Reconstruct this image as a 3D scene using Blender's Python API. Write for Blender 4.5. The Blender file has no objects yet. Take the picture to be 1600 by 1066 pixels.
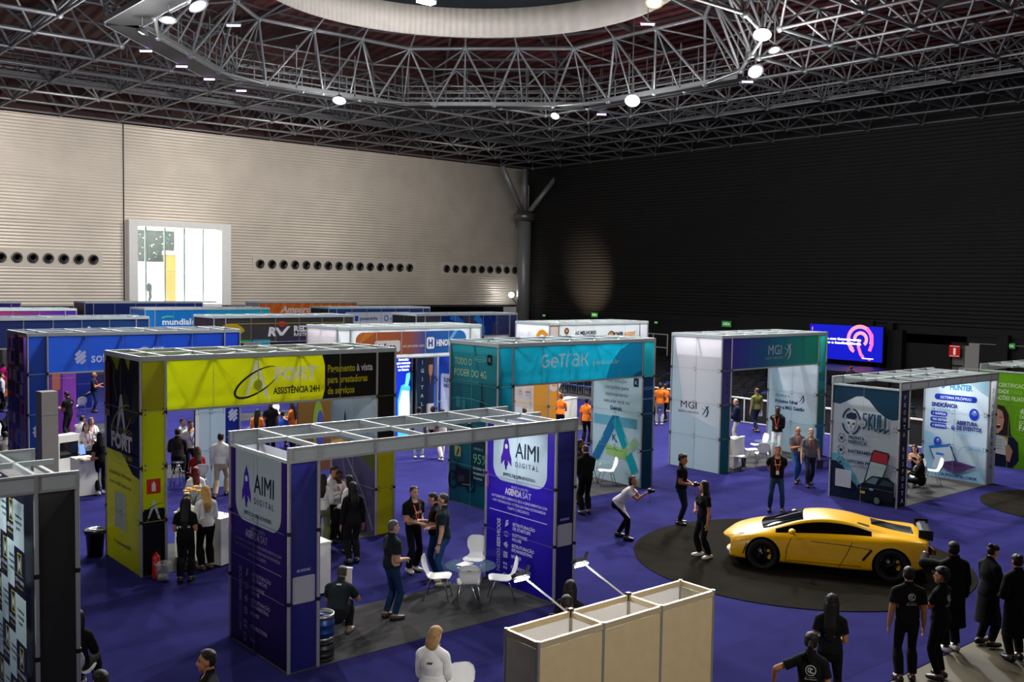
import bpy, bmesh, math, random
import numpy as np
from mathutils import Vector, Matrix
from mathutils.bvhtree import BVHTree
S = bpy.context.scene
COL = S.collection
rnd = random.Random(7)
R = math.radians

# ------------------------------------------------------------------ camera
FPX, CAM = 1549.09, Vector((0, 0, 6.0185))
PITCH, ROLL, YAW = 0.0593756, 0.01632, 0.703366
_fw = Vector((math.sin(YAW) * math.cos(PITCH), math.cos(YAW) * math.cos(PITCH), -math.sin(PITCH)))
_r0 = Vector((math.cos(YAW), -math.sin(YAW), 0))
_u0 = _r0.cross(_fw)
_rt = math.cos(ROLL) * _r0 + math.sin(ROLL) * _u0
_up = -math.sin(ROLL) * _r0 + math.cos(ROLL) * _u0
cd = bpy.data.cameras.new('camera')
cd.sensor_width = 36.0
cd.lens = FPX / 1600 * 36
cd.clip_end = 400
cam = bpy.data.objects.new('camera', cd)
COL.objects.link(cam)
cam.matrix_world = Matrix(((_rt.x, _up.x, -_fw.x, CAM.x), (_rt.y, _up.y, -_fw.y, CAM.y), (_rt.z, _up.z, -_fw.z, CAM.z), (0, 0, 0, 1)))
S.camera = cam


def at(px, py, z=0.0):
    """world point at height z that the photograph shows at (px, py)"""
    d = _fw * FPX + _rt * (px - 800) - _up * (py - 533)
    return CAM + d * ((z - CAM.z) / d.z)


def at_y(px, py, y):
    d = _fw * FPX + _rt * (px - 800) - _up * (py - 533)
    return CAM + d * (y / d.y)


def at_x(px, py, x):
    d = _fw * FPX + _rt * (px - 800) - _up * (py - 533)
    return CAM + d * (x / d.x)


# ------------------------------------------------------------------ world, exposure, hall lamps
S.view_settings.view_transform = 'Standard'
S.view_settings.look = 'None'
S.view_settings.gamma = 1
S.view_settings.use_curve_mapping = False
S.view_settings.exposure = 0.0
W = bpy.data.worlds.new('hall_air')
S.world = W
W.use_nodes = True
W.node_tree.nodes['Background'].inputs[0].default_value = (1.0, 0.96, 0.93, 1)
W.node_tree.nodes['Background'].inputs[1].default_value = 0.125
S.cycles.max_bounces = 6
S.cycles.diffuse_bounces = 3
S.cycles.glossy_bounces = 3
S.cycles.transmission_bounces = 6
S.cycles.transparent_max_bounces = 10
S.cycles.sample_clamp_indirect = 4.0
S.cycles.caustics_reflective = False
S.cycles.caustics_refractive = False


def spot(name, loc, aim, watt, col=(1, 1, 1), deg=120, blend=0.6, rad=0.25, parent=None):
    l = bpy.data.lights.new(name, 'SPOT')
    l.energy = watt
    l.color = col
    l.spot_size = R(deg)
    l.spot_blend = blend
    l.shadow_soft_size = rad
    o = bpy.data.objects.new(name, l)
    COL.objects.link(o)
    o.location = loc
    o.rotation_euler = (Vector(aim) - Vector(loc)).to_track_quat('-Z', 'Y').to_euler()
    if parent:
        o.parent = parent
        o.matrix_parent_inverse = parent.matrix_world.inverted()
    return o


# lamps of the hall that hang outside the frame (near half of the ring and over the gallery behind the camera), and added fills for booth panels
KW = 10000
for loc, aim, w, c in [((22.2, 24, 16.2), (16, 16, 0), .85, (1, .98, .96)), ((33.8, 24, 16.2), (26, 15, 0), .9, (1, .98, .96)),
                       ((14, 32.2, 16.2), (9, 27, 0), .9, (1, .98, .96)), ((14.0, 43.8, 16.2), (8, 42, 0), .9, (1, 1, 1)),
                       ((6, 22, 16.2), (4, 15, 0), .15, (1, .97, .95)), ((27, 9, 16.2), (21, 12, 0), .25, (1, .95, .88))]:
    spot('hall_lamp_light', loc, aim, w * KW, c)
    pl = bpy.data.lights.new('hall_lamp_spill', 'POINT')
    pl.energy = w * KW * .08; pl.shadow_soft_size = .3
    po = bpy.data.objects.new('hall_lamp_spill', pl); COL.objects.link(po); po.location = (loc[0], loc[1], 13.8)
for loc, aim, w, dg in [((8, -3, 11), (8.6, 7.6, 1.4), .34, 50), ((-9, 9, 9.5), (10, 15, 3.4), .42, 46), ((20, -4, 12), (17, 7, 0), .03, 100), ((15, 7, 13), (25.6, 14.7, 1.9), .16, 32)]:  # the left spot and the narrow last one are added to brighten booth panels
    spot('gallery_and_fill_light', loc, aim, w * KW, (1, .95, .9), dg, 1)
# added washes without fixtures that brighten the pale left wall
for x, w in [(6, .75), (19, .8), (33, .95), (48, .45)]:
    spot('added_wall_wash', (x, 58, 15.5), (x, 71.8, 8.5), w * 4000, (1, .95, .9), 130, 1)

# ------------------------------------------------------------------ helpers: objects
def prop(o, label=None, cat=None, group=None, kind=None):
    if label: o['label'] = label
    if cat: o['category'] = cat
    if group: o['group'] = group
    if kind: o['kind'] = kind
    return o


def empty(name, loc=(0, 0, 0), rz=0.0, label=None, cat=None, group=None):
    o = bpy.data.objects.new(name, None)
    COL.objects.link(o)
    o.empty_display_size = 0.2
    o.location = loc
    o.rotation_euler = (0, 0, rz)
    return prop(o, label, cat, group)


def copy_tree(o, loc, rz, label, parent=None):
    c = o.copy()
    COL.objects.link(c)
    if parent is None:
        c.location = loc
        c.rotation_euler = (0, 0, rz)
        if label: c['label'] = label
    else:
        c.parent = parent
    for ch in list(o.children):
        copy_tree(ch, None, None, None, c)
    return c


# ------------------------------------------------------------------ helpers: materials
def lin(c):
    if isinstance(c, str):
        if len(c) == 4: c = '#' + ''.join(q * 2 for q in c[1:])
        c = [int(c[i:i + 2], 16) / 255 for i in (1, 3, 5)]
    return tuple(x / 12.92 if x <= 0.04045 else ((x + 0.055) / 1.055) ** 2.4 for x in c)


_M = {}


def mat(name, c='#808080', rough=0.5, metal=0.0, noise=0.0, nscale=8.0, bump=0.0, bscale=60.0, emit=0.0, alpha=None, coat=0.0, trans=0.0, ior=1.45, stripe=None, spec=None):
    if name in _M: return _M[name]
    m = bpy.data.materials.new(name)
    m.use_nodes = True
    nt = m.node_tree
    b = nt.nodes['Principled BSDF']
    col = lin(c)
    b.inputs['Base Color'].default_value = (*col, 1)
    b.inputs['Roughness'].default_value = rough
    b.inputs['Metallic'].default_value = metal
    if spec is not None: b.inputs['Specular IOR Level'].default_value = spec
    b.inputs['IOR'].default_value = ior
    if coat:
        b.inputs['Coat Weight'].default_value = coat
        b.inputs['Coat Roughness'].default_value = 0.03
    if trans: b.inputs['Transmission Weight'].default_value = trans
    if alpha is not None: b.inputs['Alpha'].default_value = alpha
    if emit:
        b.inputs['Emission Color'].default_value = (*col, 1)
        b.inputs['Emission Strength'].default_value = emit
    tc = nt.nodes.new('ShaderNodeTexCoord')
    src = None
    if noise:
        n = nt.nodes.new('ShaderNodeTexNoise')
        n.inputs['Scale'].default_value = nscale
        n.inputs['Detail'].default_value = 4
        nt.links.new(tc.outputs['Object'], n.inputs['Vector'])
        r = nt.nodes.new('ShaderNodeMapRange')
        r.inputs[1].default_value, r.inputs[2].default_value = .3, .7
        r.inputs[3].default_value, r.inputs[4].default_value = 1 - noise, 1 + noise
        nt.links.new(n.outputs['Fac'], r.inputs[0])
        x = nt.nodes.new('ShaderNodeVectorMath')
        x.operation = 'SCALE'
        x.inputs[0].default_value = col
        nt.links.new(r.outputs[0], x.inputs['Scale'])
        nt.links.new(x.outputs[0], b.inputs['Base Color'])
        src = x
    if stripe:  # (axis, period, bump strength, colour contrast)
        ax, per, st, con = stripe
        sp = nt.nodes.new('ShaderNodeSeparateXYZ')
        nt.links.new(tc.outputs['Object'], sp.inputs[0])
        mu = nt.nodes.new('ShaderNodeMath'); mu.operation = 'MULTIPLY'
        mu.inputs[1].default_value = 2 * math.pi / per
        nt.links.new(sp.outputs[ax], mu.inputs[0])
        si = nt.nodes.new('ShaderNodeMath'); si.operation = 'SINE'
        nt.links.new(mu.outputs[0], si.inputs[0])
        if st:
            bu = nt.nodes.new('ShaderNodeBump')
            bu.inputs['Strength'].default_value = st
            bu.inputs['Distance'].default_value = per * .3
            nt.links.new(si.outputs[0], bu.inputs['Height'])
            nt.links.new(bu.outputs[0], b.inputs['Normal'])
        if con and src:
            r2 = nt.nodes.new('ShaderNodeMapRange')
            r2.inputs[1].default_value, r2.inputs[2].default_value = -1, 1
            r2.inputs[3].default_value, r2.inputs[4].default_value = 1 - con, 1 + con
            nt.links.new(si.outputs[0], r2.inputs[0])
            y = nt.nodes.new('ShaderNodeVectorMath'); y.operation = 'SCALE'
            nt.links.new(src.outputs[0], y.inputs[0])
            nt.links.new(r2.outputs[0], y.inputs['Scale'])
            nt.links.new(y.outputs[0], b.inputs['Base Color'])
    elif bump:
        n2 = nt.nodes.new('ShaderNodeTexNoise')
        n2.inputs['Scale'].default_value = bscale
        nt.links.new(tc.outputs['Object'], n2.inputs['Vector'])
        bu = nt.nodes.new('ShaderNodeBump')
        bu.inputs['Strength'].default_value = bump
        bu.inputs['Distance'].default_value = 0.01
        nt.links.new(n2.outputs['Fac'], bu.inputs['Height'])
        nt.links.new(bu.outputs[0], b.inputs['Normal'])
    _M[name] = m
    return m


def print_mat(name, translucent=0.0, emit=0.0, rough=0.32):
    if name in _M: return _M[name]
    m = bpy.data.materials.new(name)
    m.use_nodes = True
    nt = m.node_tree
    b = nt.nodes['Principled BSDF']
    a = nt.nodes.new('ShaderNodeVertexColor')
    a.layer_name = 'Col'
    tc = nt.nodes.new('ShaderNodeTexCoord')
    n = nt.nodes.new('ShaderNodeTexNoise')
    n.inputs['Scale'].default_value = 3.0
    nt.links.new(tc.outputs['Object'], n.inputs['Vector'])
    bu = nt.nodes.new('ShaderNodeBump')
    bu.inputs['Strength'].default_value = 0.12
    bu.inputs['Distance'].default_value = 0.03
    nt.links.new(n.outputs['Fac'], bu.inputs['Height'])
    nt.links.new(bu.outputs[0], b.inputs['Normal'])
    b.inputs['Roughness'].default_value = rough
    b.inputs['Specular IOR Level'].default_value = 0.35
    nt.links.new(a.outputs['Color'], b.inputs['Base Color'])
    if emit:
        nt.links.new(a.outputs['Color'], b.inputs['Emission Color'])
        b.inputs['Emission Strength'].default_value = emit
    if translucent:
        t = nt.nodes.new('ShaderNodeBsdfTranslucent')
        nt.links.new(a.outputs['Color'], t.inputs['Color'])
        mx = nt.nodes.new('ShaderNodeMixShader')
        mx.inputs[0].default_value = translucent
        nt.links.new(b.outputs[0], mx.inputs[1])
        nt.links.new(t.outputs[0], mx.inputs[2])
        nt.links.new(mx.outputs[0], nt.nodes['Material Output'].inputs[0])
    _M[name] = m
    return m


ALU = mat('aluminium', '#b4b6b8', .38, .75, .06, 20)
ALUW = mat('pale_aluminium_board', '#aab4b6', .5, .1, .05, 4)
STEEL = mat('chrome_steel', '#c8cacc', .16, 1.0)
WHITE = mat('white_laminate', '#e4e4e2', .4, 0, .03, 6)
BLACK = mat('black_plastic', '#0c0c0d', .4)
VINYL = print_mat('printed_vinyl', .42)
BOARD = print_mat('printed_board', 0.0)
SCREEN = print_mat('led_screen', 0, 2.2)
GLASS = mat('clear_glass', '#7fa8a4', .03, 0, alpha=.16, spec=.5)


# ------------------------------------------------------------------ helpers: meshes
class MB:
    def __init__(s):
        s.v, s.f, s.m, s.c, s.sm = [], [], [], [], []

    def add(s, vs, fs, m=0, col=None, smooth=False):
        o = len(s.v)
        s.v.extend([tuple(p) for p in vs])
        for k, f in enumerate(fs):
            s.f.append([i + o for i in f])
            s.m.append(m)
            s.sm.append(smooth)
            if col is None: s.c.append(None)
            elif callable(col): s.c.append([col(vs[i]) for i in f])
            elif isinstance(col, list): s.c.append([col[i] for i in f])
            else: s.c.append([col] * len(f))
        return s

    def box(s, c, d, m=0, rot=None, rz=0.0):
        c = Vector(c)
        M = rot if rot is not None else Matrix.Rotation(rz, 3, 'Z')
        P = [c + M @ Vector((x * d[0] / 2, y * d[1] / 2, z * d[2] / 2)) for x in (-1, 1) for y in (-1, 1) for z in (-1, 1)]
        return s.add(P, [(0, 1, 3, 2), (4, 6, 7, 5), (0, 4, 5, 1), (2, 3, 7, 6), (0, 2, 6, 4), (1, 5, 7, 3)], m)

    def bar(s, p, q, w, h=None, m=0, up=(0, 0, 1)):
        p, q = Vector(p), Vector(q)
        d = q - p
        L = d.length
        if L < 1e-6: return s
        d /= L
        u = Vector(up)
        x = d.cross(u)
        if x.length < 1e-4: x = d.cross(Vector((1, 0, 0)))
        x.normalize()
        z = x.cross(d)
        M = Matrix((x, d, z)).transposed()
        return s.box((p + q) / 2, (w, L, h or w), m, M)

    def tube(s, pts, rad, seg=8, m=0, ref=(1, 0, 0), caps=True, smooth=True, dome=False):
        """pts with radii: number or (rx, ry) each; rx along ref"""
        pts = [Vector(p) for p in pts]
        n = len(pts)
        rad = rad if isinstance(rad, (list, tuple)) and len(rad) == n else [rad] * n
        rad = [r if isinstance(r, (list, tuple)) else (r, r) for r in rad]
        tan = [(pts[min(i + 1, n - 1)] - pts[max(i - 1, 0)]).normalized() for i in range(n)]
        if dome:
            a, b = [], []
            ra, rb = min(rad[0]), min(rad[-1])
            A, B = [], []
            for k in (80, 55, 28):
                A.append((pts[0] - tan[0] * ra * math.sin(R(k)), tuple(x * math.cos(R(k)) for x in rad[0]), tan[0]))
                B.insert(0, (pts[-1] + tan[-1] * rb * math.sin(R(k)), tuple(x * math.cos(R(k)) for x in rad[-1]), tan[-1]))
            allr = A + list(zip(pts, rad, tan)) + B
        else:
            allr = list(zip(pts, rad, tan))
        V, prev = [], Vector(ref)
        for p, r, t in allr:
            x = prev - t * prev.dot(t)
            if x.length < 1e-3:
                x = Vector((0, 1, 0)) - t * t.y
                if x.length < 1e-3: x = Vector((1, 0, 0)) - t * t.x
            x.normalize()
            prev = x
            y = t.cross(x)
            for k in range(seg):
                a = 2 * math.pi * k / seg
                V.append(p + x * (r[0] * math.cos(a)) + y * (r[1] * math.sin(a)))
        F = []
        N = len(allr)
        for i in range(N - 1):
            for k in range(seg):
                k2 = (k + 1) % seg
                F.append((i * seg + k, i * seg + k2, (i + 1) * seg + k2, (i + 1) * seg + k))
        if caps:
            F.append(tuple(range(seg))[::-1])
            F.append(tuple((N - 1) * seg + k for k in range(seg)))
        return s.add(V, F, m, None, smooth)

    def lathe(s, prof, c=(0, 0, 0), seg=24, m=0, smooth=True, axis=None, caps=True):
        V, F = [], []
        c = Vector(c)
        for r, z in prof:
            for k in range(seg):
                a = 2 * math.pi * k / seg
                p = Vector((r * math.cos(a), r * math.sin(a), z))
                V.append(c + (axis @ p if axis is not None else p))
        for i in range(len(prof) - 1):
            for k in range(seg):
                k2 = (k + 1) % seg
                F.append((i * seg + k, i * seg + k2, (i + 1) * seg + k2, (i + 1) * seg + k))
        caps = caps and prof[0] != prof[-1]
        if caps and prof[0][0] > 0: F.append(tuple(range(seg))[::-1])
        if caps and prof[-1][0] > 0: F.append(tuple((len(prof) - 1) * seg + k for k in range(seg)))
        return s.add(V, F, m, None, smooth)

    def ball(s, c, r, seg=14, rings=8, m=0, rot=None):
        r = r if isinstance(r, (tuple, list)) else (r, r, r)
        c = Vector(c)
        V, F = [], []
        for i in range(1, rings):
            t = math.pi * i / rings
            for k in range(seg):
                a = 2 * math.pi * k / seg
                p = Vector((r[0] * math.sin(t) * math.cos(a), r[1] * math.sin(t) * math.sin(a), r[2] * math.cos(t)))
                V.append(c + (rot @ p if rot is not None else p))
        top = len(V)
        for sg in (1, -1):
            p = Vector((0, 0, sg * r[2]))
            V.append(c + (rot @ p if rot is not None else p))
        for i in range(rings - 2):
            for k in range(seg):
                k2 = (k + 1) % seg
                F.append((i * seg + k, (i + 1) * seg + k, (i + 1) * seg + k2, i * seg + k2))
        for k in range(seg):
            k2 = (k + 1) % seg
            F.append((top, k, k2))
            F.append((top + 1, (rings - 2) * seg + k2, (rings - 2) * seg + k))
        return s.add(V, F, m, None, True)

    def prism(s, pts, z0, z1, m=0):
        n = len(pts)
        V = [(x, y, z0) for x, y in pts] + [(x, y, z1) for x, y in pts]
        F = [tuple(range(n))[::-1], tuple(range(n, 2 * n))] + [(i, (i + 1) % n, n + (i + 1) % n, n + i) for i in range(n)]
        return s.add(V, F, m)

    def mesh(s, name):
        me = bpy.data.meshes.new(name)
        me.from_pydata(s.v, [], s.f)
        me.polygons.foreach_set('material_index', s.m)
        me.polygons.foreach_set('use_smooth', s.sm)
        if any(c is not None for c in s.c):
            a = me.color_attributes.new('Col', 'FLOAT_COLOR', 'CORNER')
            flat = []
            for f, c in zip(s.f, s.c):
                if c is None: flat.extend([.8, .8, .8, 1] * len(f))
                else:
                    for q in c: flat.extend((*q, 1))
            a.data.foreach_set('color', flat)
        me.update()
        return me

    def build(s, name, mats, parent=None, loc=None, rz=None):
        me = s.mesh(name)
        for m in (mats if isinstance(mats, (list, tuple)) else [mats]): me.materials.append(m)
        o = bpy.data.objects.new(name, me)
        COL.objects.link(o)
        if parent: o.parent = parent
        if loc is not None: o.location = loc
        if rz is not None: o.rotation_euler = (0, 0, rz)
        return o


def struct(name, mb, mats, parent=None):
    o = mb.build(name, mats, parent)
    if parent is None: o['kind'] = 'structure'
    return o


def evaluated(o):
    dg = bpy.context.evaluated_depsgraph_get()
    dg.update()
    return bpy.data.meshes.new_from_object(o.evaluated_get(dg))


_TX = {}


def text2d(s, bold=0.0):
    """verts, faces, width of a line of lettering with capital height 1"""
    k = (s, bold)
    if k in _TX: return _TX[k]
    cu = bpy.data.curves.new('lettering', 'FONT')
    cu.body = s
    cu.offset = bold
    cu.resolution_u = 2
    o = bpy.data.objects.new('lettering', cu)
    COL.objects.link(o)
    me = evaluated(o)
    vs = [(v.co.x / .7, v.co.y / .7) for v in me.vertices]
    fs = [tuple(p.vertices) for p in me.polygons]
    bpy.data.objects.remove(o)
    bpy.data.curves.remove(cu)
    bpy.data.meshes.remove(me)
    w = max((v[0] for v in vs), default=0)
    _TX[k] = (vs, fs, w)
    return _TX[k]


class Art:
    """a printed face: flat inks in metres, x right, y up"""
    def __init__(s, w, h, bg='#ffffff', bg2=None, hor=False):
        s.w, s.h, s.it = w, h, []
        s.grad(0, 0, w, h, bg, bg2 or bg, hor)

    def poly(s, pts, c, faces=None):
        c = lin(c) if isinstance(c, (str, tuple)) else c
        s.it.append((pts, faces or [tuple(range(len(pts)))], c))
        return s

    def grad(s, x, y, w, h, c, c2, hor=False):
        a, b = lin(c), lin(c2)
        P = [(x, y), (x + w, y), (x + w, y + h), (x, y + h)]
        s.it.append((P, [(0, 1, 2, 3)], [a, b, b, a] if hor else [b, b, a, a]))  # c is left / top
        return s

    def rect(s, x, y, w, h, c): return s.poly([(x, y), (x + w, y), (x + w, y + h), (x, y + h)], c)

    def rrect(s, x, y, w, h, r, c, tl=1, tr=1, br=1, bl=1):
        P = []
        for cx, cy, a0, on in ((x + w - r, y + h - r, 0, tr), (x + r, y + h - r, 90, tl), (x + r, y + r, 180, bl), (x + w - r, y + r, 270, br)):
            if on: P += [(cx + r * math.cos(R(a0 + k * 15)), cy + r * math.sin(R(a0 + k * 15))) for k in range(7)]
            else: P.append((cx + r * (1 if a0 in (0, 270) else -1), cy + r * (1 if a0 in (0, 90) else -1)))
        return s.poly(P, c)

    def ell(s, x, y, rx, ry, c, n=28):
        return s.poly([(x + rx * math.cos(2 * math.pi * k / n), y + ry * math.sin(2 * math.pi * k / n)) for k in range(n)], c)

    def stroke(s, pts, w, c, closed=False):
        n = len(pts)
        L, Rr = [], []
        for i, p in enumerate(pts):
            a = pts[(i - 1) % n] if closed or i else p
            b = pts[(i + 1) % n] if closed or i < n - 1 else p
            dx, dy = b[0] - a[0], b[1] - a[1]
            q = math.hypot(dx, dy) or 1
            ww = w[i] if isinstance(w, list) else w
            nx, ny = -dy / q * ww / 2, dx / q * ww / 2
            L.append((p[0] + nx, p[1] + ny)); Rr.append((p[0] - nx, p[1] - ny))
        F = [(i, n + i, n + (i + 1) % n, (i + 1) % n) for i in range(n if closed else n - 1)]
        return s.poly(L + Rr, c, F)

    def arc(s, x, y, rx, ry, w, c, a0=0, a1=360, rot=0, taper=False):
        n = max(6, int(abs(a1 - a0) / 10))
        cr, sr = math.cos(R(rot)), math.sin(R(rot))
        P = []
        for k in range(n + 1):
            a = R(a0 + (a1 - a0) * k / n)
            ex, ey = rx * math.cos(a), ry * math.sin(a)
            P.append((x + ex * cr - ey * sr, y + ex * sr + ey * cr))
        ww = [w * (.25 + .75 * math.sin(math.pi * k / n)) for k in range(n + 1)] if taper else w
        return s.stroke(P, ww, c)

    def text(s, x, y, t, h, c, align='L', bold=0.0, rot=0, sx=1.0, skew=0.0):
        vs, fs, w = text2d(t, bold)
        if not vs: return s
        off = {'L': 0, 'C': -w / 2, 'R': -w}[align]
        cr, sr = math.cos(R(rot)), math.sin(R(rot))
        P = []
        for a, b in vs:
            a, b = (a + off + skew * b) * h * sx, b * h
            P.append((x + a * cr - b * sr, y + a * sr + b * cr))
        return s.poly(P, c, fs)

    def fit(s, x, y, t, h, w, c, align='L', bold=0.0, rot=0, skew=0.0):
        """line of lettering stretched to width w"""
        _, _, w0 = text2d(t, bold)
        return s.text(x, y, t, h, c, align, bold, rot, w / (w0 * h), skew)

    def seams(s, xs=(), ys=(), c='#aeb4b8', w=.014, dots=True):
        for x in xs: s.rect(x - w / 2, 0, w, s.h, c)
        for y in ys: s.rect(0, y - w / 2, s.w, w, c)
        if dots:
            for y in ys:
                for x in list(xs) + [.04, s.w - .04]:
                    for a, b in ((-.035, .05), (.035, .05), (-.035, -.05), (.035, -.05)):
                        if 0 < x + a < s.w: s.rect(x + a - .012, y + b - .016, .024, .032, '#2a2c30')
        return s

    def put(s, mb, org, u, v=(0, 0, 1), m=0, step=.0016):
        org, u, v = Vector(org), Vector(u), Vector(v)
        n = u.cross(v)
        for k, (pts, fs, c) in enumerate(s.it):
            o = org + n * (step * k)
            mb.add([o + u * p[0] + v * p[1] for p in pts], fs, m, c)
        return mb

# ------------------------------------------------------------------ the hall: floor, walls, ceiling
XW, YW, ZT = 62.6, 71.8, 16.7
CONC = mat('pale_concrete', '#524b39', .75, 0, .1, .8, .1, 30)
DARKFLOOR = mat('dark_floor', '#2c2c30', .7, 0, .15, .7)


def carpet_mat(name, c, c2, strip, ax):
    m = mat(name, c, .95, 0, .14, 1.6, spec=.02)
    nt = m.node_tree
    b = nt.nodes['Principled BSDF']
    lk = b.inputs['Base Color'].links[0]
    src = lk.from_socket
    tc = nt.nodes.new('ShaderNodeTexCoord')
    sp = nt.nodes.new('ShaderNodeSeparateXYZ')
    nt.links.new(tc.outputs['Object'], sp.inputs[0])
    mo = nt.nodes.new('ShaderNodeMath'); mo.operation = 'MODULO'; mo.inputs[1].default_value = strip
    ad = nt.nodes.new('ShaderNodeMath'); ad.inputs[1].default_value = 200.0
    nt.links.new(sp.outputs[ax], ad.inputs[0])
    nt.links.new(ad.outputs[0], mo.inputs[0])
    lt = nt.nodes.new('ShaderNodeMath'); lt.operation = 'LESS_THAN'; lt.inputs[1].default_value = .02
    nt.links.new(mo.outputs[0], lt.inputs[0])
    lt2 = nt.nodes.new('ShaderNodeMath'); lt2.operation = 'LESS_THAN'; lt2.inputs[1].default_value = strip / 2
    nt.links.new(mo.outputs[0], lt2.inputs[0])
    mr = nt.nodes.new('ShaderNodeMapRange'); mr.inputs[3].default_value = 1.0; mr.inputs[4].default_value = .9
    nt.links.new(lt2.outputs[0], mr.inputs[0])
    sb = nt.nodes.new('ShaderNodeMath'); sb.operation = 'MULTIPLY_ADD'; sb.inputs[1].default_value = -.3
    nt.links.new(lt.outputs[0], sb.inputs[0]); nt.links.new(mr.outputs[0], sb.inputs[2])
    n = nt.nodes.new('ShaderNodeTexNoise'); n.inputs['Scale'].default_value = 260
    nt.links.new(tc.outputs['Object'], n.inputs['Vector'])
    mr2 = nt.nodes.new('ShaderNodeMapRange'); mr2.inputs[1].default_value = .3; mr2.inputs[2].default_value = .7; mr2.inputs[3].default_value = .8; mr2.inputs[4].default_value = 1.2
    nt.links.new(n.outputs['Fac'], mr2.inputs[0])
    mm = nt.nodes.new('ShaderNodeMath'); mm.operation = 'MULTIPLY'
    nt.links.new(sb.outputs[0], mm.inputs[0]); nt.links.new(mr2.outputs[0], mm.inputs[1])
    sc = nt.nodes.new('ShaderNodeVectorMath'); sc.operation = 'SCALE'
    nt.links.new(src, sc.inputs[0]); nt.links.new(mm.outputs[0], sc.inputs['Scale'])
    nt.links.new(sc.outputs[0], b.inputs['Base Color'])
    return m


BLUE = carpet_mat('violet_blue_carpet', '#27265a', 0, 4.0, 1)
GREY = carpet_mat('grey_carpet', '#434345', 0, 2.0, 1)
BROWN = carpet_mat('charcoal_carpet', '#1d1b17', 0, 2.0, 1)

f = MB().box((12, 33, -.26), (104, 80, .5))
struct('floor', f, CONC)
f = MB().box((3.0, 39.675, -.006), (66, 64.25, .012))
o = struct('floor_carpet', f, BLUE)
f = MB().box((49.3, 32, -.004), (26.6, 79.5, .012))
struct('floor_seating_area', f, DARKFLOOR)

WALLP = mat('pale_ribbed_cladding', '#d2c8ba', .42, .25, .07, .5, stripe=(2, .22, .25, .035))
WALLB = mat('black_ribbed_cladding', '#1d1d1d', .6, 0, .12, .4, stripe=(2, .26, .5, .10))
DARK = mat('dark_wall_paint', '#1b1b1e', .7, 0, .1, 2)
SEAM = mat('dark_joint', '#4a4640', .7)

wx0, wx1, wz0, wz1 = 24.75, 32.35, 3.95, 10.0
w = MB()
for a, b, c, d in ((-40, wx0, 3.88, ZT), (wx1, XW, 3.88, ZT), (wx0, wx1, wz1, ZT)):
    w.box(((a + b) / 2, YW + .2, (c + d) / 2), (b - a, .4, d - c))
for x in (24.6,): w.box((x, YW - .01, 10.3), (.09, .04, 12.8), 1)
for z in (6.4, 9.6, 12.6): w.box((11.5, YW - .005, z), (102, .02, .03), 2)
struct('wall_left', w, [WALLP, SEAM, mat('pale_joint', '#d8cfc0', .5)])
w = MB().box((11.3, YW + 3.2, 1.95), (102, .3, 4.4)).box((11.3, YW + 1.7, 3.78), (102, 3.4, .2))
struct('wall_left_recess', w, DARK)
w = MB()
w.box((XW + .2, 30, 10.2), (.4, 84, 13.4), 0)
w.box((XW + .12, 30, 3.3), (.5, 84, .5), 1)
struct('wall_right', w, [WALLB, DARK])
w = MB()
w.box((XW + .1, 51.2, 1.55), (.3, 42, 3.1), 0).box((XW + .1, 31.7, 2.8), (.3, 5, .7), 0)
w.box((XW + .1, 12, 2.9), (.3, 44, .5), 0)
for y in (26.8, 33.6): w.box((XW - .3, y, 1.6), (.6, .7, 3.3), 0)
w.box((XW + .1, 26.8, 1.3), (.3, 3.2, 2.6), 0)
w.box((XW - .4, 34.1, 1.9), (.5, .35, 3.6), 0)
w.box((XW - .25, 41, 1.9), (.3, 11, 3.8), 0)
struct('wall_right_base', w, DARK)


def door(n, y0, y1, leaves):
    g = MB()
    lw = (y1 - y0) / leaves
    for i in range(leaves): g.box((XW + .18, y0 + lw * (i + .5), 1.2), (.08, lw - .03, 2.45))
    d = struct('door_%d' % n, g, mat('grey_steel_door', '#8a8684', .5, .2, .08, 3))
    for i in range(leaves):
        b = MB().bar((XW + .04, y0 + lw * i + .12, 1.15), (XW + .04, y0 + lw * (i + 1) - .12, 1.15), .05, .07)
        b.bar((XW + .12, y0 + lw * i + .14, 1.15), (XW + .03, y0 + lw * i + .14, 1.15), .04).bar((XW + .12, y0 + lw * (i + 1) - .14, 1.15), (XW + .03, y0 + lw * (i + 1) - .14, 1.15), .04)
        b.build('push_bar', BLACK, d)


door(1, 29.4, 33.3, 3)
door(2, 20.4, 25.9, 4)
door(3, 52.0, 56.6, 4)
door(4, 57.4, 60.4, 2)

# gallery window with the bright foyer behind it
FW = mat('white_paint', '#ececea', .5, 0, .03, 3)
g = MB()
for a, b, c, d in ((wx0, wx0 + .62, wz0, wz1), (wx1 - .72, wx1, wz0, wz1), (wx0 + .62, wx1 - .72, wz1 - .42, wz1), (wx0 + .62, wx1 - .72, wz0 - .2, wz0 + .08)):
    g.box(((a + b) / 2, YW - .2, (c + d) / 2), (b - a, .9, d - c))
win = struct('window_1', g, FW)
for x in (26.25, 27.65, 29.1, 30.55):
    MB().box((x, YW + .3, 6.85), (.1, .16, 5.7)).build('mullion', mat('green_grey_steel', '#8fa59c', .4, .4), win)
MB().box(((wx0 + wx1) / 2, YW + .34, 6.85), (7, .03, 5.6)).build('pane', mat('foyer_glass', '#f2fffb', .02, 0, alpha=.08, spec=.6), win)
g = MB()
g.box((30, YW + 14.2, 8), (24, .2, 9)).box((30, YW + 7.3, 3.9), (24, 14, .2), 1).box((30, YW + 7.3, 11.6), (24, 14, .2))
g.box((18, YW + 7.3, 8), (.2, 14, 9)).box((42, YW + 7.3, 8), (.2, 14, 9))
struct('wall_foyer', g, [FW, mat('foyer_floor', '#e0ddd6', .3)])
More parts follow.
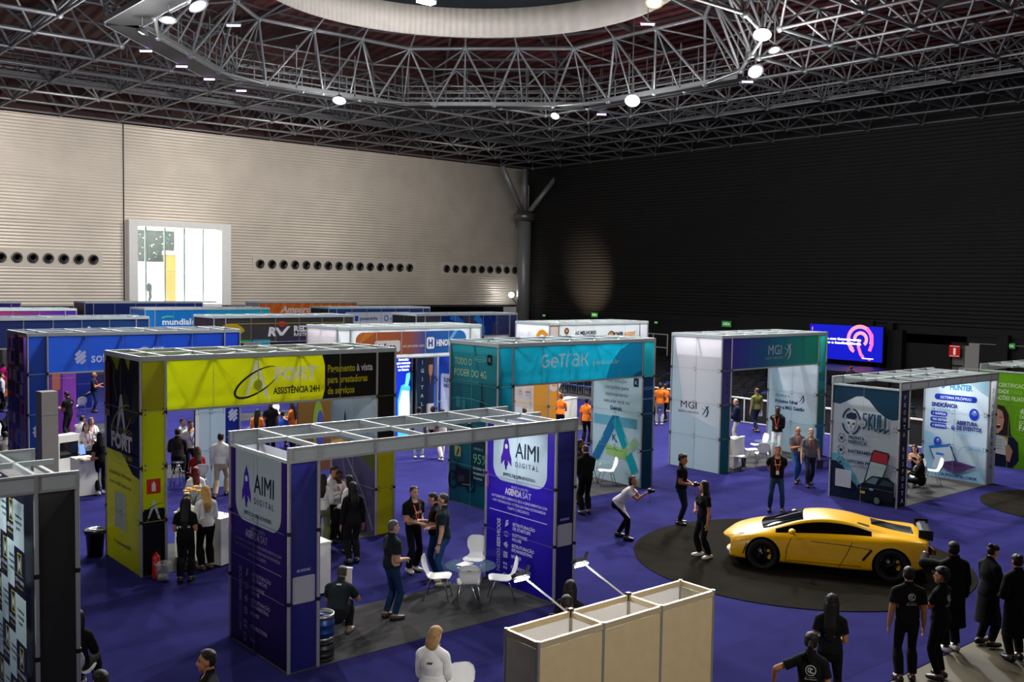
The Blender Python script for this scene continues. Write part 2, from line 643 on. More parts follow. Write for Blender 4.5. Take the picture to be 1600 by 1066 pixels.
ll = bpy.data.lights.new('foyer_ceiling_light', 'AREA')
ll.energy = 8500; ll.size = 12; ll.size_y = 10; ll.shape = 'RECTANGLE'
lo = bpy.data.objects.new('foyer_ceiling_light', ll); COL.objects.link(lo); lo.location = (30, YW + 6.5, 11.4)
t = empty('foyer_artwork', (29.2, YW + 10, 7.2), 0, 'dark green hanging panel with pale speckles inside the bright gallery window', 'panel')
a = Art(6.0, 2.6, '#07120f')
for i in range(110): a.rect(rnd.random() * 5.9, rnd.random() * 2.5, .05 + .05 * rnd.random(), .04 + .05 * rnd.random(), rnd.choice(['#3f6a5c', '#1d4a3c', '#9fc0b4']))
q = MB().box((0, .06, 1.3), (6.0, .1, 2.6), 1)
a.put(q, (-3.0, 0, 0), (1, 0, 0)).build('panel_face', [BOARD, DARK], t)
for x in (-2.6, 2.6): MB().bar((x, .05, 2.6), (x, .05, 4.3), .03).build('hanger', STEEL, t)
t = empty('foyer_column', (31.2, YW + 8.5, 4.0), 0, 'orange clad column standing in the gallery foyer behind the window', 'column')
MB().box((0, 0, 1.9), (.75, .75, 3.8)).build('shaft', mat('orange_cladding', '#b4560c', .5, 0, .1, 3), t)
MB().box((0, 0, 3.95), (.9, .9, .3)).build('capital', FW, t)

# round air nozzles in two rows of the pale wall
NOZ = mat('nozzle_steel', '#77736c', .35, .7)
nz = None
for i, x in enumerate([16.6 + .98 * k for k in range(7)] + [35.0 + 1.0 * k for k in range(15)] + [53.0 + 1.0 * k for k in range(10)]):
    side = 'left of the gallery window' if x < 24 else ('right of the gallery window' if x < 51 else 'near the corner column')
    gl = {'left of the gallery window': 'air nozzles left of the gallery window', 'right of the gallery window': 'air nozzles right of the gallery window'}.get(side, 'air nozzles near the corner column')
    lab = 'round steel air nozzle in the row on the pale wall ' + side
    if nz is None:
        nz = empty('air_nozzle', (x, YW - .05, 7.12), 0, lab, 'air nozzle', gl)
        ax = Matrix.Rotation(R(90), 3, 'X')
        MB().lathe([(.34, -.02), (.36, .06), (.3, .1), (.26, .06)], (0, 0, 0), 18, 0, True, ax).build('collar', NOZ, nz)
        MB().lathe([(.0, .02), (.2, .02), (.25, .24), (.22, .26), (.14, .06)], (0, 0, 0), 18, 0, True, ax).build('jet', BLACK, nz)
    else:
        c = copy_tree(nz, (x, YW - .05, 7.12), 0, lab)
        c['group'] = gl
for n, (a, b) in enumerate(((16.0, 23.1), (34.4, 49.7), (52.4, 62.5))):
    struct('trim_%d' % (n + 1), MB().box(((a + b) / 2, YW - .02, 7.12), (b - a, .05, 1.15)), mat('smooth_pale_band', '#cfc7bb', .5, .1))

# corner column
t = empty('corner_column', (60.3, 69.6, 0), 0, 'tall round steel column in the hall corner where pale and black walls meet', 'column')
MB().lathe([(.62, 0), (.62, 11.9)], seg=28).build('shaft', mat('grey_painted_steel', '#8e9092', .4, .3, .05, 2), t)
MB().lathe([(.62, 11.6), (.95, 11.7), (1.05, 12.3), (.75, 12.4), (.75, 12.55), (.3, 12.6)], seg=28).build('capital', NOZ, t)
for dx, dy in ((-3.2, -.5), (3.0, -1.6), (.35, .3), (-.35, -.3)):
    MB().tube([(dx * .1, dy * .1, 12.4), (dx, dy, 16.4)], .24, 10).build('strut', mat('grey_painted_steel'), t)
struct('trim_4', MB().box((62.0, YW - .25, 9.5), (.8, .3, 11.4)), mat('smooth_pale_band'))

# exit signs and fire signs on the right wall
SIGNG = print_mat('lit_sign', 0, .35)


def exit_sign(px, py, s, lab):
    p = at_x(px, py, XW - .35)
    t = empty('exit_sign', p, 0, lab, 'exit sign')
    a = Art(s * 2, s, '#2f9a3a')
    a.fit(s, s * .32, 'SAÍDA', s * .42, s * 1.5, '#f4fff0', 'C', .03)
    m = MB().box((.06, 0, s / 2), (.1, s * 2, s), 1)
    a.put(m, (0, s, 0), (0, -1, 0)).build('sign_face', [SIGNG, BLACK], t)
    MB().box((.2, 0, s / 2), (.2, s * .8, s * .6)).build('bracket', BLACK, t)


exit_sign(929, 496, .4, 'green SAÍDA exit sign on black wall above the white assist booth')
exit_sign(1135, 511, .45, 'green SAÍDA exit sign on black wall above the MGI booth')
exit_sign(1577, 545, .34, 'green SAÍDA exit sign above the doors at far right')
exit_sign(1025, 506, .2, 'small pale green exit sign right of the assist booth')
exit_sign(850, 495, .22, 'small green exit sign beside the corner column base')
p = at_x(1491, 558, XW - .35)
t = empty('fire_sign', p, 0, 'red fire extinguisher sign on black pier between doors', 'sign')
a = Art(.7, .75, '#c8201c').rect(.05, .05, .6, .03, '#fff').rect(.05, .67, .6, .03, '#fff').rect(.28, .15, .14, .42, '#fff')
a.put(MB().box((.06, 0, .375), (.1, .7, .75), 1), (0, .35, 0), (0, -1, 0)).build('sign_face', [SIGNG, BLACK], t)
MB().box((.15, 0, .375), (.1, .3, .3)).build('bracket', BLACK, t)

# LED screen of the stage
p0, p1 = at_x(1266, 506, 61.2), at_x(1378, 567, 61.2)
sw, sh = p0.y - p1.y, p0.z - p1.z
t = empty('led_screen', (61.2, p1.y, p1.z), 0, 'large blue LED screen with pink curved bands beside the stage', 'screen')
a = Art(sw, sh, '#0a0f8c')
pk = '#e0748a'
u = sh / 2.6
cx = sw * .70
a.arc(cx, sh * .62, .95 * u, .95 * u, .28 * u, pk, -20, 235)
a.arc(cx + .05 * u, sh * .62, .48 * u, .48 * u, .25 * u, '#e4808c', -50, 200)
a.stroke([(cx - .05 * u, sh * .62), (cx - .1 * u, sh * .4), (cx + .1 * u, sh * .2), (cx + .32 * u, sh * .1)], .24 * u, '#e2608c')
a.stroke([(cx - .92 * u, sh * .5), (cx - .7 * u, sh * .32), (cx - .45 * u, sh * .26)], .24 * u, '#e07a84')
a.stroke([(cx + .55 * u, sh * .95), (cx + .95 * u, sh * .75), (cx + .98 * u, sh * .5), (cx + .8 * u, sh * .3)], .26 * u, '#e0529a')
a.rect(sw * .03, sh * .82, .07 * u, .25 * u, '#ff6a5a')
a.fit(sw * .03, sh * .57, 'Aumente seu faturamento', .16 * u, sw * .69, '#ffffff', 'L', .05)
a.fit(sw * .03, sh * .46, 'reduzindo a inadimplência', .16 * u, sw * .69, '#ffffff', 'L', .05)
a.text(sw * .1, sh * .12, 'sólova', .14 * u, '#ffffff', 'L', .04)
a.rect(sw * .74, sh * .07, .9 * u, .06 * u, '#fff').rect(sw * .82, sh * .03, .2 * u, .08 * u, '#ff5030')
a.put(MB(), (0, sw, 0), (0, -1, 0)).build('screen_face', SCREEN, t)
MB().box((.12, sw / 2, sh / 2), (.2, sw + .1, sh + .1)).build('housing', BLACK, t)
for y in (.4, sw - .4): MB().box((.35, y, sh / 2 - p1.z / 2), (.12, .12, sh + p1.z)).build('stand_post', BLACK, t)
t = empty('stage', (56.5, 37, 0), 0, 'low dark stage platform in front of the LED screen', 'stage')
MB().box((1.4, 0, .4), (4.6, 13, .8)).build('deck', mat('stage_black', '#2a2a34', .4), t)
MB().box((-.95, 0, .4), (.06, 13, .78)).build('front_skirt', DARK, t)

# ------------------------------------------------------------------ roof: underside, space frame, ring
RED = mat('dark_red_roof_sheet', '#5e2426', .6, 0, .2, .3, stripe=(0, .8, .6, .2))
OC = Vector((29.0, 38.0, 0))
g = MB()
NR = 48
ring, outer = [], []
xa, xb, ya, yb = -40, XW + .3, -8, YW + .3
for k in range(NR):
    a = 2 * math.pi * k / NR
    c, s_ = math.cos(a), math.sin(a)
    ring.append((OC.x + 10.2 * c, OC.y + 10.2 * s_, 21.6))
    tx = ((xb if c > 0 else xa) - OC.x) / c if abs(c) > 1e-6 else 1e9
    ty = ((yb if s_ > 0 else ya) - OC.y) / s_ if abs(s_) > 1e-6 else 1e9
    tt = min(tx, ty)
    outer.append((OC.x + tt * c, OC.y + tt * s_, 19.2))
V = ring + outer
F = [(k, (k + 1) % NR, NR + (k + 1) % NR, NR + k) for k in range(NR)]
corners = [(xb, yb), (xa, yb), (xa, ya), (xb, ya)]
g.add(V, F)
for cx_, cy_ in corners:
    ks = sorted(range(NR), key=lambda k: (outer[k][0] - cx_) ** 2 + (outer[k][1] - cy_) ** 2)
    k = [k for k in range(NR) if (abs(outer[k][0] - cx_) < 1e-3) != (abs(outer[(k + 1) % NR][0] - cx_) < 1e-3) and (abs(outer[k][1] - cy_) < 1e-3) != (abs(outer[(k + 1) % NR][1] - cy_) < 1e-3)]
    for q in k: g.add([outer[q], (cx_, cy_, 19.2), outer[(q + 1) % NR]], [(0, 1, 2)])
struct('ceiling', g, RED)
# pale ring fascia and the dark skylight drum above it
g = MB()
pr = [(10.2, 20.0), (10.2, 21.6), (10.0, 21.6), (10.0, 20.0), (10.2, 20.0)]
g.lathe(pr, OC, 64, 0)
struct('trim_5', g, mat('pale_fascia', '#cfc6bc', .6, 0, .06, 2, stripe=(0, .3, .3, .05)))
g = MB().lathe([(10.05, 21.6), (10.05, 25.5), (0, 27)], OC, 64, 0, caps=False)
struct('ceiling_drum', g, mat('skylight_dark', '#131a20', .4, 0, .1, 1))

TUBE = mat('grey_space_frame_steel', '#77787a', .42, .45, .08, 3)
MOD = 3.83
zb, zt = 16.75, 19.0
g = MB()
GX = [20.2 + MOD * k for k in range(-9, 12)]
GY = [YW - .9 - MOD * k for k in range(0, 17)]


def octd(x, y):
    dx, dy = abs(x - OC.x), abs(y - OC.y)
    return max(dx, dy, (dx + dy) / math.sqrt(2))


AP = 14.0


def keep(p, q): return octd(*p) > AP - .6 and octd(*q) > AP - .6


def seen(p):
    d = Vector((p[0], p[1], 17.5)) - CAM
    z = d.dot(_fw)
    return z > 3 and abs(d.dot(_rt) / z) < .62 and d.dot(_up) / z < .44


def mem(p, q, r, n=6):
    if seen(p) or seen(q): g.tube([p, q], r, n, 0, caps=False)


for i, x in enumerate(GX):
    for j, y in enumerate(GY):
        if i + 1 < len(GX) and keep((x, y), (GX[i + 1], y)): mem((x, y, zb), (GX[i + 1], y, zb), .085)
        if j + 1 < len(GY) and keep((x, y), (x, GY[j + 1])): mem((x, y, zb), (x, GY[j + 1], zb), .07)
        if octd(x, y) > AP - .6:
            if seen((x, y)): g.ball((x, y, zb), .17, 8, 5)
            for sx in (-1, 1):
                for sy in (-1, 1):
                    tx_, ty_ = x + sx * MOD / 2, y + sy * MOD / 2
                    if tx_ < XW and ty_ < YW + 1 and octd(tx_, ty_) > AP - 1.5: mem((x, y, zb), (tx_, ty_, zt), .06)
for i, x in enumerate(GX):
    for j, y in enumerate(GY):
        tx_, ty_ = x + MOD / 2, y - MOD / 2
        if octd(tx_, ty_) < AP - 1.5: continue
        if tx_ + MOD < XW + 1 and octd(tx_ + MOD, ty_) > AP - 1.5: mem((tx_, ty_, zt), (tx_ + MOD, ty_, zt), .07)
        if octd(tx_, ty_ - MOD) > AP - 1.5: mem((tx_, ty_, zt), (tx_, ty_ - MOD, zt), .07)
struct('ceiling_space_frame', g, TUBE)

# deeper ring truss between the octagonal walkway and the pale fascia
g = MB()


def octp(k, n, ap):  # k-th of n points around an octagon
    a = 2 * math.pi * k / n
    f_ = ap / max(abs(math.cos(a)), abs(math.sin(a)), (abs(math.cos(a)) + abs(math.sin(a))) / math.sqrt(2))
    return (OC.x + f_ * math.cos(a), OC.y + f_ * math.sin(a))


N = 24
for k in range(N):
    b0, b1 = octp(k, N, AP - .6), octp(k + 1, N, AP - .6)
    c0, c1 = octp(k, N, AP + .3), octp(k + 1, N, AP + .3)
    u0, u1 = octp(k + .5, N, 11.7), octp(k + 1.5, N, 11.7)
    g.tube([(*b0, zb), (*b1, zb)], .08, 6, caps=False)
    g.tube([(*c0, 19.1), (*c1, 19.1)], .07, 6, caps=False)
    g.tube([(*b0, zb), (*c0, 19.1)], .06, 6, caps=False)
    g.tube([(*u0, 19.75), (*u1, 19.75)], .11, 6, caps=False)
    for b, c in ((b0, c0), (b1, c1)):
        g.tube([(*b, zb), (*u0, 19.75)], .075, 6, caps=False)
        g.tube([(*c, 19.1), (*u0, 19.75)], .06, 6, caps=False)
    m0 = octp(k + .5, N, AP - .6)
    g.tube([(*m0, zb), (*u0, 19.75)], .05, 6, caps=False)
    q = Vector((*u0, 0)) - OC
    f_ = OC + q.normalized() * 10.3
    g.tube([(*u0, 19.75), (f_.x, f_.y, 20.6)], .06, 6, caps=False)
    g.ball((*u0, 19.75), .2, 8, 5)
    g.ball((*b0, zb), .18, 8, 5)
struct('ceiling_ring_truss', g, TUBE)
g = MB()
for r_ in range(14):  # purlins under the roof sheet
    y = 60 - r_ * 1.7
g = MB()
for k in range(16):
    a = 2 * math.pi * (k + .5) / 16
    g.bar((OC.x + 10.6 * math.cos(a), OC.y + 10.6 * math.sin(a), 21.2), (OC.x + 26 * math.cos(a), OC.y + 26 * math.sin(a), 20.2), .12, .25)
for rr in (12.5, 14.8, 17.2, 19.8, 22.5):
    for k in range(48):
        a0, a1 = 2 * math.pi * k / 48, 2 * math.pi * (k + 1) / 48
        z = 21.4 - (rr - 10.2) * .055
        g.bar((OC.x + rr * math.cos(a0), OC.y + rr * math.sin(a0), z), (OC.x + rr * math.cos(a1), OC.y + rr * math.sin(a1), z), .1, .16)
struct('ceiling_purlins', g, TUBE)


def roofz(x, y):
    dx, dy = x - OC.x, y - OC.y
    r_ = math.hypot(dx, dy)
    if r_ < 10.2: return 21.7
    tx = ((xb if dx > 0 else xa) - OC.x) / dx if abs(dx) > 1e-6 else 1e9
    ty = ((yb if dy > 0 else ya) - OC.y) / dy if abs(dy) > 1e-6 else 1e9
    return 21.62 - 2.4 * (r_ - 10.2) / (min(tx, ty) * r_ - 10.2)


# walkways: floor deck, toe plates, posts and rails
def walkway(a, b, wid, lab, t=None):
    a, b = Vector(a), Vector(b)
    d = (b - a).normalized()
    t = t or empty('catwalk', a, 0, lab, 'catwalk')
    L = (b - a).length
    o = a - t.location
    P = lambda x, y, z: o + d * x + Vector((-d.y, d.x, 0)) * y + Vector((0, 0, z))
    MB().bar(P(0, 0, 0), P(L, 0, 0), wid, .1).build('deck', mat('walkway_grating', '#181818', .7, .1), t)
    for s_ in (-1, 1):
        k = MB()
        y = s_ * wid / 2
        for z in (.35, .7, 1.1): k.bar(P(0, y, z), P(L, y, z), .05)
        k.bar(P(0, y, .05), P(L, y, .05), .06, .22)
        q = max(2, int(L / 1.3))
        for i in range(q + 1): k.bar(P(L * i / q, y, 0), P(L * i / q, y, 1.1), .05)
        k.build('guard_rail', TUBE, t)
    for i in range(max(2, int(L / 3.8)) + 1):
        for s_ in (-1, 1):
            if seen(a + d * min(L, i * 3.8)): MB().bar(P(min(L, i * 3.8), s_ * wid / 2, 0), P(min(L, i * 3.8), s_ * wid / 2, 2.4), .06).build('hanger_rod', TUBE, t)
    return t


V8 = [(OC.x + AP / math.cos(R(22.5)) * math.cos(R(22.5 + 45 * k)), OC.y + AP / math.cos(R(22.5)) * math.sin(R(22.5 + 45 * k)), 16.75) for k in range(8)]
ringw = empty('catwalk', (OC.x, OC.y, 16.75), 0, 'octagonal grey catwalk with railings hung around the roof ring', 'catwalk')
for k in range(8):
    if k not in (5, 6): walkway(V8[k], V8[(k + 1) % 8], 1.5, None, ringw)
walkway((-2, 60.5, 17.0), (56, 60.5, 17.0), 1.1, 'long grey catwalk with railings parallel to the pale left wall')
walkway((52.5, 60, 17.0), (52.5, 10, 17.0), 1.1, 'long grey catwalk with railings parallel to the black right wall')
walkway((22.3, 23.6, 16.9), (22.3, 8, 16.9), 1.4, 'grey catwalk leading from the ring toward the viewer')

# hall floodlights seen burning among the trusses
LENS = mat('flood_lens', '#ffffff', .3, emit=60)
LENSY = mat('flood_lens_warm', '#ffe27a', .3, emit=50)
LENSP = mat('tube_lens', '#e0b8ff', .3, emit=6)


def flood(px, py, z, size, lens, lab, watt, aim, col=(1, 1, 1)):
    p = at(px, py, z)
    t = empty('flood_lamp', p, 0, lab, 'flood lamp', None)
    q = (Vector(aim) - p).normalized().to_track_quat('-Z', 'Y').to_matrix()
    k = MB()
    k.lathe([(size * .45, size * .7), (size * .6, size * .55), (size, 0), (size * 1.06, -.02), (size, -.02)], (0, 0, 0), 20, 0, True, q)
    k.build('reflector', mat('lamp_housing', '#55565a', .4, .5), t)
    MB().lathe([(size * .93, -.0), (size * .5, -.05), (0, -.07)], (0, 0, 0), 20, 0, True, q).build('lens', lens, t)
    k = MB().bar((0, 0, size * .6), (0, 0, roofz(p.x, p.y) - p.z), .05)
    k.build('hanger_rod', TUBE, t)
    pl = bpy.data.lights.new('flood_spill_light', 'POINT')
    pl.energy = watt * .09; pl.color = col; pl.shadow_soft_size = .3
    po = bpy.data.objects.new('flood_spill_light', pl); COL.objects.link(po); po.location = p + Vector((0, 0, -1.3))
    if watt: spot('flood_light', p + (Vector(aim) - p).normalized() * .2, aim, watt, col, 125, .6, .3)
    return t


E1 = .85 * KW
flood(310, 9, 16.1, .36, LENS, 'largest white flood lamp at top left beside the catwalk', E1, (20, 28, 0), (.94, .95, 1))
flood(263, 31, 16.1, .33, LENS, 'white flood lamp second from the top left catwalk end', E1 * .5, (14, 36, 0), (.96, .97, 1))
flood(222, 50, 16.1, .26, LENS, 'small white flood lamp left of the catwalk corner', E1 * .5, (10, 50, 0))
flood(530, 157, 16.2, .38, LENS, 'white flood lamp above the middle of the pale wall', E1, (24, 44, 0))
flood(867, 181, 16.2, .28, LENS, 'small white flood lamp right of the hall centre', E1 * .6, (30, 40, 0))
flood(988, 157, 16.2, .42, LENS, 'bright white flood lamp on the far right walkway', E1, (30, 30, 0))
flood(1191, 54, 16.2, .36, LENS, 'white flood lamp at the right catwalk corner', E1, (26, 20, 0))
flood(1210, 78, 16.2, .26, LENS, 'small white flood lamp just right of the right catwalk corner', E1 * .5, (34, 20, 0))
flood(1181, 111, 16.2, .36, LENS, 'white flood lamp below the right catwalk corner', E1 * .8, (30, 15, 0))
flood(1022, 4, 16.4, .34, LENSY, 'yellow flood lamp at the top edge of the ring', E1 * .5, (22, 20, 0), (1, .85, .4))


def tubelamp(px, py, z, lab):
    p = at(px, py, z)
    t = empty('tube_lamp', p, R(-40), lab, 'tube lamp')
    MB().tube([(-.28, 0, 0), (.28, 0, 0)], .04, 8).build('tube', LENSP, t)
    MB().box((0, 0, .07), (.64, .09, .06)).build('housing', mat('lamp_housing'), t)
    MB().bar((0, 0, .1), (0, 0, roofz(p.x, p.y) - p.z), .03).build('hanger_rod', TUBE, t)


tubelamp(365, 40, 16.6, 'pale violet tube lamp under the top left catwalk')
tubelamp(228, 80, 16.6, 'pale violet tube lamp at the left catwalk corner')
tubelamp(284, 104, 16.6, 'pale tube lamp halfway along the left catwalk')
tubelamp(327, 124, 16.6, 'pale violet tube lamp low on the left catwalk')
tubelamp(377, 142, 16.6, 'pale tube lamp at the far left catwalk corner')
tubelamp(940, 179, 16.6, 'violet tube lamp left of the bright right flood lamp')
tubelamp(1012, 38, 16.8, 'pale violet tube lamp below the yellow flood lamp')
tubelamp(1168, 128, 16.6, 'pale tube lamp below the right catwalk corner')
p = at(666, 3, 20.4)
t = empty('drum_lamp', p, 0, 'lone white lamp inside the dark roof drum at top centre', 'lamp')
MB().box((0, 0, 0), (.9, .5, .14)).build('lens', mat('drum_lens', '#ffffff', .3, emit=5), t)
MB().box((0, 0, .14), (1.0, .6, .12)).build('housing', mat('lamp_housing'), t)
pl = bpy.data.lights.new('drum_light', 'POINT'); pl.energy = 800; pl.shadow_soft_size = .5
po = bpy.data.objects.new('drum_light', pl); COL.objects.link(po); po.location = p + Vector((0, 0, -.4))
# small bright lamp beside the column and the uplight on the black wall
p = at_y(799, 461, 70.5)
t = empty('wall_lamp', p, 0, 'small bright white lamp beside the corner column', 'lamp')
MB().ball((0, 0, 0), .25).build('globe', mat('globe_lens', '#ffffff', .3, emit=25), t)
MB().bar((0, 0, -.2), (.6, 0, -.8), .05).build('bracket', BLACK, t)
spot('black_wall_wash_light', (56, 61.2, 1.5), (XW, 63.2, 6.2), 7000, (1, .75, .5), 44, 1)
spot('pale_wall_green_light', (50.5, 69, 3.6), (52.5, YW, 7), 40, (.85, 1, .75), 80, 1)  # added unseen light with no fixture, tints the pale wall

# barrier between carpet and seating, with white top rail
FENB = mat('barrier_black_cloth', '#121214', .8)
t = empty('barrier_fence', (36, 10, 0), 0, 'black cloth barrier with white top rail before the seating', 'barrier')
k = MB().box((0, 11.25, .53), (.04, 22.5, .98)); k.build('cloth', FENB, t)
MB().box((0, 11.25, 1.07), (.09, 22.5, .06)).build('top_rail', WHITE, t)
MB().box((0, 11.25, .03), (.07, 22.5, .05)).build('bottom_rail', WHITE, t)
for i in range(16): MB().box((-.03, i * 1.5, .54), (.05, .05, 1.08)).build('post', WHITE, t)
t = empty('guard_railing', (60.3, 52, 0), 0, 'white pipe guard railing before the far doors right of the assist booth', 'railing')
for z in (1.0, 2.05): MB().bar((0, 0, z), (0, 9, z), .07).build('rail', WHITE, t)
for y in (0, 1.5, 3, 4.5, 6, 7.5, 9): MB().bar((0, y, 0), (0, y, 2.05), .07).build('post', WHITE, t)
t = empty('door_railing', (60.9, 24.6, 0), 0, 'white pipe railing in front of the grey doors at right', 'railing')
for z in (.6, 1.15): MB().bar((0, 0, z), (0, 4.2, z), .06).build('rail', WHITE, t)
for y in (0, 1.4, 2.8, 4.2): MB().bar((0, y, 0), (0, y, 1.15), .06).build('post', WHITE, t)

# carpets laid on the blue floor
def flat(name, pts, z0, z1, m, lab, cat='carpet', group=None):
    o = MB().prism(pts, z0, z1).build(name, m)
    return prop(o, lab, cat, group)


circ = [(18.95 + 3.62 * math.cos(R(a)), 12.4 + 3.62 * math.sin(R(a))) for a in range(0, 360, 4)]
flat('round_carpet', circ, .004, .016, BROWN, 'round charcoal carpet under the yellow sports car')
circ = [(29.6 + 2.4 * math.cos(R(a)), 10.6 + 2.4 * math.sin(R(a))) for a in range(0, 360, 4)]
flat('round_carpet', circ, .004, .016, BROWN, 'round charcoal carpet cut by the right edge of the photo')
struct('wall_upper_left', MB().box((11, YW + .3, 18.1), (104, .3, 2.8)), mat('dark_red_band', '#3a1c1c', .7, 0, .2, 1))
struct('wall_upper_right', MB().box((XW + .3, 30, 18.1), (.3, 84, 2.8)), DARK)

# ------------------------------------------------------------------ exhibition booths
PW, DP = .5, 2.06          # pillar width, booth depth
HT, HL = 4.43, 3.475       # tall and low booths
XU, YU = (1, 0, 0), (0, -1, 0)
LOGOW = '#ffffff'


def booth(x, y, w, h, label, side=None, left=None, right=None, inner=None, header=None, back='#e8e8e4', group=None, carpet=None):
    """portal of two pillars and a lintel; the art faces are drawn by side (-X), left/right pillar (-Y), inner (-X) and header (-Y)"""
    t = empty('exhibition_booth', (x, y, 0), 0, label, 'booth')
    tall = h > 4
    top = h - .1 if tall else h - .24
    lz = 3.31 if tall else top
    rows = [1.1, 2.2, 3.3] if tall else [1.08, 2.16]

    def panel(name, art, org, u, parent=t, m=VINYL):
        q = MB()
        art.put(q, org, u)
        return q.build(name, [m], parent)

    def plain(c, wd, ht, xs=(), ys=None):
        return Art(wd, ht, c).seams(xs, rows if ys is None else ys)
    panel('side_panel', side or plain('#d8d8d8', DP, top, (DP / 2,)), (-.002, DP, 0), YU)
    panel('front_panel', left or plain('#d8d8d8', PW, top), (0, -.002, 0), XU)
    panel('front_panel', right or plain('#d8d8d8', PW, top), (w - PW, -.002, 0), XU)
    panel('inner_panel', inner or plain('#d8d8d8', DP, top, (DP / 2,)), (w - PW - .002, DP, 0), YU)
    panel('inner_panel', plain(back, DP, top, (DP / 2,)), (PW, 0, 0), (0, 1, 0))
    panel('outer_panel', plain(back, DP, top, (DP / 2,)), (w, 0, 0), (0, 1, 0))
    panel('back_panel', plain(back, PW, top), (PW, DP, 0), (-1, 0, 0))
    panel('back_panel', plain(back, PW, top), (w, DP, 0), (-1, 0, 0))
    nm = int(round(w - 2 * PW))
    mx = [PW + (w - 2 * PW) * i / nm for i in range(nm + 1)]
    if tall:
        panel('header_panel', header or plain(back, w - 2 * PW, top - lz, ys=()), (PW, -.002, lz), XU)
        panel('rear_header_panel', plain(back, w, top - lz, [m_ for m_ in mx], ()), (0, DP, lz), XU)
    # posts and rails of the system frame
    for px in (0, PW, w - PW, w):
        for py in (0, DP):
            o = MB().tube([(px, py, 0), (px, py, h - .02)], .03, 8, smooth=False)
            o = o.build('post', ALU, t)
            if y < 30:
                for z in rows: MB().tube([(px, py, z - .03), (px, py, z + .03)], .038, 8, smooth=False).build('clamp', BLACK, o)
    for py in (0, DP):
        if tall:
            MB().box((w / 2, py, h - .05), (w + .04, .05, .1)).build('top_rail', ALUW, t)
            MB().box((w / 2, py, lz), (w - 2 * PW, .045, .045)).build('lintel_rail', ALU, t)
        else:
            q = MB().box((w / 2, py, h - .12), (w, .03, .2)).box((w / 2, py, h - .015), (w + .03, .05, .03), 1).box((w / 2, py, h - .225), (w + .03, .05, .03), 1)
            for m_ in [0, *mx, w]: q.box((m_, py, h - .12), (.05, .06, .24), 1)
            q.build('fascia_beam', [ALUW, ALU], t)
    zc = h - .05 if tall else h - .035
    for m_ in mx: MB().box((m_, DP / 2, zc), (.05, DP, .1 if tall else .07)).build('cross_beam', ALUW, t)
    for px in (0, w):
        MB().box((px, DP / 2, zc if tall else top + .02), (.05, DP, .1 if tall else .05)).build('side_rail', ALUW, t)
    MB().box((w / 2, DP / 2, zc), (w, .05, .1 if tall else .07)).build('middle_beam', ALUW, t)
    if tall:
        q = MB()
        for m_ in mx[:-1]: q.bar((m_, 0, h - .06), (m_ + (w - 2 * PW) / nm, DP / 2, h - .06), .035)
        q.build('brace', ALUW, t)
    if carpet is not False:
        g = MB().box((x + w / 2, y + DP / 2, .005), (w + .05, DP + .05, .01)).build('booth_carpet', GREY)
        prop(g, 'grey carpet strip ' + (carpet or 'under the ' + label.split(' with ')[0]), 'carpet')
    return t


def hdr(w, bg, bg2=None, hor=True, h=1.02):
    return Art(w - 2 * PW, h, bg, bg2, hor)


def mseams(a, n, c='#aab2b6', w=.018):
    return a.seams([a.w * i / n for i in range(n + 1)], (), c, w, False)


# --- yellow-green booth with the big A
def a_logo(a, x, y, s, c='#ffffff', ringc='#1c1d10'):
    a.poly([(x - .42 * s, y - .62 * s), (x - .06 * s, y + .62 * s), (x + .06 * s, y + .62 * s), (x + .42 * s, y - .62 * s), (x + .24 * s, y - .5 * s), (x + .12 * s, y - .1 * s), (x, y + .16 * s), (x - .14 * s, y - .12 * s), (x - .26 * s, y - .42 * s)], c)
    a.arc(x, y - .05 * s, .78 * s, .3 * s, .07 * s, ringc, 20, 330, 28, True)
    return a


LIME, LIME2, INK = '#b4c000', '#a8a400', '#17171a'
side = Art(DP, 4.33, LIME2, '#9a9d08')
side.rect(0, 2.35, DP, 1.98, INK)
side.poly([(0, 2.35), (.5, 2.5), (1.1, 2.3), (1.6, 2.0), (DP, 1.95), (DP, 2.4), (0, 2.4)], INK)
side.poly([(.35, 4.33), (.9, 4.33), (.75, 4.05)], LIME).poly([(1.2, 4.33), (1.5, 4.33), (1.42, 4.1)], LIME)
for k in range(5): side.arc(1.55, 3.55 - .02 * k, .42 - .07 * k, .5 - .08 * k, .03, '#55552e', -200, 60)
side.rect(.02, 3.05, .3, 1.15, '#5a2a22').rect(.06, 3.05, .24, .14, '#9a8a86')
side.stroke([(.7, 4.2), (.55, 3.9), (.75, 3.4)], .03, '#8d9020')
a_logo(side, 1.0, 3.05, .85, '#dfe6e6', '#b8b010')
side.fit(1.02, 2.05 + .75, 'DE ASSISTÊNCIA', .09, 1.3, '#8c8d30', 'C', .02)
side.fit(1.02, 2.45, 'FORT', .3, 1.25, '#f2f4f2', 'C', .05)
side.fit(1.02, 2.26, 'ASSISTÊNCIA 24H', .1, 1.25, '#b9b820', 'C', .02)
side.fit(.28, 1.86, 'Assistência 24 horas', .08, 1.3, '#22230c', 'L', .02).fit(.28, 1.66, 'como você nunca viu', .08, 1.3, '#22230c', 'L', .02)
side.rrect(.62, .75, .68, .78, .08, '#c9d8da')
side.fit(.55, .42, 'fortassistencia24h', .08, 1.0, '#22230c', 'L', .02)
side.seams((DP / 2,), (1.1, 2.2, 3.3), '#a9aa70', .012)
left = Art(PW, 4.33, LIME).rect(0, 3.33, PW, 1.0, '#b3ad12').rect(0, 0, PW, 1.32, INK)
left.rect(.11, 1.66, .28, .3, '#c41e1a').rect(.12, 1.67, .26, .28, '#d83a30').rect(.21, 1.71, .08, .16, '#fff').rect(.235, 1.87, .03, .04, '#fff')
left.rect(.05, 1.3, .4, .06, INK)
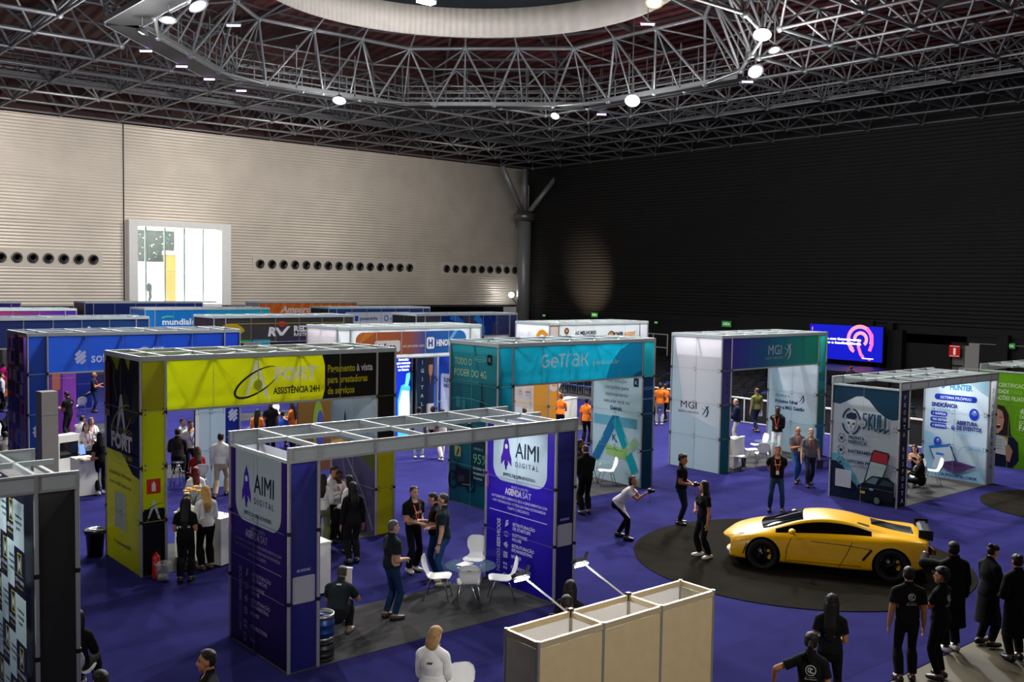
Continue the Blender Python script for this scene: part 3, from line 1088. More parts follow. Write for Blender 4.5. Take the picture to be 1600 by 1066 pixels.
a_logo(left, .25, 1.32, .34, '#cfe0e4', '#101010')
left.seams((), (1.1, 2.2, 3.32), '#b9bd80', .014)
right = Art(PW, 4.33, LIME2).rect(0, 2.2, PW, 2.13, INK).seams((), (1.1, 2.2, 3.3), '#8c8f50', .014)
inner = Art(DP, 4.33, '#3f3a78', '#20183c')
inner.grad(0, 2.1, DP, 1.2, '#cfe4f4', '#9fc6e2').grad(0, 3.3, DP, 1.03, '#a9cfe6', '#bcd9ec')
inner.grad(0, 1.15, DP, .95, '#6c5c8c', '#5c4c8a').poly([(0, 1.45), (0, 2.1), (.9, 2.1), (.35, 1.75)], '#f0a020').poly([(0, 1.65), (0, 2.0), (.5, 2.1), (.65, 2.0)], '#ffe9a0')
inner.poly([(.75, 2.1), (DP, 2.1), (DP, 1.45), (1.4, 1.75)], '#5a6a1e').poly([(.4, 1.85), (.95, 1.9), (DP, 1.2), (DP, 0), (.9, 0)], '#57507a')
inner.stroke([(.6, 1.85), (1.5, .9), (1.95, .1)], .03, '#b9b3cc').stroke([(.5, 1.8), (.8, .8), (.9, 0)], .03, '#9a90b4')
inner.poly([(.55, 2.3), (.65, 2.85), (.75, 2.3), (.65, 2.45)], '#1d2c4a').arc(.65, 2.45, .2, .08, .02, '#1d2c4a', 0, 360)
inner.fit(.95, 2.4, 'FORT', .22, .85, '#1d2c4a', 'L', .05)
inner.seams((DP / 2,), (1.1, 2.2, 3.3), '#b0b8bc', .012)
hd = hdr(6, LIME, LIME2)
hd.rect(3.62, 0, 1.38, 1.02, INK).poly([(3.55, 0), (3.7, .5), (3.55, 1.02), (3.75, 1.02), (3.75, 0)], INK)
a_logo(hd, 1.98, .52, .72)
hd.ell(2.0, .42, .1, .12, '#b0bc10')
hd.fit(2.38, .5, 'FORT', .27, 1.05, LOGOW, 'L', .06).fit(2.36, .2, 'ASSISTÊNCIA 24H', .14, 1.12, '#1c1d10', 'L', .03)
hd.fit(3.68, .62, 'Pagamento', .16, .72, '#d8cf20', 'L', .03).fit(4.44, .62, 'à vista', .16, .43, '#f0f0ee', 'L', .03)
hd.fit(3.68, .37, 'para prestadores', .16, 1.05, '#d8cf20', 'L', .03).fit(3.68, .12, 'de serviços', .16, .7, '#d8cf20', 'L', .03)
mseams(hd, 5, '#b4b890')
booth(7.03, 19.63, 6.0, HT, 'tall yellow-green and black FORT assistance booth with white A logo', side, left, right, inner, hd, '#dfe0c8')

# --- teal booth
TEAL = '#0a809a'
side = Art(DP, 4.33, '#1b6672', '#0f6a7e')
side.grad(0, 0, DP, 3.3, '#16707e', '#0a5468')
side.fit(.2, 3.78, 'TODO O', .19, .75, '#d9dc9a', 'L', .0).fit(.18, 3.48, 'PODER DO 4G', .19, 1.4, '#d9dc9a', 'L', .0)
side.fit(.18, 3.33, 'para o seu rastreador', .07, 1.1, '#6fb0b4', 'L')
side.arc(1.32, 3.98, .24, .07, .012, '#9cc4c6').text(1.32, 3.95, 'BEM-VINDO', .05, '#9cc4c6', 'C')
side.rrect(1.62, 3.84, .2, .28, .03, '#15242c').text(1.72, 3.93, 'K', .11, '#dfe8ea', 'C')
side.rect(1.33, 2.55, .17, .35, '#1d2a2e').rect(1.39, 2.85, .05, .5, '#24363a')
side.rrect(.3, 2.62, .2, .3, .05, '#3f97a0').rrect(.52, 2.58, .2, .26, .05, '#2f8792').text(.25, 2.42, 'RASTREADOR', .05, '#bfe0e0').text(.25, 2.3, 'GTK LW', .1, '#e0f0f0', 'L', .02)
side.fit(.2, 1.98, 'A moto bloqueia sozinha', .07, 1.5, '#a8d0d0', 'L').fit(.2, 1.83, 'A moto rastreia automaticamente', .075, 1.6, '#e0f0f0', 'L', .02).fit(.2, 1.7, 'Simples e seguro', .06, .6, '#b8d080', 'L')
side.rrect(.28, 1.28, .28, .28, .04, '#b9b878').poly([(.36, 1.32), (.46, 1.54), (.48, 1.44), (.4, 1.3)], '#1a1a1a')


def bike(a, x, y, s, c='#101416', c2='#2e383c'):
    for dx in (-.62, .62):
        a.arc(x + dx * s, y, .3 * s, .36 * s, .09 * s, c).ell(x + dx * s, y, .08 * s, .1 * s, c2)
    a.poly([(x - .45 * s, y + .2 * s), (x - .3 * s, y + .6 * s), (x + .05 * s, y + .55 * s), (x + .7 * s, y + .5 * s), (x + .75 * s, y + .42 * s), (x + .3 * s, y + .05 * s), (x - .15 * s, y - .12 * s), (x - .3 * s, y)], c)
    a.stroke([(x - .62 * s, y), (x - .4 * s, y + .78 * s), (x - .25 * s, y + .8 * s)], .07 * s, c).ell(x - .5 * s, y + .62 * s, .1 * s, .12 * s, c2)
    a.poly([(x - .5 * s, y + .1 * s), (x - .35 * s, y + .7 * s), (x + .1 * s, y + .62 * s), (x + .75 * s, y + .6 * s), (x + .85 * s, y + .35 * s), (x + .5 * s, y - .2 * s), (x - .25 * s, y - .25 * s)], c)
    a.ell(x - .1 * s, y + .12 * s, .14 * s, .16 * s, c2).ell(x + .12 * s, y + .16 * s, .13 * s, .15 * s, c2)
    a.stroke([(x + .1 * s, y - .1 * s), (x + .65 * s, y - .05 * s)], .05 * s, '#6c7478').stroke([(x - .35 * s, y + .85 * s), (x - .52 * s, y + .95 * s)], .05 * s, c)


side.rrect(1.0, .62, 1.04, 1.2, .05, '#0b3a4a')
side.fit(1.12, 1.56, 'OFERECE', .06, .4, '#9cc4c6').fit(1.1, 1.2, '95%', .26, .62, '#7fc49a', 'L')
for k, s_ in enumerate(('de índice de', 'recuperação', 'de motos')): side.text(1.12, 1.04 - k * .13, s_, .07, '#d4e6e6', 'L', .015)
bike(side, .62, .62, .62)
side.arc(.9, 2.4, 1.6, .5, .015, '#58b0c0', 60, 150)
side.seams((DP / 2,), (1.1, 2.2, 3.3), '#5fa0a8', .012)
left = Art(PW, 4.33, TEAL, '#0a5a6c').seams((), (1.1, 2.2, 3.3), '#a9c0c4', .014)
right = Art(PW, 4.33, '#1390a0', '#063f56').rect(0, 2.1, PW, 1.2, '#124a78').rect(0, 0, PW, 2.1, '#08465c').rect(0, 2.9, PW, .1, '#5a7fc0').rect(0, 2.62, PW, .04, '#79a8d0').seams((), (1.1, 2.2, 3.3), '#a9c0c4', .014)
inner = Art(DP, 4.33, '#b4ccd8', '#a4bcca')
for k, (s_, b_) in enumerate((('Sua solução', 0), ('completa para', 0), ('rastreamento', 0), ('veicular está na', 0), ('Getrak.', .03))): inner.text(DP / 2, 3.05 - k * .21, s_, .12, '#3c5a78' if not b_ else '#15507c', 'C', b_ + .005)
inner.rrect(1.72, 2.98, .2, .26, .03, '#122a40').text(1.82, 3.05, 'K', .11, '#dfe8ea', 'C')
inner.rect(.1, 1.72, 1.8, .3, '#6fb6c8')
inner.stroke([(.18, .62), (1.0, 1.95), (1.12, 1.9)], .3, '#2878a8').stroke([(1.0, 1.95), (1.86, .42)], .3, '#16a0b0')
inner.stroke([(1.45, .95), (1.9, 1.4)], .24, '#a8cc9a').stroke([(.65, .98), (1.5, .9)], .3, '#a4cc78')
inner.text(.66, .98, 'dados em tempo real', .055, '#3c5a2c', 'L').text(.42, 1.2, 'gestão', .06, '#d8ecf4', 'L', 0, 58).text(1.42, 1.4, 'rastreamento', .055, '#e8f8f8', 'L', 0, -60)
inner.text(1.0, 1.28, 'K', .19, '#14507c', 'C', .03).rect(1.06, 1.22, .04, .06, '#0c1c28')
inner.seams((DP / 2,), (1.1, 2.2, 3.3), '#93a6ae', .012)
hd = hdr(6, '#0c7890', '#069ec0')
hd.poly([(3.45, 0), (3.62, .42), (4.0, .8), (4.45, 1.02), (5, 1.02), (5, 0)], '#06aed2')
hd.poly([(4.5, 0), (4.7, .12), (5, .2), (5, 0)], '#0e7a9a')


def getrak(a, x, y, h, c):
    q = h * .16
    u = h
    # G e T r a K in round strokes
    a.arc(x + .42 * u, y + .5 * u, .36 * u, .42 * u, q, c, 50, 360).stroke([(x + .42 * u, y + .5 * u), (x + .8 * u, y + .5 * u)], q, c)
    a.arc(x + 1.32 * u, y + .38 * u, .32 * u, .32 * u, q, c, 0, 300).stroke([(x + 1.0 * u, y + .4 * u), (x + 1.64 * u, y + .4 * u)], q, c)
    a.stroke([(x + 1.72 * u, y + .92 * u), (x + 2.35 * u, y + .92 * u)], q, c).stroke([(x + 2.03 * u, y + .92 * u), (x + 2.03 * u, y)], q, c)
    a.stroke([(x + 2.5 * u, y), (x + 2.5 * u, y + .55 * u), (x + 2.62 * u, y + .85 * u), (x + 2.95 * u, y + .92 * u)], q, c)
    a.arc(x + 3.42 * u, y + .3 * u, .3 * u, .25 * u, q, c).stroke([(x + 3.15 * u, y + .9 * u), (x + 3.5 * u, y + .9 * u), (x + 3.72 * u, y + .72 * u), (x + 3.72 * u, y)], q, c)
    a.stroke([(x + 4.05 * u, y), (x + 4.05 * u, y + .98 * u)], q, c).stroke([(x + 4.1 * u, y + .5 * u), (x + 4.4 * u, y + .55 * u), (x + 4.68 * u, y + .98 * u)], q, c).stroke([(x + 4.4 * u, y + .5 * u), (x + 4.68 * u, y)], q, c)


getrak(hd, .98, .42, .37, '#ffffff')
hd.fit(2.9, .44, 'getrak.com.br', .13, 1.05, '#eaf8d0', 'L', .005)
mseams(hd, 5, '#7fb4bc')
booth(16.2, 19.63, 6.0, HT, 'tall teal GETRAK booth with motorcycle print on its side', side, left, right, inner, hd, '#d8d8cc')


# --- white and purple-teal MGI booth
def x_logo(a, x, y, s, c, c2):
    a.arc(x - .1 * s, y + .02 * s, .62 * s, .5 * s, .16 * s, c2, -10, 110, -30, True)
    a.stroke([(x + .5 * s, y + .55 * s), (x + .2 * s, y + .2 * s), (x - .1 * s, y - .25 * s), (x - .3 * s, y - .5 * s)], [.15 * s, .13 * s, .1 * s, .04 * s], c)
    a.arc(x - .05 * s, y - .05 * s, .5 * s, .62 * s, .16 * s, c, -80, 60, 0, True)
    a.stroke([(x - .45 * s, y + .3 * s), (x, y + .12 * s), (x + .4 * s, y - .3 * s)], [.03 * s, .09 * s, .03 * s], c2)


side = Art(DP, 4.33, '#c4c2cc', '#aec2ce')
side.poly([(0, 0), (0, 4.33), (.12, 4.33), (.5, 2.2), (.5, 1.9), (DP, 1.4), (DP, 0)], '#b4c8d0')
side.fit(.4, 1.98, 'MGI', .24, .7, '#1d2030', 'L', 0)
side.fit(.32, 1.83, 'GESTÃO E NEGÓCIOS', .065, .86, '#2a3040', 'L', .01)
x_logo(side, 1.43, 1.96, .3, '#16305c', '#2aa0b0')
side.seams((DP / 2,), (1.1, 2.2, 3.3), '#9a9ea6', .012)
left = Art(PW, 4.33, '#4a3c86', '#0c6a68').grad(0, 2.2, PW, 2.13, '#3c2c86', '#5a4f94').grad(0, 0, PW, 2.2, '#285a78', '#0a6a66')
for k, s_ in enumerate('SINDIC'): left.text(.3, 3.28 - k * .24, s_, .12, '#1c1840', 'C', .01)
left.seams((), (1.1, 2.2, 3.3), '#b0b0c4', .014)
right = Art(PW, 4.33, '#128a78', '#1a4a86').rect(0, 2.7, PW, .3, '#1a8aa0').rect(0, 1.2, PW, 1.2, '#1c7a70').seams((), (1.1, 2.2, 3.3), '#8fc0b8', .012)
inner = Art(DP, 4.33, '#bcc8da', '#b0c4d0').poly([(0, 0), (0, 3.3), (.3, 3.3), (.75, 2.0), (DP, 1.2), (DP, 0)], '#b2ccd6')
inner.fit(.32, 2.0, 'Alcance o', .12, .62, '#343c58', 'L').fit(.32, 1.78, 'Próximo Nível', .12, .95, '#343c70', 'L', .04).fit(.32, 1.56, 'com a MGI Gestão', .12, 1.25, '#343c70', 'L', .04)
x_logo(inner, 1.42, 2.0, .24, '#16305c', '#2aa0c0')
inner.seams((DP / 2,), (1.1, 2.2, 3.3), '#96a4ae', .012)
hd = hdr(6, '#3a2a80', '#128a76')
hd.it[0] = (hd.it[0][0], [(0, 1, 2, 3)], [lin('#3a2a80'), lin('#128a76'), lin('#128a76'), lin('#3a2a80')])
hd.grad(0, 0, 1.6, 1.02, '#4430a0', '#245a90', True).grad(1.6, 0, 3.4, 1.02, '#245a90', '#14a488', True)
hd.fit(1.92, .42, 'MGI', .33, .78, '#d4d8d6', 'L', 0).fit(1.8, .27, 'GESTÃO E NEGÓCIOS', .08, 1.0, '#b8c4c8', 'L')
x_logo(hd, 3.02, .52, .42, '#d8dad4', '#d0d6d2')
mseams(hd, 5, '#5c7890')
booth(25.4, 19.63, 5.95, HT, 'tall white and purple-teal MGI booth', side, left, right, inner, hd, '#dedad2')


# --- purple AIMI booth (low, open fascia beam)
def aimi(light):  # light picks lamplit inks, otherwise shaded ones; the lighting sits in the colour
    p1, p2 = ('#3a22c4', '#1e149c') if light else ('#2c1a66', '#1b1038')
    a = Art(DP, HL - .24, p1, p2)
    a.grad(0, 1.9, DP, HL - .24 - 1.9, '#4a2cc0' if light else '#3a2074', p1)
    a.rrect(.22, 2.08, 1.6, HL - .24 - 2.08, .3, '#cfe6ea' if light else '#b9c9cc', 0, 0)
    lo = '#4a24a8'
    # rocket mark
    a.poly([(.62, 3.0), (.7, 2.85), (.73, 2.66), (.78, 2.55), (.78, 2.4), (.72, 2.46), (.68, 2.5), (.56, 2.5), (.52, 2.46), (.46, 2.4), (.46, 2.55), (.51, 2.66), (.54, 2.85)], lo)
    a.ell(.62, 2.78, .045, .05, '#dff0f2').ell(.62, 2.45, .06, .07, lo).ell(.62, 2.38, .03, .07, '#2c20a0')
    a.fit(.9, 2.6, 'AIMI', .31, .68, '#1b2a3a', 'L', .0).fit(.9, 2.42, 'D I G I T A L', .1, .68, '#3c4a58', 'L')
    a.fit(1.02, 2.2, 'JUNTOS, DA IDEIA AO FUTURO', .06, .95, '#222a44', 'C', .02)
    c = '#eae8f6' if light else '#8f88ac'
    a.fit(1.05, 1.98, 'NOVO PRODUTO', .05, .5, c, 'C').fit(.62, 1.84, 'AGENDA', .12, .5, c, 'L', .05).fit(1.14, 1.84, 'SAT', .12, .26, c, 'L')
    for k, s_ in enumerate(('AUTOMATIZE E GERENCIE SEUS AGENDAMENTOS COM', 'UMA TECNOLOGIA INTEGRADA PARA ECONOMIZAR', 'TEMPO E RECURSOS.')): a.text(1.03, 1.73 - k * .09, s_, .05, c, 'C', .012, 0, .92 if k < 2 else 1)
    a.rect(.15, 1.46, 1.72, .015, c)
    a.fit(.5, .25, 'NOSSOS', .1, .46, c, 'L', 0, 90).fit(.5, .74, 'SERVIÇOS', .1, .58, c, 'L', .05, 90)
    for k, s_ in enumerate((('ESTRUTURAÇÃO', 'DE STARTUPS'), ('SOFTWARE', 'HOUSE'), ('ESTRUTURAÇÃO', 'DE MARKETING'), ('BOARD', ''), ('CONSULTORIA', ''), ('HUB', ''))):
        y = 1.26 - k * .21
        for j, q in enumerate(s_):
            if q: a.text(.88, y - .01 - j * .085, q, .06, c, 'L', .03)
        x = .7
        if k == 0: a.poly([(x - .05, y - .08), (x - .02, y + .06), (x + .05, y + .08), (x + .05, y - .02), (x - .02, y - .06)], c).ell(x + .02, y + .03, .015, .015, p1)
        elif k == 1: a.arc(x, y, .06, .05, .014, c, 0, 180).rect(x - .07, y - .04, .14, .014, c).rect(x - .01, y - .07, .014, .07, c)
        elif k == 2: a.poly([(x - .06, y - .02), (x - .06, y + .02), (x + .04, y + .07), (x + .04, y - .07)], c).rect(x + .055, y - .02, .02, .04, c)
        elif k == 3: a.rect(x - .06, y - .05, .12, .12, c).rect(x - .04, y - .02, .08, .012, p2).rect(x - .04, y + .02, .08, .012, p2)
        elif k == 4:
            for dx in (-.05, .02):
                for dy in (-.06, .02): a.rect(x + dx, y + dy, .045, .05, c)
        else: a.arc(x, y, .055, .065, .016, c, -30, 210).rect(x - .03, y - .07, .06, .04, c)
    a.stroke([(.12, 2.25), (.16, 2.0), (.1, 1.85)], .04, '#a03a9a')
    a.seams((DP / 2,), (1.08, 2.16), '#8a86a8' if not light else '#7a70c0', .01)
    return a


def nav(light):  # brighter and dimmer copy of one navy print, shade put into the colour
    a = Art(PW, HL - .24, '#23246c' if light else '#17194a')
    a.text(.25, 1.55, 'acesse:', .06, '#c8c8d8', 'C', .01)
    a.rrect(.06, 1.06, .38, .42, .03, '#b8b8c2')
    a.ell(.03, 3.1, .01, .01, '#777')
    return a


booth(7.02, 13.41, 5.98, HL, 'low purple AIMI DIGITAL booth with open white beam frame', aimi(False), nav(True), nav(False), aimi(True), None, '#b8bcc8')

# --- black and white checker booth cut by the left edge
inner = Art(DP, HL - .24, '#1a1a28')
cw, ch = DP / 4, (HL - .24) / 5.2
for i in range(4):
    for j in range(6):
        x0, y0 = i * cw, min(j * ch, HL - .24)
        hh = min(ch, HL - .24 - y0)
        if (i + j) % 2:
            inner.rect(x0, y0, cw, hh, '#c2dade')
            for k, s_ in enumerate(('A assessoria que', 'a sua associação', 'precisa!')):
                if y0 + .4 < HL - .3: inner.fit(x0 + cw / 2, y0 + .4 - k * .08, s_, .045, cw * (.62 if k < 2 else .35), '#2a2c3c', 'C', .02)
        else:
            inner.rect(x0, y0, cw, hh, '#1a1a28')
            if hh > .5:
                inner.stroke([(x0 + .17, y0 + .27), (x0 + .34, y0 + .27), (x0 + .34, y0 + .55), (x0 + .17, y0 + .55)], .025, '#c8cc20', True)
                inner.poly([(x0 + .2, y0 + .3), (x0 + .2, y0 + .52), (x0 + .255, y0 + .42), (x0 + .31, y0 + .52), (x0 + .31, y0 + .3), (x0 + .255, y0 + .38)], '#bcd0d4')
            if y0 + .25 < HL - .3:
                inner.fit(x0 + cw / 2, y0 + .17, 'COSTA & MARINHO', .05, cw * .8, '#d8d8dc', 'C', .02).fit(x0 + cw / 2, y0 + .1, 'Advogados associados', .035, cw * .62, '#b4b828', 'C', .01)
inner.seams((DP / 2,), (1.08, 2.16), '#7e8a90', .01)
blk = Art(PW, HL - .24, '#262527').seams((), (), '#222')
booth(-2.0, 13.41, 5.97, HL, 'low booth at left edge with black and pale checker print', None, blk, blk, inner, None, '#c8c8c8', carpet='under the checker booth at the left edge')

# --- skull and hunter booth
side = Art(DP, HL - .24, '#aab4bc', '#9fabb6')
side.poly([(0, 3.235), (0, 2.72), (.25, 2.7), (.5, 2.82), (.75, 2.96), (.95, 2.98), (1.15, 2.88), (1.4, 2.62), (1.65, 2.45), (1.85, 2.4), (DP, 2.44), (DP, 3.235)], '#16405a')
side.poly([(0, 1.28), (.25, 1.28), (.55, 1.1), (.8, .75), (1.0, .45), (1.0, .3), (0, .3)], '#5f9db2')
side.poly([(0, 0), (0, 1.08), (.2, 1.06), (.42, .92), (.65, .62), (.9, .38), (1.2, .3), (DP, .3), (DP, 0)], '#122038')
NV = '#16304e'
for k in range(4): side.arc(.62, 2.24, .27, .36, .05, NV, 12 + 90 * k, 78 + 90 * k)
side.poly([(.46, 2.32), (.47, 2.42), (.6, 2.5), (.78, 2.48), (.79, 2.36), (.72, 2.3)], NV)
side.poly([(.48, 2.3), (.76, 2.28), (.77, 2.16), (.72, 2.08), (.71, 1.98), (.55, 1.98), (.54, 2.08), (.48, 2.16)], '#c4ccd2')
side.poly([(.51, 2.24), (.59, 2.2), (.58, 2.14), (.52, 2.17)], NV).poly([(.74, 2.22), (.66, 2.19), (.67, 2.13), (.73, 2.16)], NV).poly([(.62, 2.14), (.65, 2.08), (.6, 2.08)], NV)
for k in range(4): side.rect(.56 + .04 * k, 2.0, .008, .06, NV)


def skulltxt(a, x, y, h, w, c):
    s_ = w / 5.0
    q = .36 * s_
    u = s_
    def st(*p): a.stroke([(x + p_[0] * u, y + p_[1] * h) for p_ in p], q, c)
    st((.8, .95), (.15, .95), (.15, .62), (.75, .48), (.75, .18), (.1, -.08))
    st((1.2, 1), (1.2, -.1)); st((1.85, 1), (1.25, .5), (1.85, 0))
    st((2.2, 1), (2.2, .1), (2.5, -.12), (2.8, .1), (2.8, 1))
    st((3.2, 1), (3.2, -.15), (3.8, .1)); st((4.1, 1), (4.1, -.2), (4.8, .1))


skulltxt(side, .98, 2.1, .42, .84, '#1c4a62')
side.text(1.3, 1.88, 'RASTREADORES', .05, '#8a98a4', 'C')
for k, (a1, a2) in enumerate((('PRONTA', 'RESPOSTA'), ('RASTREAMENTO', ''), ('VISTORIA PRÉVIA', 'C/ ANÁLISE PRECISA'))):
    y = 1.74 - k * .34
    for j in range(4): side.arc(.36, y, .1, .13, .02, NV, 10 + j * 90, 80 + j * 90)
    side.ell(.36, y, .05, .05, NV)
    side.text(.58, y + (.01 if a2 else -.04), a1, .085, NV, 'L', .04)
    if a2: side.text(.58, y - .11, a2, .085 if k == 0 else .06, NV if k == 0 else '#5a6a80', 'L', .04 if k == 0 else .01)
side.rect(.22, .35, .5, .5, '#b4b8c4')
side.poly([(1.05, .4), (1.35, 1.5), (1.4, 1.54), (1.82, 1.5), (1.86, 1.42), (1.6, .5)], '#202830').poly([(1.1, .42), (1.3, 1.2), (1.78, 1.16), (1.56, .5)], '#9fb4b4').poly([(1.31, 1.22), (1.38, 1.5), (1.8, 1.46), (1.79, 1.18)], '#a03038')


def carprint(a, x, y, s):
    a.poly([(x, y + .1 * s), (x + .05 * s, y + .38 * s), (x + .25 * s, y + .5 * s), (x + .5 * s, y + .72 * s), (x + 1.0 * s, y + .74 * s), (x + 1.2 * s, y + .6 * s), (x + 1.2 * s, y + .05 * s), (x + .2 * s, y - .05 * s)], '#10161c')
    a.poly([(x + .3 * s, y + .5 * s), (x + .52 * s, y + .68 * s), (x + .72 * s, y + .68 * s), (x + .62 * s, y + .48 * s)], '#5c7480').poly([(x + .72 * s, y + .48 * s), (x + .85 * s, y + .66 * s), (x + 1.12 * s, y + .62 * s), (x + 1.18 * s, y + .5 * s)], '#2e3c44')
    a.rect(x + .14 * s, y + .16 * s, .16 * s, .07 * s, '#c0b020').ell(x + .68 * s, y + .02 * s, .14 * s, .16 * s, '#060809').ell(x + .68 * s, y + .02 * s, .09 * s, .1 * s, '#59666c')
    a.stroke([(x + .05 * s, y + .3 * s), (x + .6 * s, y + .36 * s), (x + 1.2 * s, y + .34 * s)], .015 * s, '#4c5860').ell(x + .5 * s, y + .32 * s, .07 * s, .035 * s, '#8fa0a8')


carprint(side, .88, .12, .95)
side.seams((DP / 2,), (1.08, 2.16), '#8d979e', .01)
left = Art(PW, HL - .24, '#2c2c4c', '#0d1526').grad(0, 2.2, PW, 1.035, '#3c3a62', '#161f38')
for k, s_ in enumerate('PRONTA RESPOSTA'):
    if s_ != ' ': left.text(.25, 2.98 - k * .203, s_, .12, '#d4d6de', 'C', .02)
right = Art(PW, HL - .24, '#b4bac0', '#a4a8b0')
for k, s_ in enumerate('SINDICÂNCIA'): right.text(.25, 2.85 - k * .235, s_, .13, '#20243c', 'C', .02)
inner = Art(DP, HL - .24, '#d8e6f2', '#bcdcf0')
inner.poly([(1.3, 3.235), (1.5, 3.05), (1.8, 2.85), (DP, 2.7), (DP, 3.235)], '#a9d0e0').poly([(0, 1.5), (.3, 1.42), (.6, 1.1), (.9, .6), (DP, .5), (DP, 0), (0, 0)], '#a4d0ea')
inner.fit(.82, 2.86, 'HUNTER', .17, .72, '#3a9ad0', 'L', .05).poly([(.56, 2.86), (.56, 3.05), (.74, 3.03), (.64, 2.97), (.66, 2.9)], '#3a9ad0')
inner.rrect(.34, 2.5, 1.35, .19, .09, '#1a3ab0').fit(1.02, 2.55, 'SISTEMA PRÓPRIO', .085, 1.0, '#e8f0ff', 'C', .02)
inner.fit(.25, 2.28, 'SINDICÂNCIA', .12, .85, '#2a3080', 'L', .05).fit(.25, 2.17, 'EM TEMPO REAL', .07, .65, '#8ac4e4', 'L', .02)
for k, s_ in enumerate(('+ RÁPIDA', 'VIA SISTEMA', '+ INOVAÇÃO')): inner.rrect(.23, 1.98 - k * .19, .55, .15, .07, '#1a3ab0').text(.3, 2.02 - k * .19, s_, .07, '#e8f0ff', 'L', .03)
for x_, y_, r_ in ((1.62, 2.14, .15), (.98, 1.66, .055), (.5, 1.16, .12)): inner.ell(x_, y_, r_, r_ * 1.25, '#1c3cc0').ell(x_ + r_ * .1, y_ + r_ * .3, r_ * .6, r_ * .6, '#5c86e0').ell(x_ + r_ * .15, y_ + r_ * .55, r_ * .25, r_ * .22, '#dce8ff')
inner.fit(1.1, 1.78, 'ABERTURA', .12, .65, '#2a3080', 'L', .05).fit(1.1, 1.62, 'DE EVENTOS', .12, .78, '#2a3080', 'L', .05).fit(1.1, 1.52, 'C/ INTELIGÊNCIA', .06, .68, '#8ac4e4', 'L').fit(1.1, 1.43, 'ARTIFICIAL', .06, .42, '#8ac4e4', 'L')
inner.text(1.5, 1.1, 'ESCANEIE O', .05, '#6cb0dc', 'L').text(1.5, 1.02, 'QR CODE', .06, '#4c9cdc', 'L', .02)
inner.poly([(.22, .98), (.92, 1.14), (1.15, .62), (.48, .45)], '#243a8c').poly([(.26, .96), (.9, 1.1), (1.1, .63), (.5, .49)], '#cfe4f0').poly([(.24, .98), (.91, 1.12), (.88, 1.04), (.27, .9)], '#2a7ad0')
inner.poly([(.5, .46), (1.15, .62), (1.78, .52), (1.1, .22)], '#5a3c70').poly([(.85, .5), (1.15, .57), (1.45, .5), (1.1, .42)], '#453060')
inner.poly([(.36, .3), (.5, .82), (.74, .8), (.6, .28)], '#cfe4f4').poly([(.47, .74), (.5, .82), (.74, .8), (.72, .73)], '#3a8ad8')
inner.arc(1.5, .75, .32, .38, .012, '#8c9cd0', -100, 210)
inner.text(.8, .25, '@grupohunter', .05, '#3a6ac0', 'L', .01).fit(.62, .1, 'GRUPOHUNTER.COM.BR', .085, 1.2, '#24407c', 'L', .04)
inner.seams((DP / 2,), (1.08, 2.16), '#93a4b4', .01)
booth(25.4, 13.6, 5.88, HL, 'low SKULL and HUNTER booth with skull emblem panel', side, left, right, inner, None, '#20344a')

# --- green booth at the right edge
side = Art(DP, HL - .24, '#6fb016', '#5f9e10')
side.fit(.35, 2.76, 'EM', .1, .22, '#8cc43c', 'L').fit(.62, 2.74, 'CERTIFICAÇÃO', .13, 1.1, '#e4f4d0', 'L', .03)
side.fit(.06, 2.52, 'REGULARIDADE', .13, .92, '#e4f4d0', 'L', .03).fit(1.05, 2.52, 'PARA AS', .13, .6, '#a8d060', 'L')
side.fit(.06, 2.3, 'ASSOCIAÇÕES FILIADAS', .13, 1.6, '#e4f4d0', 'L', .03)
side.poly([(.3, .7), (.34, 1.5), (.42, 1.95), (.62, 2.12), (.85, 2.08), (1.02, 1.8), (1.08, 1.3), (1.12, .8)], '#2e1d1a')
side.poly([(0, 0), (0, 1.25), (.35, 1.3), (.75, 1.1), (1.1, 1.15), (1.35, .9), (1.4, .3), (1.2, 0)], '#141c38')
side.poly([(.45, 1.2), (.44, 1.6), (.5, 1.88), (.64, 1.98), (.8, 1.9), (.87, 1.6), (.82, 1.3), (.68, 1.12)], '#c99a84')
side.poly([(.54, 1.46), (.78, 1.46), (.74, 1.32), (.62, 1.3)], '#5a1c20').rect(.56, 1.42, .2, .03, '#fff').rect(.53, 1.68, .1, .02, '#3a2420').rect(.7, 1.68, .1, .02, '#3a2420')
side.poly([(.2, .48), (.24, 1.12), (1.02, 1.04), (1.0, .42)], '#d4dedc').poly([(.85, 1.06), (1.02, 1.04), (1.0, .9)], '#d0a838')
for k in range(4): side.rect(.34, .92 - k * .1, .5, .012, '#6a8a80')
side.poly([(.95, .75), (1.08, .8), (1.2, .6), (1.12, .2), (1.0, .25)], '#c0907a')
side.arc(1.55, 1.62, .32, .42, .012, '#8cc43c').fit(1.4, 1.9, '#', .18, .18, '#e4f4d0', 'L', .03)
for k, (s_, h_) in enumerate((('TANTO', .11), ('COMO', .1), ('FAN', .2))): side.fit(1.36, 1.72 - k * .17 - (.06 if k == 2 else 0), s_, h_, .45, '#e4f4d0', 'L', .03)
side.seams((DP / 2,), (1.08, 2.16), '#8cb85c', .01)
booth(34.45, 13.5, 5.9, HL, 'low bright green booth at right edge with laughing woman print', side, None, None, None, None, '#c8d4c0', carpet='under the bright green booth at the right edge')


# --- blue booth with zigzag mark
def zig(a, x, y, s, c):
    a.stroke([(x - .35 * s, y + .12 * s), (x + .02 * s, y + .5 * s)], .22 * s, c).stroke([(x - .38 * s, y - .2 * s), (x + .38 * s, y + .42 * s)], .24 * s, c).stroke([(x - .3 * s, y - .45 * s), (x + .4 * s, y + .12 * s)], .22 * s, c).stroke([(x + .02 * s, y - .52 * s), (x + .38 * s, y - .22 * s)], .2 * s, c)


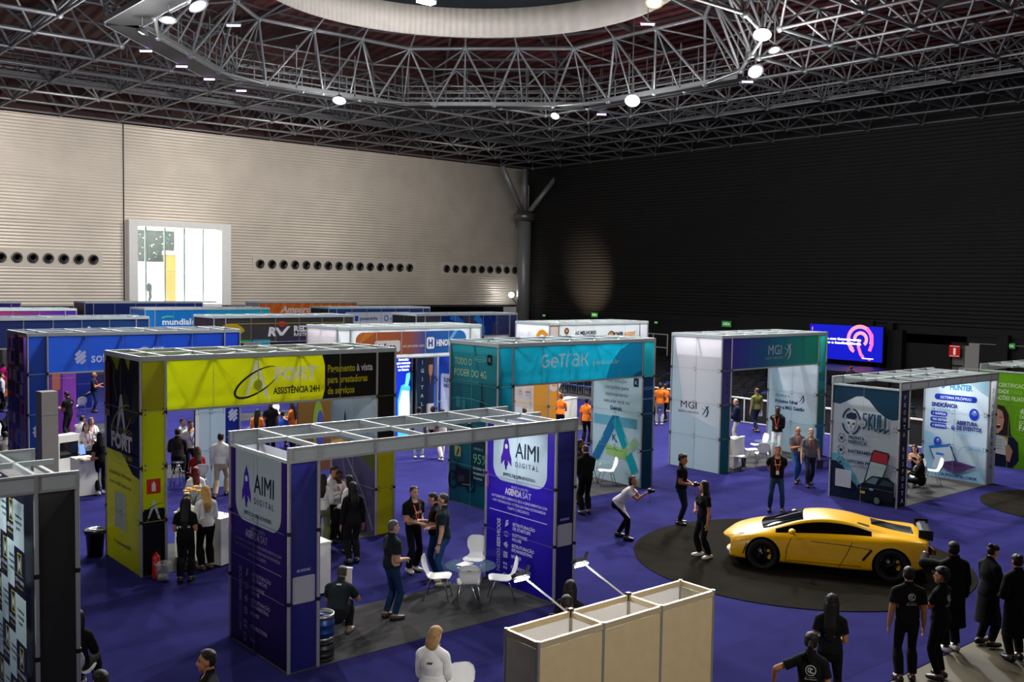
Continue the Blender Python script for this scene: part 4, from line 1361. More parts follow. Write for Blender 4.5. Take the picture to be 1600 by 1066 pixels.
side = Art(DP, 4.33, '#5a3a88', '#3c2a70')
prr = random.Random(3)
for i in range(4):
    for j in range(5):
        c = prr.choice(['#b0542c', '#6a3a90', '#9cb0d0', '#c8744a', '#3a3a78', '#4a62b0', '#b8a090', '#7a4630', '#2c2c50'])
        x0, y0 = i * .515, j * .87
        side.rect(x0, y0, .515, .87, c).rect(x0 + .08, y0 + .1, .3, .3, prr.choice(['#d8c8b8', '#40305a', '#8094b8', '#2a2430'])).rect(x0 + .2, y0 + .45, .25, .3, prr.choice(['#c89070', '#5a4a90', '#203060', '#e0d8d0']))
zig(side, .62, 3.7, .4, '#e0b8d8')
side.seams((DP / 2,), (1.1, 2.2, 3.3), '#8a80a0', .014)
BLU = '#1c44a4'
left = Art(PW, 4.33, BLU, '#123a92')
zig(left, .25, 1.75, .34, '#cdd6ea')
left.seams((), (1.1, 2.2, 3.3), '#a9b4cc', .016)
right = Art(PW, 4.33, '#16349a', '#16206a').seams((), (1.1, 2.2, 3.3), '#a9b4cc', .016)
zig(right, .25, 1.78, .36, '#d4dcee')
inner = Art(DP, 4.33, '#c0d4e4', '#b4ccdc')
for k in range(5): inner.text(.3 + .8 * (k % 2), 2.9 - .5 * (k // 2), '1. rastreio', .06, '#4a5c78', 'L')
inner.rect(0, 0, .14, 4.33, '#e2e6ea').seams((DP / 2,), (1.1, 2.2, 3.3), '#94a4b0', .012)
hd = hdr(6.1, '#1c48aa', '#16389a')
zig(hd, .87, .42, .36, LOGOW)
hd.fit(1.15, .26, 'softruck', .28, 1.15, LOGOW, 'L', .02).ell(2.65, .46, .2, .2, LOGOW).text(2.65, .34, '10', .24, '#1c48aa', 'C', .05).fit(2.88, .56, 'ANOS', .09, .34, LOGOW, 'L', .03).fit(3.2, .26, 'softruck', .28, 1.1, LOGOW, 'L', .02)
mseams(hd, 5, '#7c8cb8')
booth(7.3, 28.85, 6.1, HT, 'tall blue SOFT booth with white zigzag mark and photo collage side', side, left, right, inner, hd, '#d4d8dc')

# --- white booth with orange to blue header
side = Art(DP, 4.33, '#d6d0d8', '#c8c8d4').rrect(.2, 1.9, 1.6, 1.9, .35, '#cbc6d2').rrect(.22, 1.92, 1.56, 1.86, .34, '#d4ced8').rect(.62, 3.2, .03, .2, '#d05a3c').text(.75, 3.2, 'litec', .14, '#3a3440', 'L', .03).seams((DP / 2,), (1.1, 2.2, 3.3), '#a8a4ac', .012)
left = Art(PW, 4.33, '#c9d2d4').seams((), (1.1, 2.2, 3.3), '#b0b4b8', .014)
hd = Art(5.1, 1.02, '#c6d0d2')
hd.rrect(.2, .12, 4.7, .8, .3, '#b06030')
a_, b_, c_ = '#b4602c', '#8a4c50', '#2a5cb8'
hd.grad(.5, .12, 1.9, .8, '#b8642c', '#9a5a48', True).grad(2.4, .12, .7, .8, '#9a5a48', '#3c5aa8', True).grad(3.1, .12, 1.5, .8, '#2f5cb4', '#2a7ad0', True)
hd.rrect(4.3, .12, .6, .8, .3, '#2a7ad0', 0, 1, 1, 0)
hd.poly([(.3, .5), (1.0, .92), (.55, .92)], '#d0863c').poly([(4.1, .4), (4.5, .92), (4.35, .92), (3.95, .4)], '#7cc4e8')
hd.rrect(.95, .22, 1.05, .4, .08, '#dfe2e0').fit(1.1, .3, 'infago', .22, .72, '#22242c', 'L', .03)
hd.fit(2.1, .36, 'em parceria com', .12, .92, '#e0dcdc', 'L').rrect(3.12, .28, .34, .42, .08, LOGOW)
hd.rect(3.19, .36, .06, .26, '#2f5cb4').rect(3.33, .36, .06, .26, '#2f5cb4').rect(3.2, .46, .18, .06, '#2f5cb4')
hd.fit(3.54, .38, 'HINOVA', .22, .78, LOGOW, 'L', .05)
mseams(hd, 5, '#c4ccd0')
inner = Art(DP, 4.33, '#d0d4dc').seams((DP / 2,), (1.1, 2.2, 3.3), '#a8a4ac', .012)
inner.rrect(.2, .6, 1.7, 2.6, .2, '#2450c8').rrect(.35, .8, 1.4, 1.7, .1, '#dfe6f6').text(1.05, 2.2, 'ELEVANDO', .14, '#24408c', 'C', .04).text(1.05, 1.98, 'NEGÓCIOS', .14, '#24408c', 'C', .04)
booth(16.85, 28.85, 6.1, HT, 'tall white HINOVA booth with orange to blue header', side, left, left, inner, hd, '#d8d8d8')

# --- white assist booth with orange rings
side = Art(DP, 4.33, '#d8dce4', '#d8dce2').arc(1.62, 3.5, .36, .55, .2, '#e09a2a').rect(1.53, 2.9, .03, .6, '#e09a2a')
side.poly([(1.2, 0), (1.15, 2.4), (1.35, 3.0), (DP, 3.0), (DP, 0)], '#dfa03a').poly([(.7, 3.0), (.8, 2.6), (1.18, 2.3), (1.2, 2.6)], '#e8d0ae').rect(0, .9, 1.15, 1.6, '#e0d2bc')
for i in range(2):
    for j in range(3):
        side.ell(.35 + .5 * i, 2.75 - .62 * j, .2, .24, '#ccd0da').fit(.35 + .5 * i, 2.75 - .62 * j, (('1M', '+50K'), ('2.3M', '33M'), ('12K', '8M'))[j][i], .1, .28, '#d88a2a', 'C', .04).rect(.24 + .5 * i, 2.66 - .62 * j, .24, .025, '#8088a0')
side.seams((DP / 2,), (1.1, 2.2, 3.3), '#a8a8b0', .012)
left = Art(PW, 4.33, '#e0a038').grad(0, 3.2, PW, 1.13, '#d0d4dc', '#d0d4dc').arc(.3, 2.2, .3, .42, .2, '#dcd8dc').seams((), (1.1, 2.2, 3.3), '#a8a8b0', .014)
hd = hdr(5.75, '#c9d2d4', '#ccd4d8')
hd.arc(.05, .48, .12, .12, .06, '#262c5c').stroke([(.42, .2), (.42, .62)], .1, '#2c2c54').ell(.42, .78, .13, .13, '#2c2c54').ell(.42, .79, .08, .08, '#e09a2a')
hd.fit(.9, .62, 'AS MELHORES', .14, 1.2, '#20223c', 'L', .04).ell(3.0, .5, .24, .24, '#2c2c54').ell(3.0, .51, .18, .18, '#e09a2a')
hd.fit(3.1, .5, 'POWER', .18, .62, '#20223c', 'L', .05).fit(3.76, .5, 'ASSIST', .18, .7, '#d89038', 'L', .04)
hd.rect(0, 0, 4.75, .16, '#c8ccd4')
mseams(hd, 5, '#b4bcc0')
booth(26.5, 28.95, 5.75, HT, 'tall white ASSIST booth with orange ring graphics', side, left, Art(PW, 4.33, '#d4d8de').seams((), (1.1, 2.2, 3.3)), None, hd, '#dcdcdc')


# --- farther rows
def dark_panel(c, wd=DP, xs=True): return Art(wd, 4.33, c).seams((DP / 2,) if xs else (), (1.1, 2.2, 3.3), '#6a6e78', .016)


hd = hdr(6.1, '#1c2452', '#1a3a6a')
hd.stroke([(1.6, .38), (2.0, .7), (2.5, .42)], .05, '#c4ccdc').stroke([(3.0, .3), (3.35, .75)], .1, '#e4e8f0').rect(4.3, .5, .7, .03, '#2aa8c8').rect(4.5, .7, .5, .02, '#2aa8c8').rect(4.2, .3, .6, .02, '#2aa8c8')
mseams(hd, 5, '#8c94a8', .03)
booth(8.25, 39.1, 6.1, HT, 'tall dark blue booth behind the blue SOFT booth', dark_panel('#1c2452'), dark_panel('#1c2452', PW, 0), dark_panel('#1a3a6a', PW, 0), None, hd, '#c8ccd4')
hd = hdr(6.6, '#33302f', '#2c2a2c')
hd.stroke([(.05, .78), (5.55, .78)], .03, '#b8a838').rect(5.5, .3, .03, .5, '#b8a838').arc(.25, .28, .55, .42, .2, '#c8b020', 20, 160)
hd.fit(1.88, .25, 'R', .36, .42, LOGOW, 'L', .05, 0, .15).poly([(2.22, .6), (2.45, .25), (2.6, .25), (2.95, .65), (2.8, .65), (2.53, .38), (2.36, .6)], LOGOW)
for k in range(3): hd.arc(2.55, .58, .1 + .09 * k, .1 + .08 * k, .05, '#e0482c', 35, 145)
hd.fit(3.1, .42, 'REDEVEL', .24, 1.5, LOGOW, 'L', .05).fit(3.1, .22, 'RASTREAMENTO', .14, 1.7, LOGOW, 'L', .03)
hd.rect(0, 0, 1.1, .1, '#28b040').rect(1.2, 0, .8, .1, '#28a8c8').rect(2.3, 0, 1.6, .06, '#3a2a9a')
mseams(hd, 5, '#8c8c8c', .03)
booth(16.95, 38.9, 6.6, HT, 'tall charcoal REDEVEL booth with yellow line and red signal mark', dark_panel('#2a2430'), dark_panel('#33302f', PW, 0), dark_panel('#3a3634', PW, 0), None, hd, '#c8c8c4')
hd = hdr(6.3, '#33343c', '#2c3050')
for x0 in (1.1, 3.2): hd.poly([(x0 - .5, 0), (x0, 1.02), (x0 + 1.2, 1.02), (x0 + .9, 0)], '#1a3a8c')
hd.arc(1.3, -.3, 1.3, 1.3, .3, '#2a8ae0', 10, 80).arc(2.6, .2, .9, .9, .35, '#2a9af0', -10, 60)
for k in range(26): hd.rect(3.4 + 1.8 * prr.random(), .1 + .8 * prr.random(), .03, .12, '#4a6ac8')
mseams(hd, 6, '#9aa0ac', .03)
lf = dark_panel('#33343c', PW, 0); lf.rect(.08, 3.9, .1, .1, '#fff')
booth(27.0, 38.9, 6.3, HT, 'tall dark booth with glowing blue arc print left of the corner column', dark_panel('#18181c'), lf, dark_panel('#2c3050', PW, 0), None, hd, '#c8c8cc')
hd = hdr(6.7, '#c85a38', '#5a2a98')
hd.grad(0, 0, 2.2, 1.02, '#cc5c34', '#b04468', True).grad(2.2, 0, 3.5, 1.02, '#b04468', '#54289a', True)
hd.rect(4.05, .1, 1.25, .55, '#e4dce0').fit(4.2, .2, 'VOLO', .28, .95, '#c88a5a', 'L', .04)
mseams(hd, 5, '#9c7090', .03)
booth(7.95, 49.3, 6.7, HT, 'tall orange to purple booth near the left edge', dark_panel('#c85a38'), dark_panel('#c85a38', PW, 0), dark_panel('#54289a', PW, 0), None, hd, '#c8c8cc')
hd = hdr(6.7, '#1684d0', '#14b4c4')
hd.grad(0, 0, 2.6, 1.02, '#1878c8', '#148cd8', True).grad(2.6, 0, 3.1, 1.02, '#149ccc', '#12b8c4', True)
hd.fit(.35, .28, 'mundiale', .3, 1.75, LOGOW, 'L', .03).arc(.7, .5, .42, .2, .07, '#6cd48c', 60, 150).fit(2.35, .2, 'Oi', .26, .4, LOGOW, 'L', .02)
mseams(hd, 6, '#4ca0cc', .03)
booth(17.9, 49.3, 6.7, HT, 'tall bright blue mundiale booth', dark_panel('#2a5aa0'), dark_panel('#1880cc', PW, 0), dark_panel('#12b8c4', PW, 0), None, hd, '#c8c8cc')
hd = hdr(7.0, '#1c4a8c', '#2a3a78')
hd.rrect(.5, -.0, 4.6, .82, .2, '#e4e8ee', 1, 1, 0, 0)
hd.rrect(1.2, .3, .24, .32, .05, '#2c50c0').fit(1.55, .36, 'powersight', .2, 1.2, '#44506c', 'L', .03).arc(3.35, .46, .13, .15, .06, '#2c70c0').fit(3.6, .36, 'ebdsat', .16, .6, '#54688c', 'L', .02)
hd.rect(.5, 0, 4.6, .06, '#e4e8ee')
mseams(hd, 6, '#aab0c0', .03)
booth(28.35, 49.5, 7.0, HT, 'tall booth with white powersight panel under a blue top band', dark_panel('#17171a'), dark_panel('#1c4a8c', PW, 0), dark_panel('#2a3a78', PW, 0), None, hd, '#c8c8cc')
hd = hdr(7.0, '#3a2a88', '#3a2a88').rect(4.2, .3, 1.2, .35, '#c8b8e0')
booth(8.3, 61.8, 7.0, HT, 'small far purple booth at the left edge', dark_panel('#3a2a88'), dark_panel('#3a2a88', PW, 0), dark_panel('#4a2a98', PW, 0), None, mseams(hd, 5, '#9c90b8', .04), '#c8c8cc')
hd = hdr(7.3, '#182a68', '#16307a')
hd.fit(3.0, .0, 'N', .5, .35, LOGOW, 'L', .05)
booth(18.85, 61.8, 7.3, HT, 'far navy booth in front of the gallery window', dark_panel('#3a3054'), dark_panel('#182a68', PW, 0), dark_panel('#16307a', PW, 0), None, mseams(hd, 5, '#7c84a8', .04), '#c8c8cc')
hd = hdr(7.6, '#c85a24', '#d0702c')
for k in range(9): hd.poly([(.1 + k * .72, 0), (.5 + k * .72, 1.02), (.78 + k * .72, 1.02), (.4 + k * .72, 0)][:4] if k < 8 else [(5.9, 0), (6.2, 1.02), (6.5, 1.02), (6.2, 0)], '#e08a3c')
hd.fit(1.1, .38, 'Amparo', .42, 2.3, '#f6efe8', 'L', .05, 0, .2)
booth(30.2, 62.0, 7.6, HT, 'far orange striped Amparo booth', dark_panel('#6a7478'), dark_panel('#c85a24', PW, 0), dark_panel('#d0702c', PW, 0), None, mseams(hd, 5, '#e0a070', .04), '#c8c8cc')


# --- plain beige wall unit seen from its back in the foreground, with two arm lamps
x, y, w, d, h = 6.93, 7.66, 2.94, .53, 2.2
t = empty('shell_stand_wall', (x, y, 0), 0, 'plain beige shell wall unit seen from behind in the foreground', 'stand wall')
PVC = print_mat('white_pvc', .4)
for n_ in (0,):
    for l_ in list(PVC.node_tree.links):
        if l_.from_node.type == 'VERTEX_COLOR':
            l_.to_socket.default_value = (.8, .8, .8, 1)
            PVC.node_tree.links.remove(l_)
BEI = mat('beige_board', '#c9b48e', .6, 0, .05, 6)
for i in range(3): MB().box((w * (i + .5) / 3, 0, h / 2 - .03), (w / 3 - .04, .02, h - .1)).build('back_board', BEI, t)
MB().box((0, d / 2, h / 2 - .03), (.02, d - .04, h - .1)).build('end_board', mat('pale_board', '#c9c4b4', .55, 0, .05, 6), t)
MB().box((w, d / 2, h / 2 - .03), (.02, d - .04, h - .1)).build('end_board', mat('pale_board'), t)
for i in range(3): MB().box((w * (i + .5) / 3, d, h / 2 - .03), (w / 3 - .04, .006, h - .1)).build('front_board', PVC, t)
for i in range(4):
    for yy in (0, d): MB().tube([(w * i / 3, yy, 0), (w * i / 3, yy, h + .01)], .024, 8, smooth=False).build('post', ALU, t)
for yy in (0, d): MB().box((w / 2, yy, h - .035), (w, .035, .07)).build('top_rail', mat('beige_rail', '#c4b698', .45, .3), t)
for i in range(4): MB().box((w * i / 3, d / 2, h - .035), (.035, d, .07)).build('cross_rail', mat('beige_rail'), t)
for i, lab in ((1, 'arm spotlight on the beige wall unit, nearer the purple booth'), (2, 'arm spotlight on the beige wall unit, nearer the round carpet')):
    bx = x + w * i / 3
    L = empty('arm_spotlight', (bx, y + d, h), 0, lab, 'spotlight')
    tip = Vector((-.33, .5, .36))
    MB().tube([(0, 0, -.05), tip], .011, 8).build('arm', mat('white_enamel', '#dcdcdc', .3), L)
    MB().box((0, 0, -.02), (.06, .05, .1)).build('clamp', BLACK, L)
    MB().box(tip + Vector((0, .03, .0)), (.2, .09, .05), 0, Matrix.Rotation(R(-35), 3, 'X')).bar(tip + Vector((.05, 0, 0)), tip + Vector((.13, .03, .09)), .03).build('lamp_head', mat('lamp_housing'), L)
    MB().box(tip + Vector((-.0, -.005, -.045)), (.18, .07, .02), 0, Matrix.Rotation(R(-35), 3, 'X')).build('lamp_tube', mat('spot_glass', '#ffffff', .3, emit=22), L)
    spot('arm_spot_light', Vector((bx, y + d, h)) + tip + Vector((0, 0, -.07)), (bx, y + d * .5, 1.2), 30, (1, .97, .95), 165, 1, .05)


# small clamp lamps on the open beams that light the inner panels
for x, y, h, lab in ((3.97, 13.41, HL, 'small clamp spotlight on the beam of the checker booth'), (13.0, 13.41, HL, 'small clamp spotlight on the beam of the purple booth'), (31.28, 13.6, HL, 'small clamp spotlight on the beam of the SKULL booth')):
    L = empty('clamp_spotlight', (x - 1.75, y + DP / 2, h - .1), 0, lab, 'spotlight')
    MB().box((0, 0, -.02), (.06, .06, .06)).build('clamp', BLACK, L)
    MB().tube([(0, 0, -.05), (0, 0, -.12)], .012, 8).build('arm', ALU, L)
    MB().box((.02, 0, -.15), (.09, .16, .06), 0, Matrix.Rotation(R(-40), 3, 'Y')).build('lamp_head', mat('lamp_housing'), L)
    MB().box((.05, 0, -.18), (.06, .13, .02), 0, Matrix.Rotation(R(-40), 3, 'Y')).build('lamp_tube', mat('spot_glass'), L)
    spot('clamp_spot_light', (x - 1.66, y + DP / 2, h - .3), (x - .4, y + DP / 2, 1.6), 105, (.95, .98, 1), 150, 1, .05)

# ------------------------------------------------------------------ the yellow sports car
def car():
    cx, cy = 18.95, 11.72
    t = empty('sports_car', (cx, cy, .016), math.atan2(-.845, .535), 'low yellow sports car with black rear wing and black wheels on the round carpet', 'car')
    X = [0.0, .06, .22, .45, .70, .93, 1.18, 1.42, 1.75, 2.10, 2.45, 2.80, 3.10, 3.40, 3.65, 3.95, 4.18, 4.28]
    def row(ys, zs): return [(y, z) for y, z in zip(ys, zs)]
    rows = [
        row([.0] * 18, [.20, .17, .14, .13, .13, .13, .13, .13, .13, .13, .13, .13, .13, .14, .16, .20, .26, .32]),
        row([.46, .60, .74, .80, .82, .83, .84, .85, .86, .87, .88, .89, .89, .89, .89, .87, .82, .76], [.21, .17, .14, .13, .13, .13, .13, .13, .13, .13, .13, .13, .13, .14, .16, .20, .27, .33]),
        row([.50, .66, .80, .88, .915, .925, .92, .915, .915, .92, .925, .93, .94, .955, .955, .93, .87, .80], [.30, .28, .27, .27, .28, .28, .27, .25, .24, .24, .24, .25, .27, .30, .33, .36, .40, .44]),
        row([.50, .65, .79, .88, .925, .94, .925, .905, .895, .895, .895, .91, .935, .955, .96, .94, .88, .82], [.38, .40, .43, .47, .50, .51, .51, .50, .49, .50, .51, .53, .55, .57, .58, .59, .60, .60]),
        row([.48, .62, .74, .83, .875, .89, .88, .87, .87, .875, .88, .885, .90, .915, .92, .90, .86, .81], [.43, .47, .54, .61, .67, .70, .71, .71, .715, .73, .745, .765, .79, .815, .825, .82, .79, .76]),
        row([.44, .55, .65, .72, .755, .775, .785, .79, .79, .79, .785, .78, .78, .80, .82, .81, .78, .74], [.46, .51, .59, .675, .745, .785, .79, .79, .80, .815, .835, .86, .885, .905, .90, .885, .86, .83]),
        row([.38, .47, .55, .61, .66, .685, .675, .655, .625, .585, .565, .555, .60, .66, .66, .66, .64, .61], [.47, .525, .605, .69, .755, .80, .85, .958, 1.062, 1.112, 1.102, 1.052, .925, .915, .912, .895, .87, .84]),
        row([.34, .42, .49, .55, .61, .655, .65, .63, .60, .56, .54, .53, .55, .58, .59, .60, .59, .56], [.48, .535, .615, .695, .765, .812, .88, .975, 1.075, 1.125, 1.118, 1.072, 1.0, .96, .935, .905, .875, .84]),
        row([.20, .23, .26, .28, .30, .33, .34, .34, .34, .33, .32, .31, .31, .32, .33, .34, .34, .33], [.485, .545, .63, .715, .78, .828, .92, 1.01, 1.105, 1.155, 1.145, 1.10, 1.035, .975, .93, .90, .87, .84]),
        row([.0] * 18, [.487, .55, .635, .72, .785, .834, .93, 1.02, 1.118, 1.163, 1.155, 1.11, 1.045, .975, .925, .895, .868, .84]),
    ]
    NS, NRW = len(X), len(rows)
    V, F, Mi, idx = [], [], [], {}
    for i in range(NS):
        for j in range(NRW):
            for s_ in ((-1, 1) if 0 < j < NRW - 1 else (1,)):
                y, z = rows[j][i]
                idx[i, j, s_] = len(V)
                if j in (0, NRW - 1): idx[i, j, -1] = len(V)
                bx = -.05 * (y / .8) ** 2 * -1 if i == 0 else (0.06 * (y / .8) ** 2 * -1 if i == NS - 1 else 0)
                V.append((X[i] + (.28 * (y / .5) ** 2 if i == 0 else .18 * (y / .6) ** 2 if i == 1 else -.05 * (y / .8) ** 2 if i >= NS - 2 else -{4: .04, 5: .10, 6: .09, 7: .06, 8: .05}.get(i, 0) * (1 - (y / .66) ** 2) if j >= 7 else 0), y * s_, z))
    YEL, GLS, BLK, ENG = 0, 1, 2, 3
    for i in range(NS - 1):
        for j in range(NRW - 1):
            m = YEL
            if j == 5 and 6 <= i <= 11: m = GLS
            if j in (7, 8) and 5 <= i <= 7: m = 4
            if j == 8 and 12 <= i <= 14: m = ENG
            if j == 0: m = BLK
            for s_ in (-1, 1):
                q = [idx[i, j, s_], idx[i + 1, j, s_], idx[i + 1, j + 1, s_], idx[i, j + 1, s_]]
                F.append(q if s_ == -1 else q[::-1]); Mi.append(m)
    for i, fl in ((0, 1), (NS - 1, 0)):
        for j in range(NRW - 1):
            a = [idx[i, j, -1], idx[i, j + 1, -1], idx[i, j + 1, 1], idx[i, j, 1]]
            a = [q for k, q in enumerate(a) if q not in a[:k]]
            if len(a) >= 3: F.append(a if fl else a[::-1]); Mi.append(BLK if (i and 2 <= j <= 3) else YEL)
    me = bpy.data.meshes.new('car_shell')
    me.from_pydata(V, [], F)
    me.polygons.foreach_set('material_index', Mi)
    mats = [mat('yellow_car_paint', '#e6ae00', .3, 0, coat=.6), mat('tinted_car_glass', '#050607', .04, 0, spec=.8), mat('car_black', '#08080a', .35), mat('engine_glass', '#0a0a0a', .08, spec=.7), mat('windscreen_glass', '#060708', .03, spec=.9)]
    for m in mats: me.materials.append(m)
    o = bpy.data.objects.new('car_shell', me)
    COL.objects.link(o)
    ss = o.modifiers.new('s', 'SUBSURF'); ss.levels = 3; ss.render_levels = 3
    cut = MB()
    ax = Matrix.Rotation(R(90), 3, 'X')
    for x, r in ((.93, .365), (3.49, .38)):
        for s_ in (-1, 1):
            cut.lathe([(r, -.2), (r, .2)], (x, s_ * .88, .33), 40, 0, False, ax)
    cm = cut.mesh('cutter'); cm.materials.append(mats[2])
    co = bpy.data.objects.new('cutter', cm); COL.objects.link(co)
    bo = o.modifiers.new('b', 'BOOLEAN'); bo.operation = 'DIFFERENCE'; bo.object = co; bo.solver = 'EXACT'
    try: bo.material_mode = 'TRANSFER'
    except Exception: pass
    full = evaluated(o)
    bpy.data.objects.remove(o); bpy.data.objects.remove(co)
    nv = len(full.vertices)
    co_ = np.empty(nv * 3); full.vertices.foreach_get('co', co_); co_ = co_.reshape(-1, 3)
    polys = [(tuple(p.vertices), p.material_index) for p in full.polygons]
    mnames = [m.name if m else '' for m in full.materials]
    bvh = BVHTree.FromPolygons([tuple(v) for v in co_], [p[0] for p in polys])

    def part(name, test, m, lab=None, parent=t, off=0.0):
        used, fs, fm = {}, [], []
        for p, mi in polys:
            if test(p, mnames[mi]):
                fs.append([used.setdefault(i, len(used)) for i in p])
                fm.append(0)
        if not fs: return None
        mm = bpy.data.meshes.new(name)
        mm.from_pydata([tuple(co_[i]) for i in used], [], fs)
        mm.polygons.foreach_set('use_smooth', [True] * len(fs))
        mm.materials.append(m)
        q = bpy.data.objects.new(name, mm); COL.objects.link(q); q.parent = parent
        if lab: q['label'] = lab
        q.location = (-2.21, 0, 0)
        return q
    cen = lambda p: co_[list(p)].mean(0)
    part('body', lambda p, m: m == 'yellow_car_paint', mats[0], 'yellow painted body')
    part('underbody', lambda p, m: m == 'car_black', mats[2], 'black underbody and wheel wells')
    part('windscreen', lambda p, m: m == 'windscreen_glass', mats[4], 'dark raked windscreen')
    part('side_window', lambda p, m: m == 'tinted_car_glass' and cen(p)[1] < 0, mats[1], 'black side window')
    part('side_window', lambda p, m: m == 'tinted_car_glass' and cen(p)[1] > 0, mats[1], 'black side window')
    part('engine_cover', lambda p, m: m == 'engine_glass', mats[3], 'black glazed engine cover')

    def onto(x, z, s_, off=.004):
        h = bvh.ray_cast(Vector((x, s_ * 1.5, z)), Vector((0, -s_, 0)))
        return (h[0] + h[1] * off) if h[0] else None

    def down(x, y, off=.004):
        h = bvh.ray_cast(Vector((x, y, 2)), Vector((0, 0, -1)))
        return (h[0] + h[1] * off) if h[0] else None

    def decal(name, quads, m, fn, n=6, lab=None, parent=t):
        """patches lying on the shell: each a quad of (a, b) pairs, gridded"""
        g = MB()
        for q in quads:
            P = []
            for i in range(n + 1):
                for j in range(n + 1):
                    u, v = i / n, j / n
                    a = [(q[0][k] * (1 - u) + q[1][k] * u) * (1 - v) + (q[3][k] * (1 - u) + q[2][k] * u) * v for k in (0, 1)]
                    P.append(fn(*a))
            if any(p is None for p in P): continue
            g.add([p - Vector((2.21, 0, 0)) for p in P], [(i * (n + 1) + j, (i + 1) * (n + 1) + j, (i + 1) * (n + 1) + j + 1, i * (n + 1) + j + 1) for i in range(n) for j in range(n)], 0, None, True)
        if not g.f: return None
        q = g.build(name, m, parent)
        if lab: q['label'] = lab
        return q

    def line(pts, w, fn):
        Q = []
        for a, b in zip(pts, pts[1:]):
            dx, dz = b[0] - a[0], b[1] - a[1]
            L = math.hypot(dx, dz) or 1
            nx, nz = -dz / L * w / 2, dx / L * w / 2
            Q.append(((a[0] - nx, a[1] - nz), (b[0] - nx, b[1] - nz), (b[0] + nx, b[1] + nz), (a[0] + nx, a[1] + nz)))
        return Q
    for s_ in (-1, 1):
        fn = lambda x, z, s_=s_: onto(x, z, s_)
        fd = lambda x, y, s_=s_: down(x, y * s_)
        decal('door_seam', line([(1.5, .72), (1.42, .5), (1.4, .22), (2.45, .17), (2.62, .5), (2.72, .74)], .012, fn), mats[2], fn)
        decal('side_intake', line([(2.93, .40), (3.1, .63)], .05, fn), mats[2], fn, lab='black side intake mouth behind the door')
        decal('shoulder_seam', line([(1.9, .69), (2.6, .67), (3.1, .635)], .012, fn), mats[2], fn)
        decal('front_fender_vent', line([(.60, .55), (.52, .3)], .025, fn), mats[2], fn)
        decal('door_handle', [((2.5, .68), (2.66, .69), (2.66, .72), (2.5, .71))], mats[0], lambda x, z, s_=s_: onto(x, z, s_, .016))
        decal('headlamp', [((.16, .50), (.2, .62), (.62, .73), (.50, .62))], mat('headlamp_glass', '#33383c', .05, .3), fd, lab='smoked headlamp')
        decal('headlamp_lens', line([(.24, .56), (.42, .64), (.52, .68)], .035, fd), mat('headlamp_bright', '#c8d0d4', .1, .5), lambda x, y, s_=s_: down(x, y * s_, .008))
        decal('sill_line', line([(1.45, .26), (2.2, .26), (2.9, .27)], .012, fn), mats[2], fn)
        decal('roof_buttress_intake', [((2.82, .42), (3.05, .42), (3.05, .5), (2.82, .49))], mats[2], fd)
        fr = lambda y, z, s_=s_: (lambda h: (h[0] + h[1] * .006) if h[0] else None)(bvh.ray_cast(Vector((-1, s_ * y, z)), Vector((1, 0, 0))))
        decal('front_intake', [((.16, .20), (.66, .24), (.60, .37), (.30, .33))], mats[2], fr)
    # side mirrors on stalks
    for s_ in (-1, 1):
        g = MB().ball((1.52 - 2.21, s_ * .96, .885), (.075, .10, .06), 14, 8).tube([(1.56 - 2.21, s_ * .8, .78), (1.54 - 2.21, s_ * .9, .85)], .02, 8)
        g.build('door_mirror', mats[0], t)
    # rear lamps, diffuser, exhausts, wing
    for s_ in (-1, 1):
        MB().box((4.275 - 2.21, s_ * .6, .66), (.05, .36, .1), 0, Matrix.Rotation(R(-12 * s_), 3, 'Z')).build('tail_lamp', mat('tail_lamp_red', '#5a0a0c', .1), t)
        q = MB().box((4.12 - 2.21, s_ * .5, .90), (.14, .03, .14))
        q.build('wing_upright', mats[2], t)
    MB().box((4.26 - 2.21, 0, .60), (.05, .9, .16)).build('rear_grille', mats[2], t)
    MB().box((4.12 - 2.21, 0, .28), (.3, 1.3, .16)).build('diffuser', mats[2], t)
    g = MB()
    g.prism([(-.11, -.02), (-.04, .02), (.07, .025), (.12, .0), (.04, -.02)], -.56, .56)
    g.v = [(4.15 - 2.21 + vx, vz, 0.985 + vy) for vx, vy, vz in g.v]
    for s_ in (-1, 1): g.box((4.15 - 2.21, s_ * .57, .95), (.28, .02, .2))
    g.build('rear_wing', mat('wing_black', '#0b0c0e', .3), t)
    # wheels
    TYRE, RIM, CAL = mat('tyre_rubber', '#0c0c0d', .75), mat('gloss_black_rim', '#0a0a0b', .15, .4, coat=.6), mat('yellow_caliper', '#d8b010', .35)
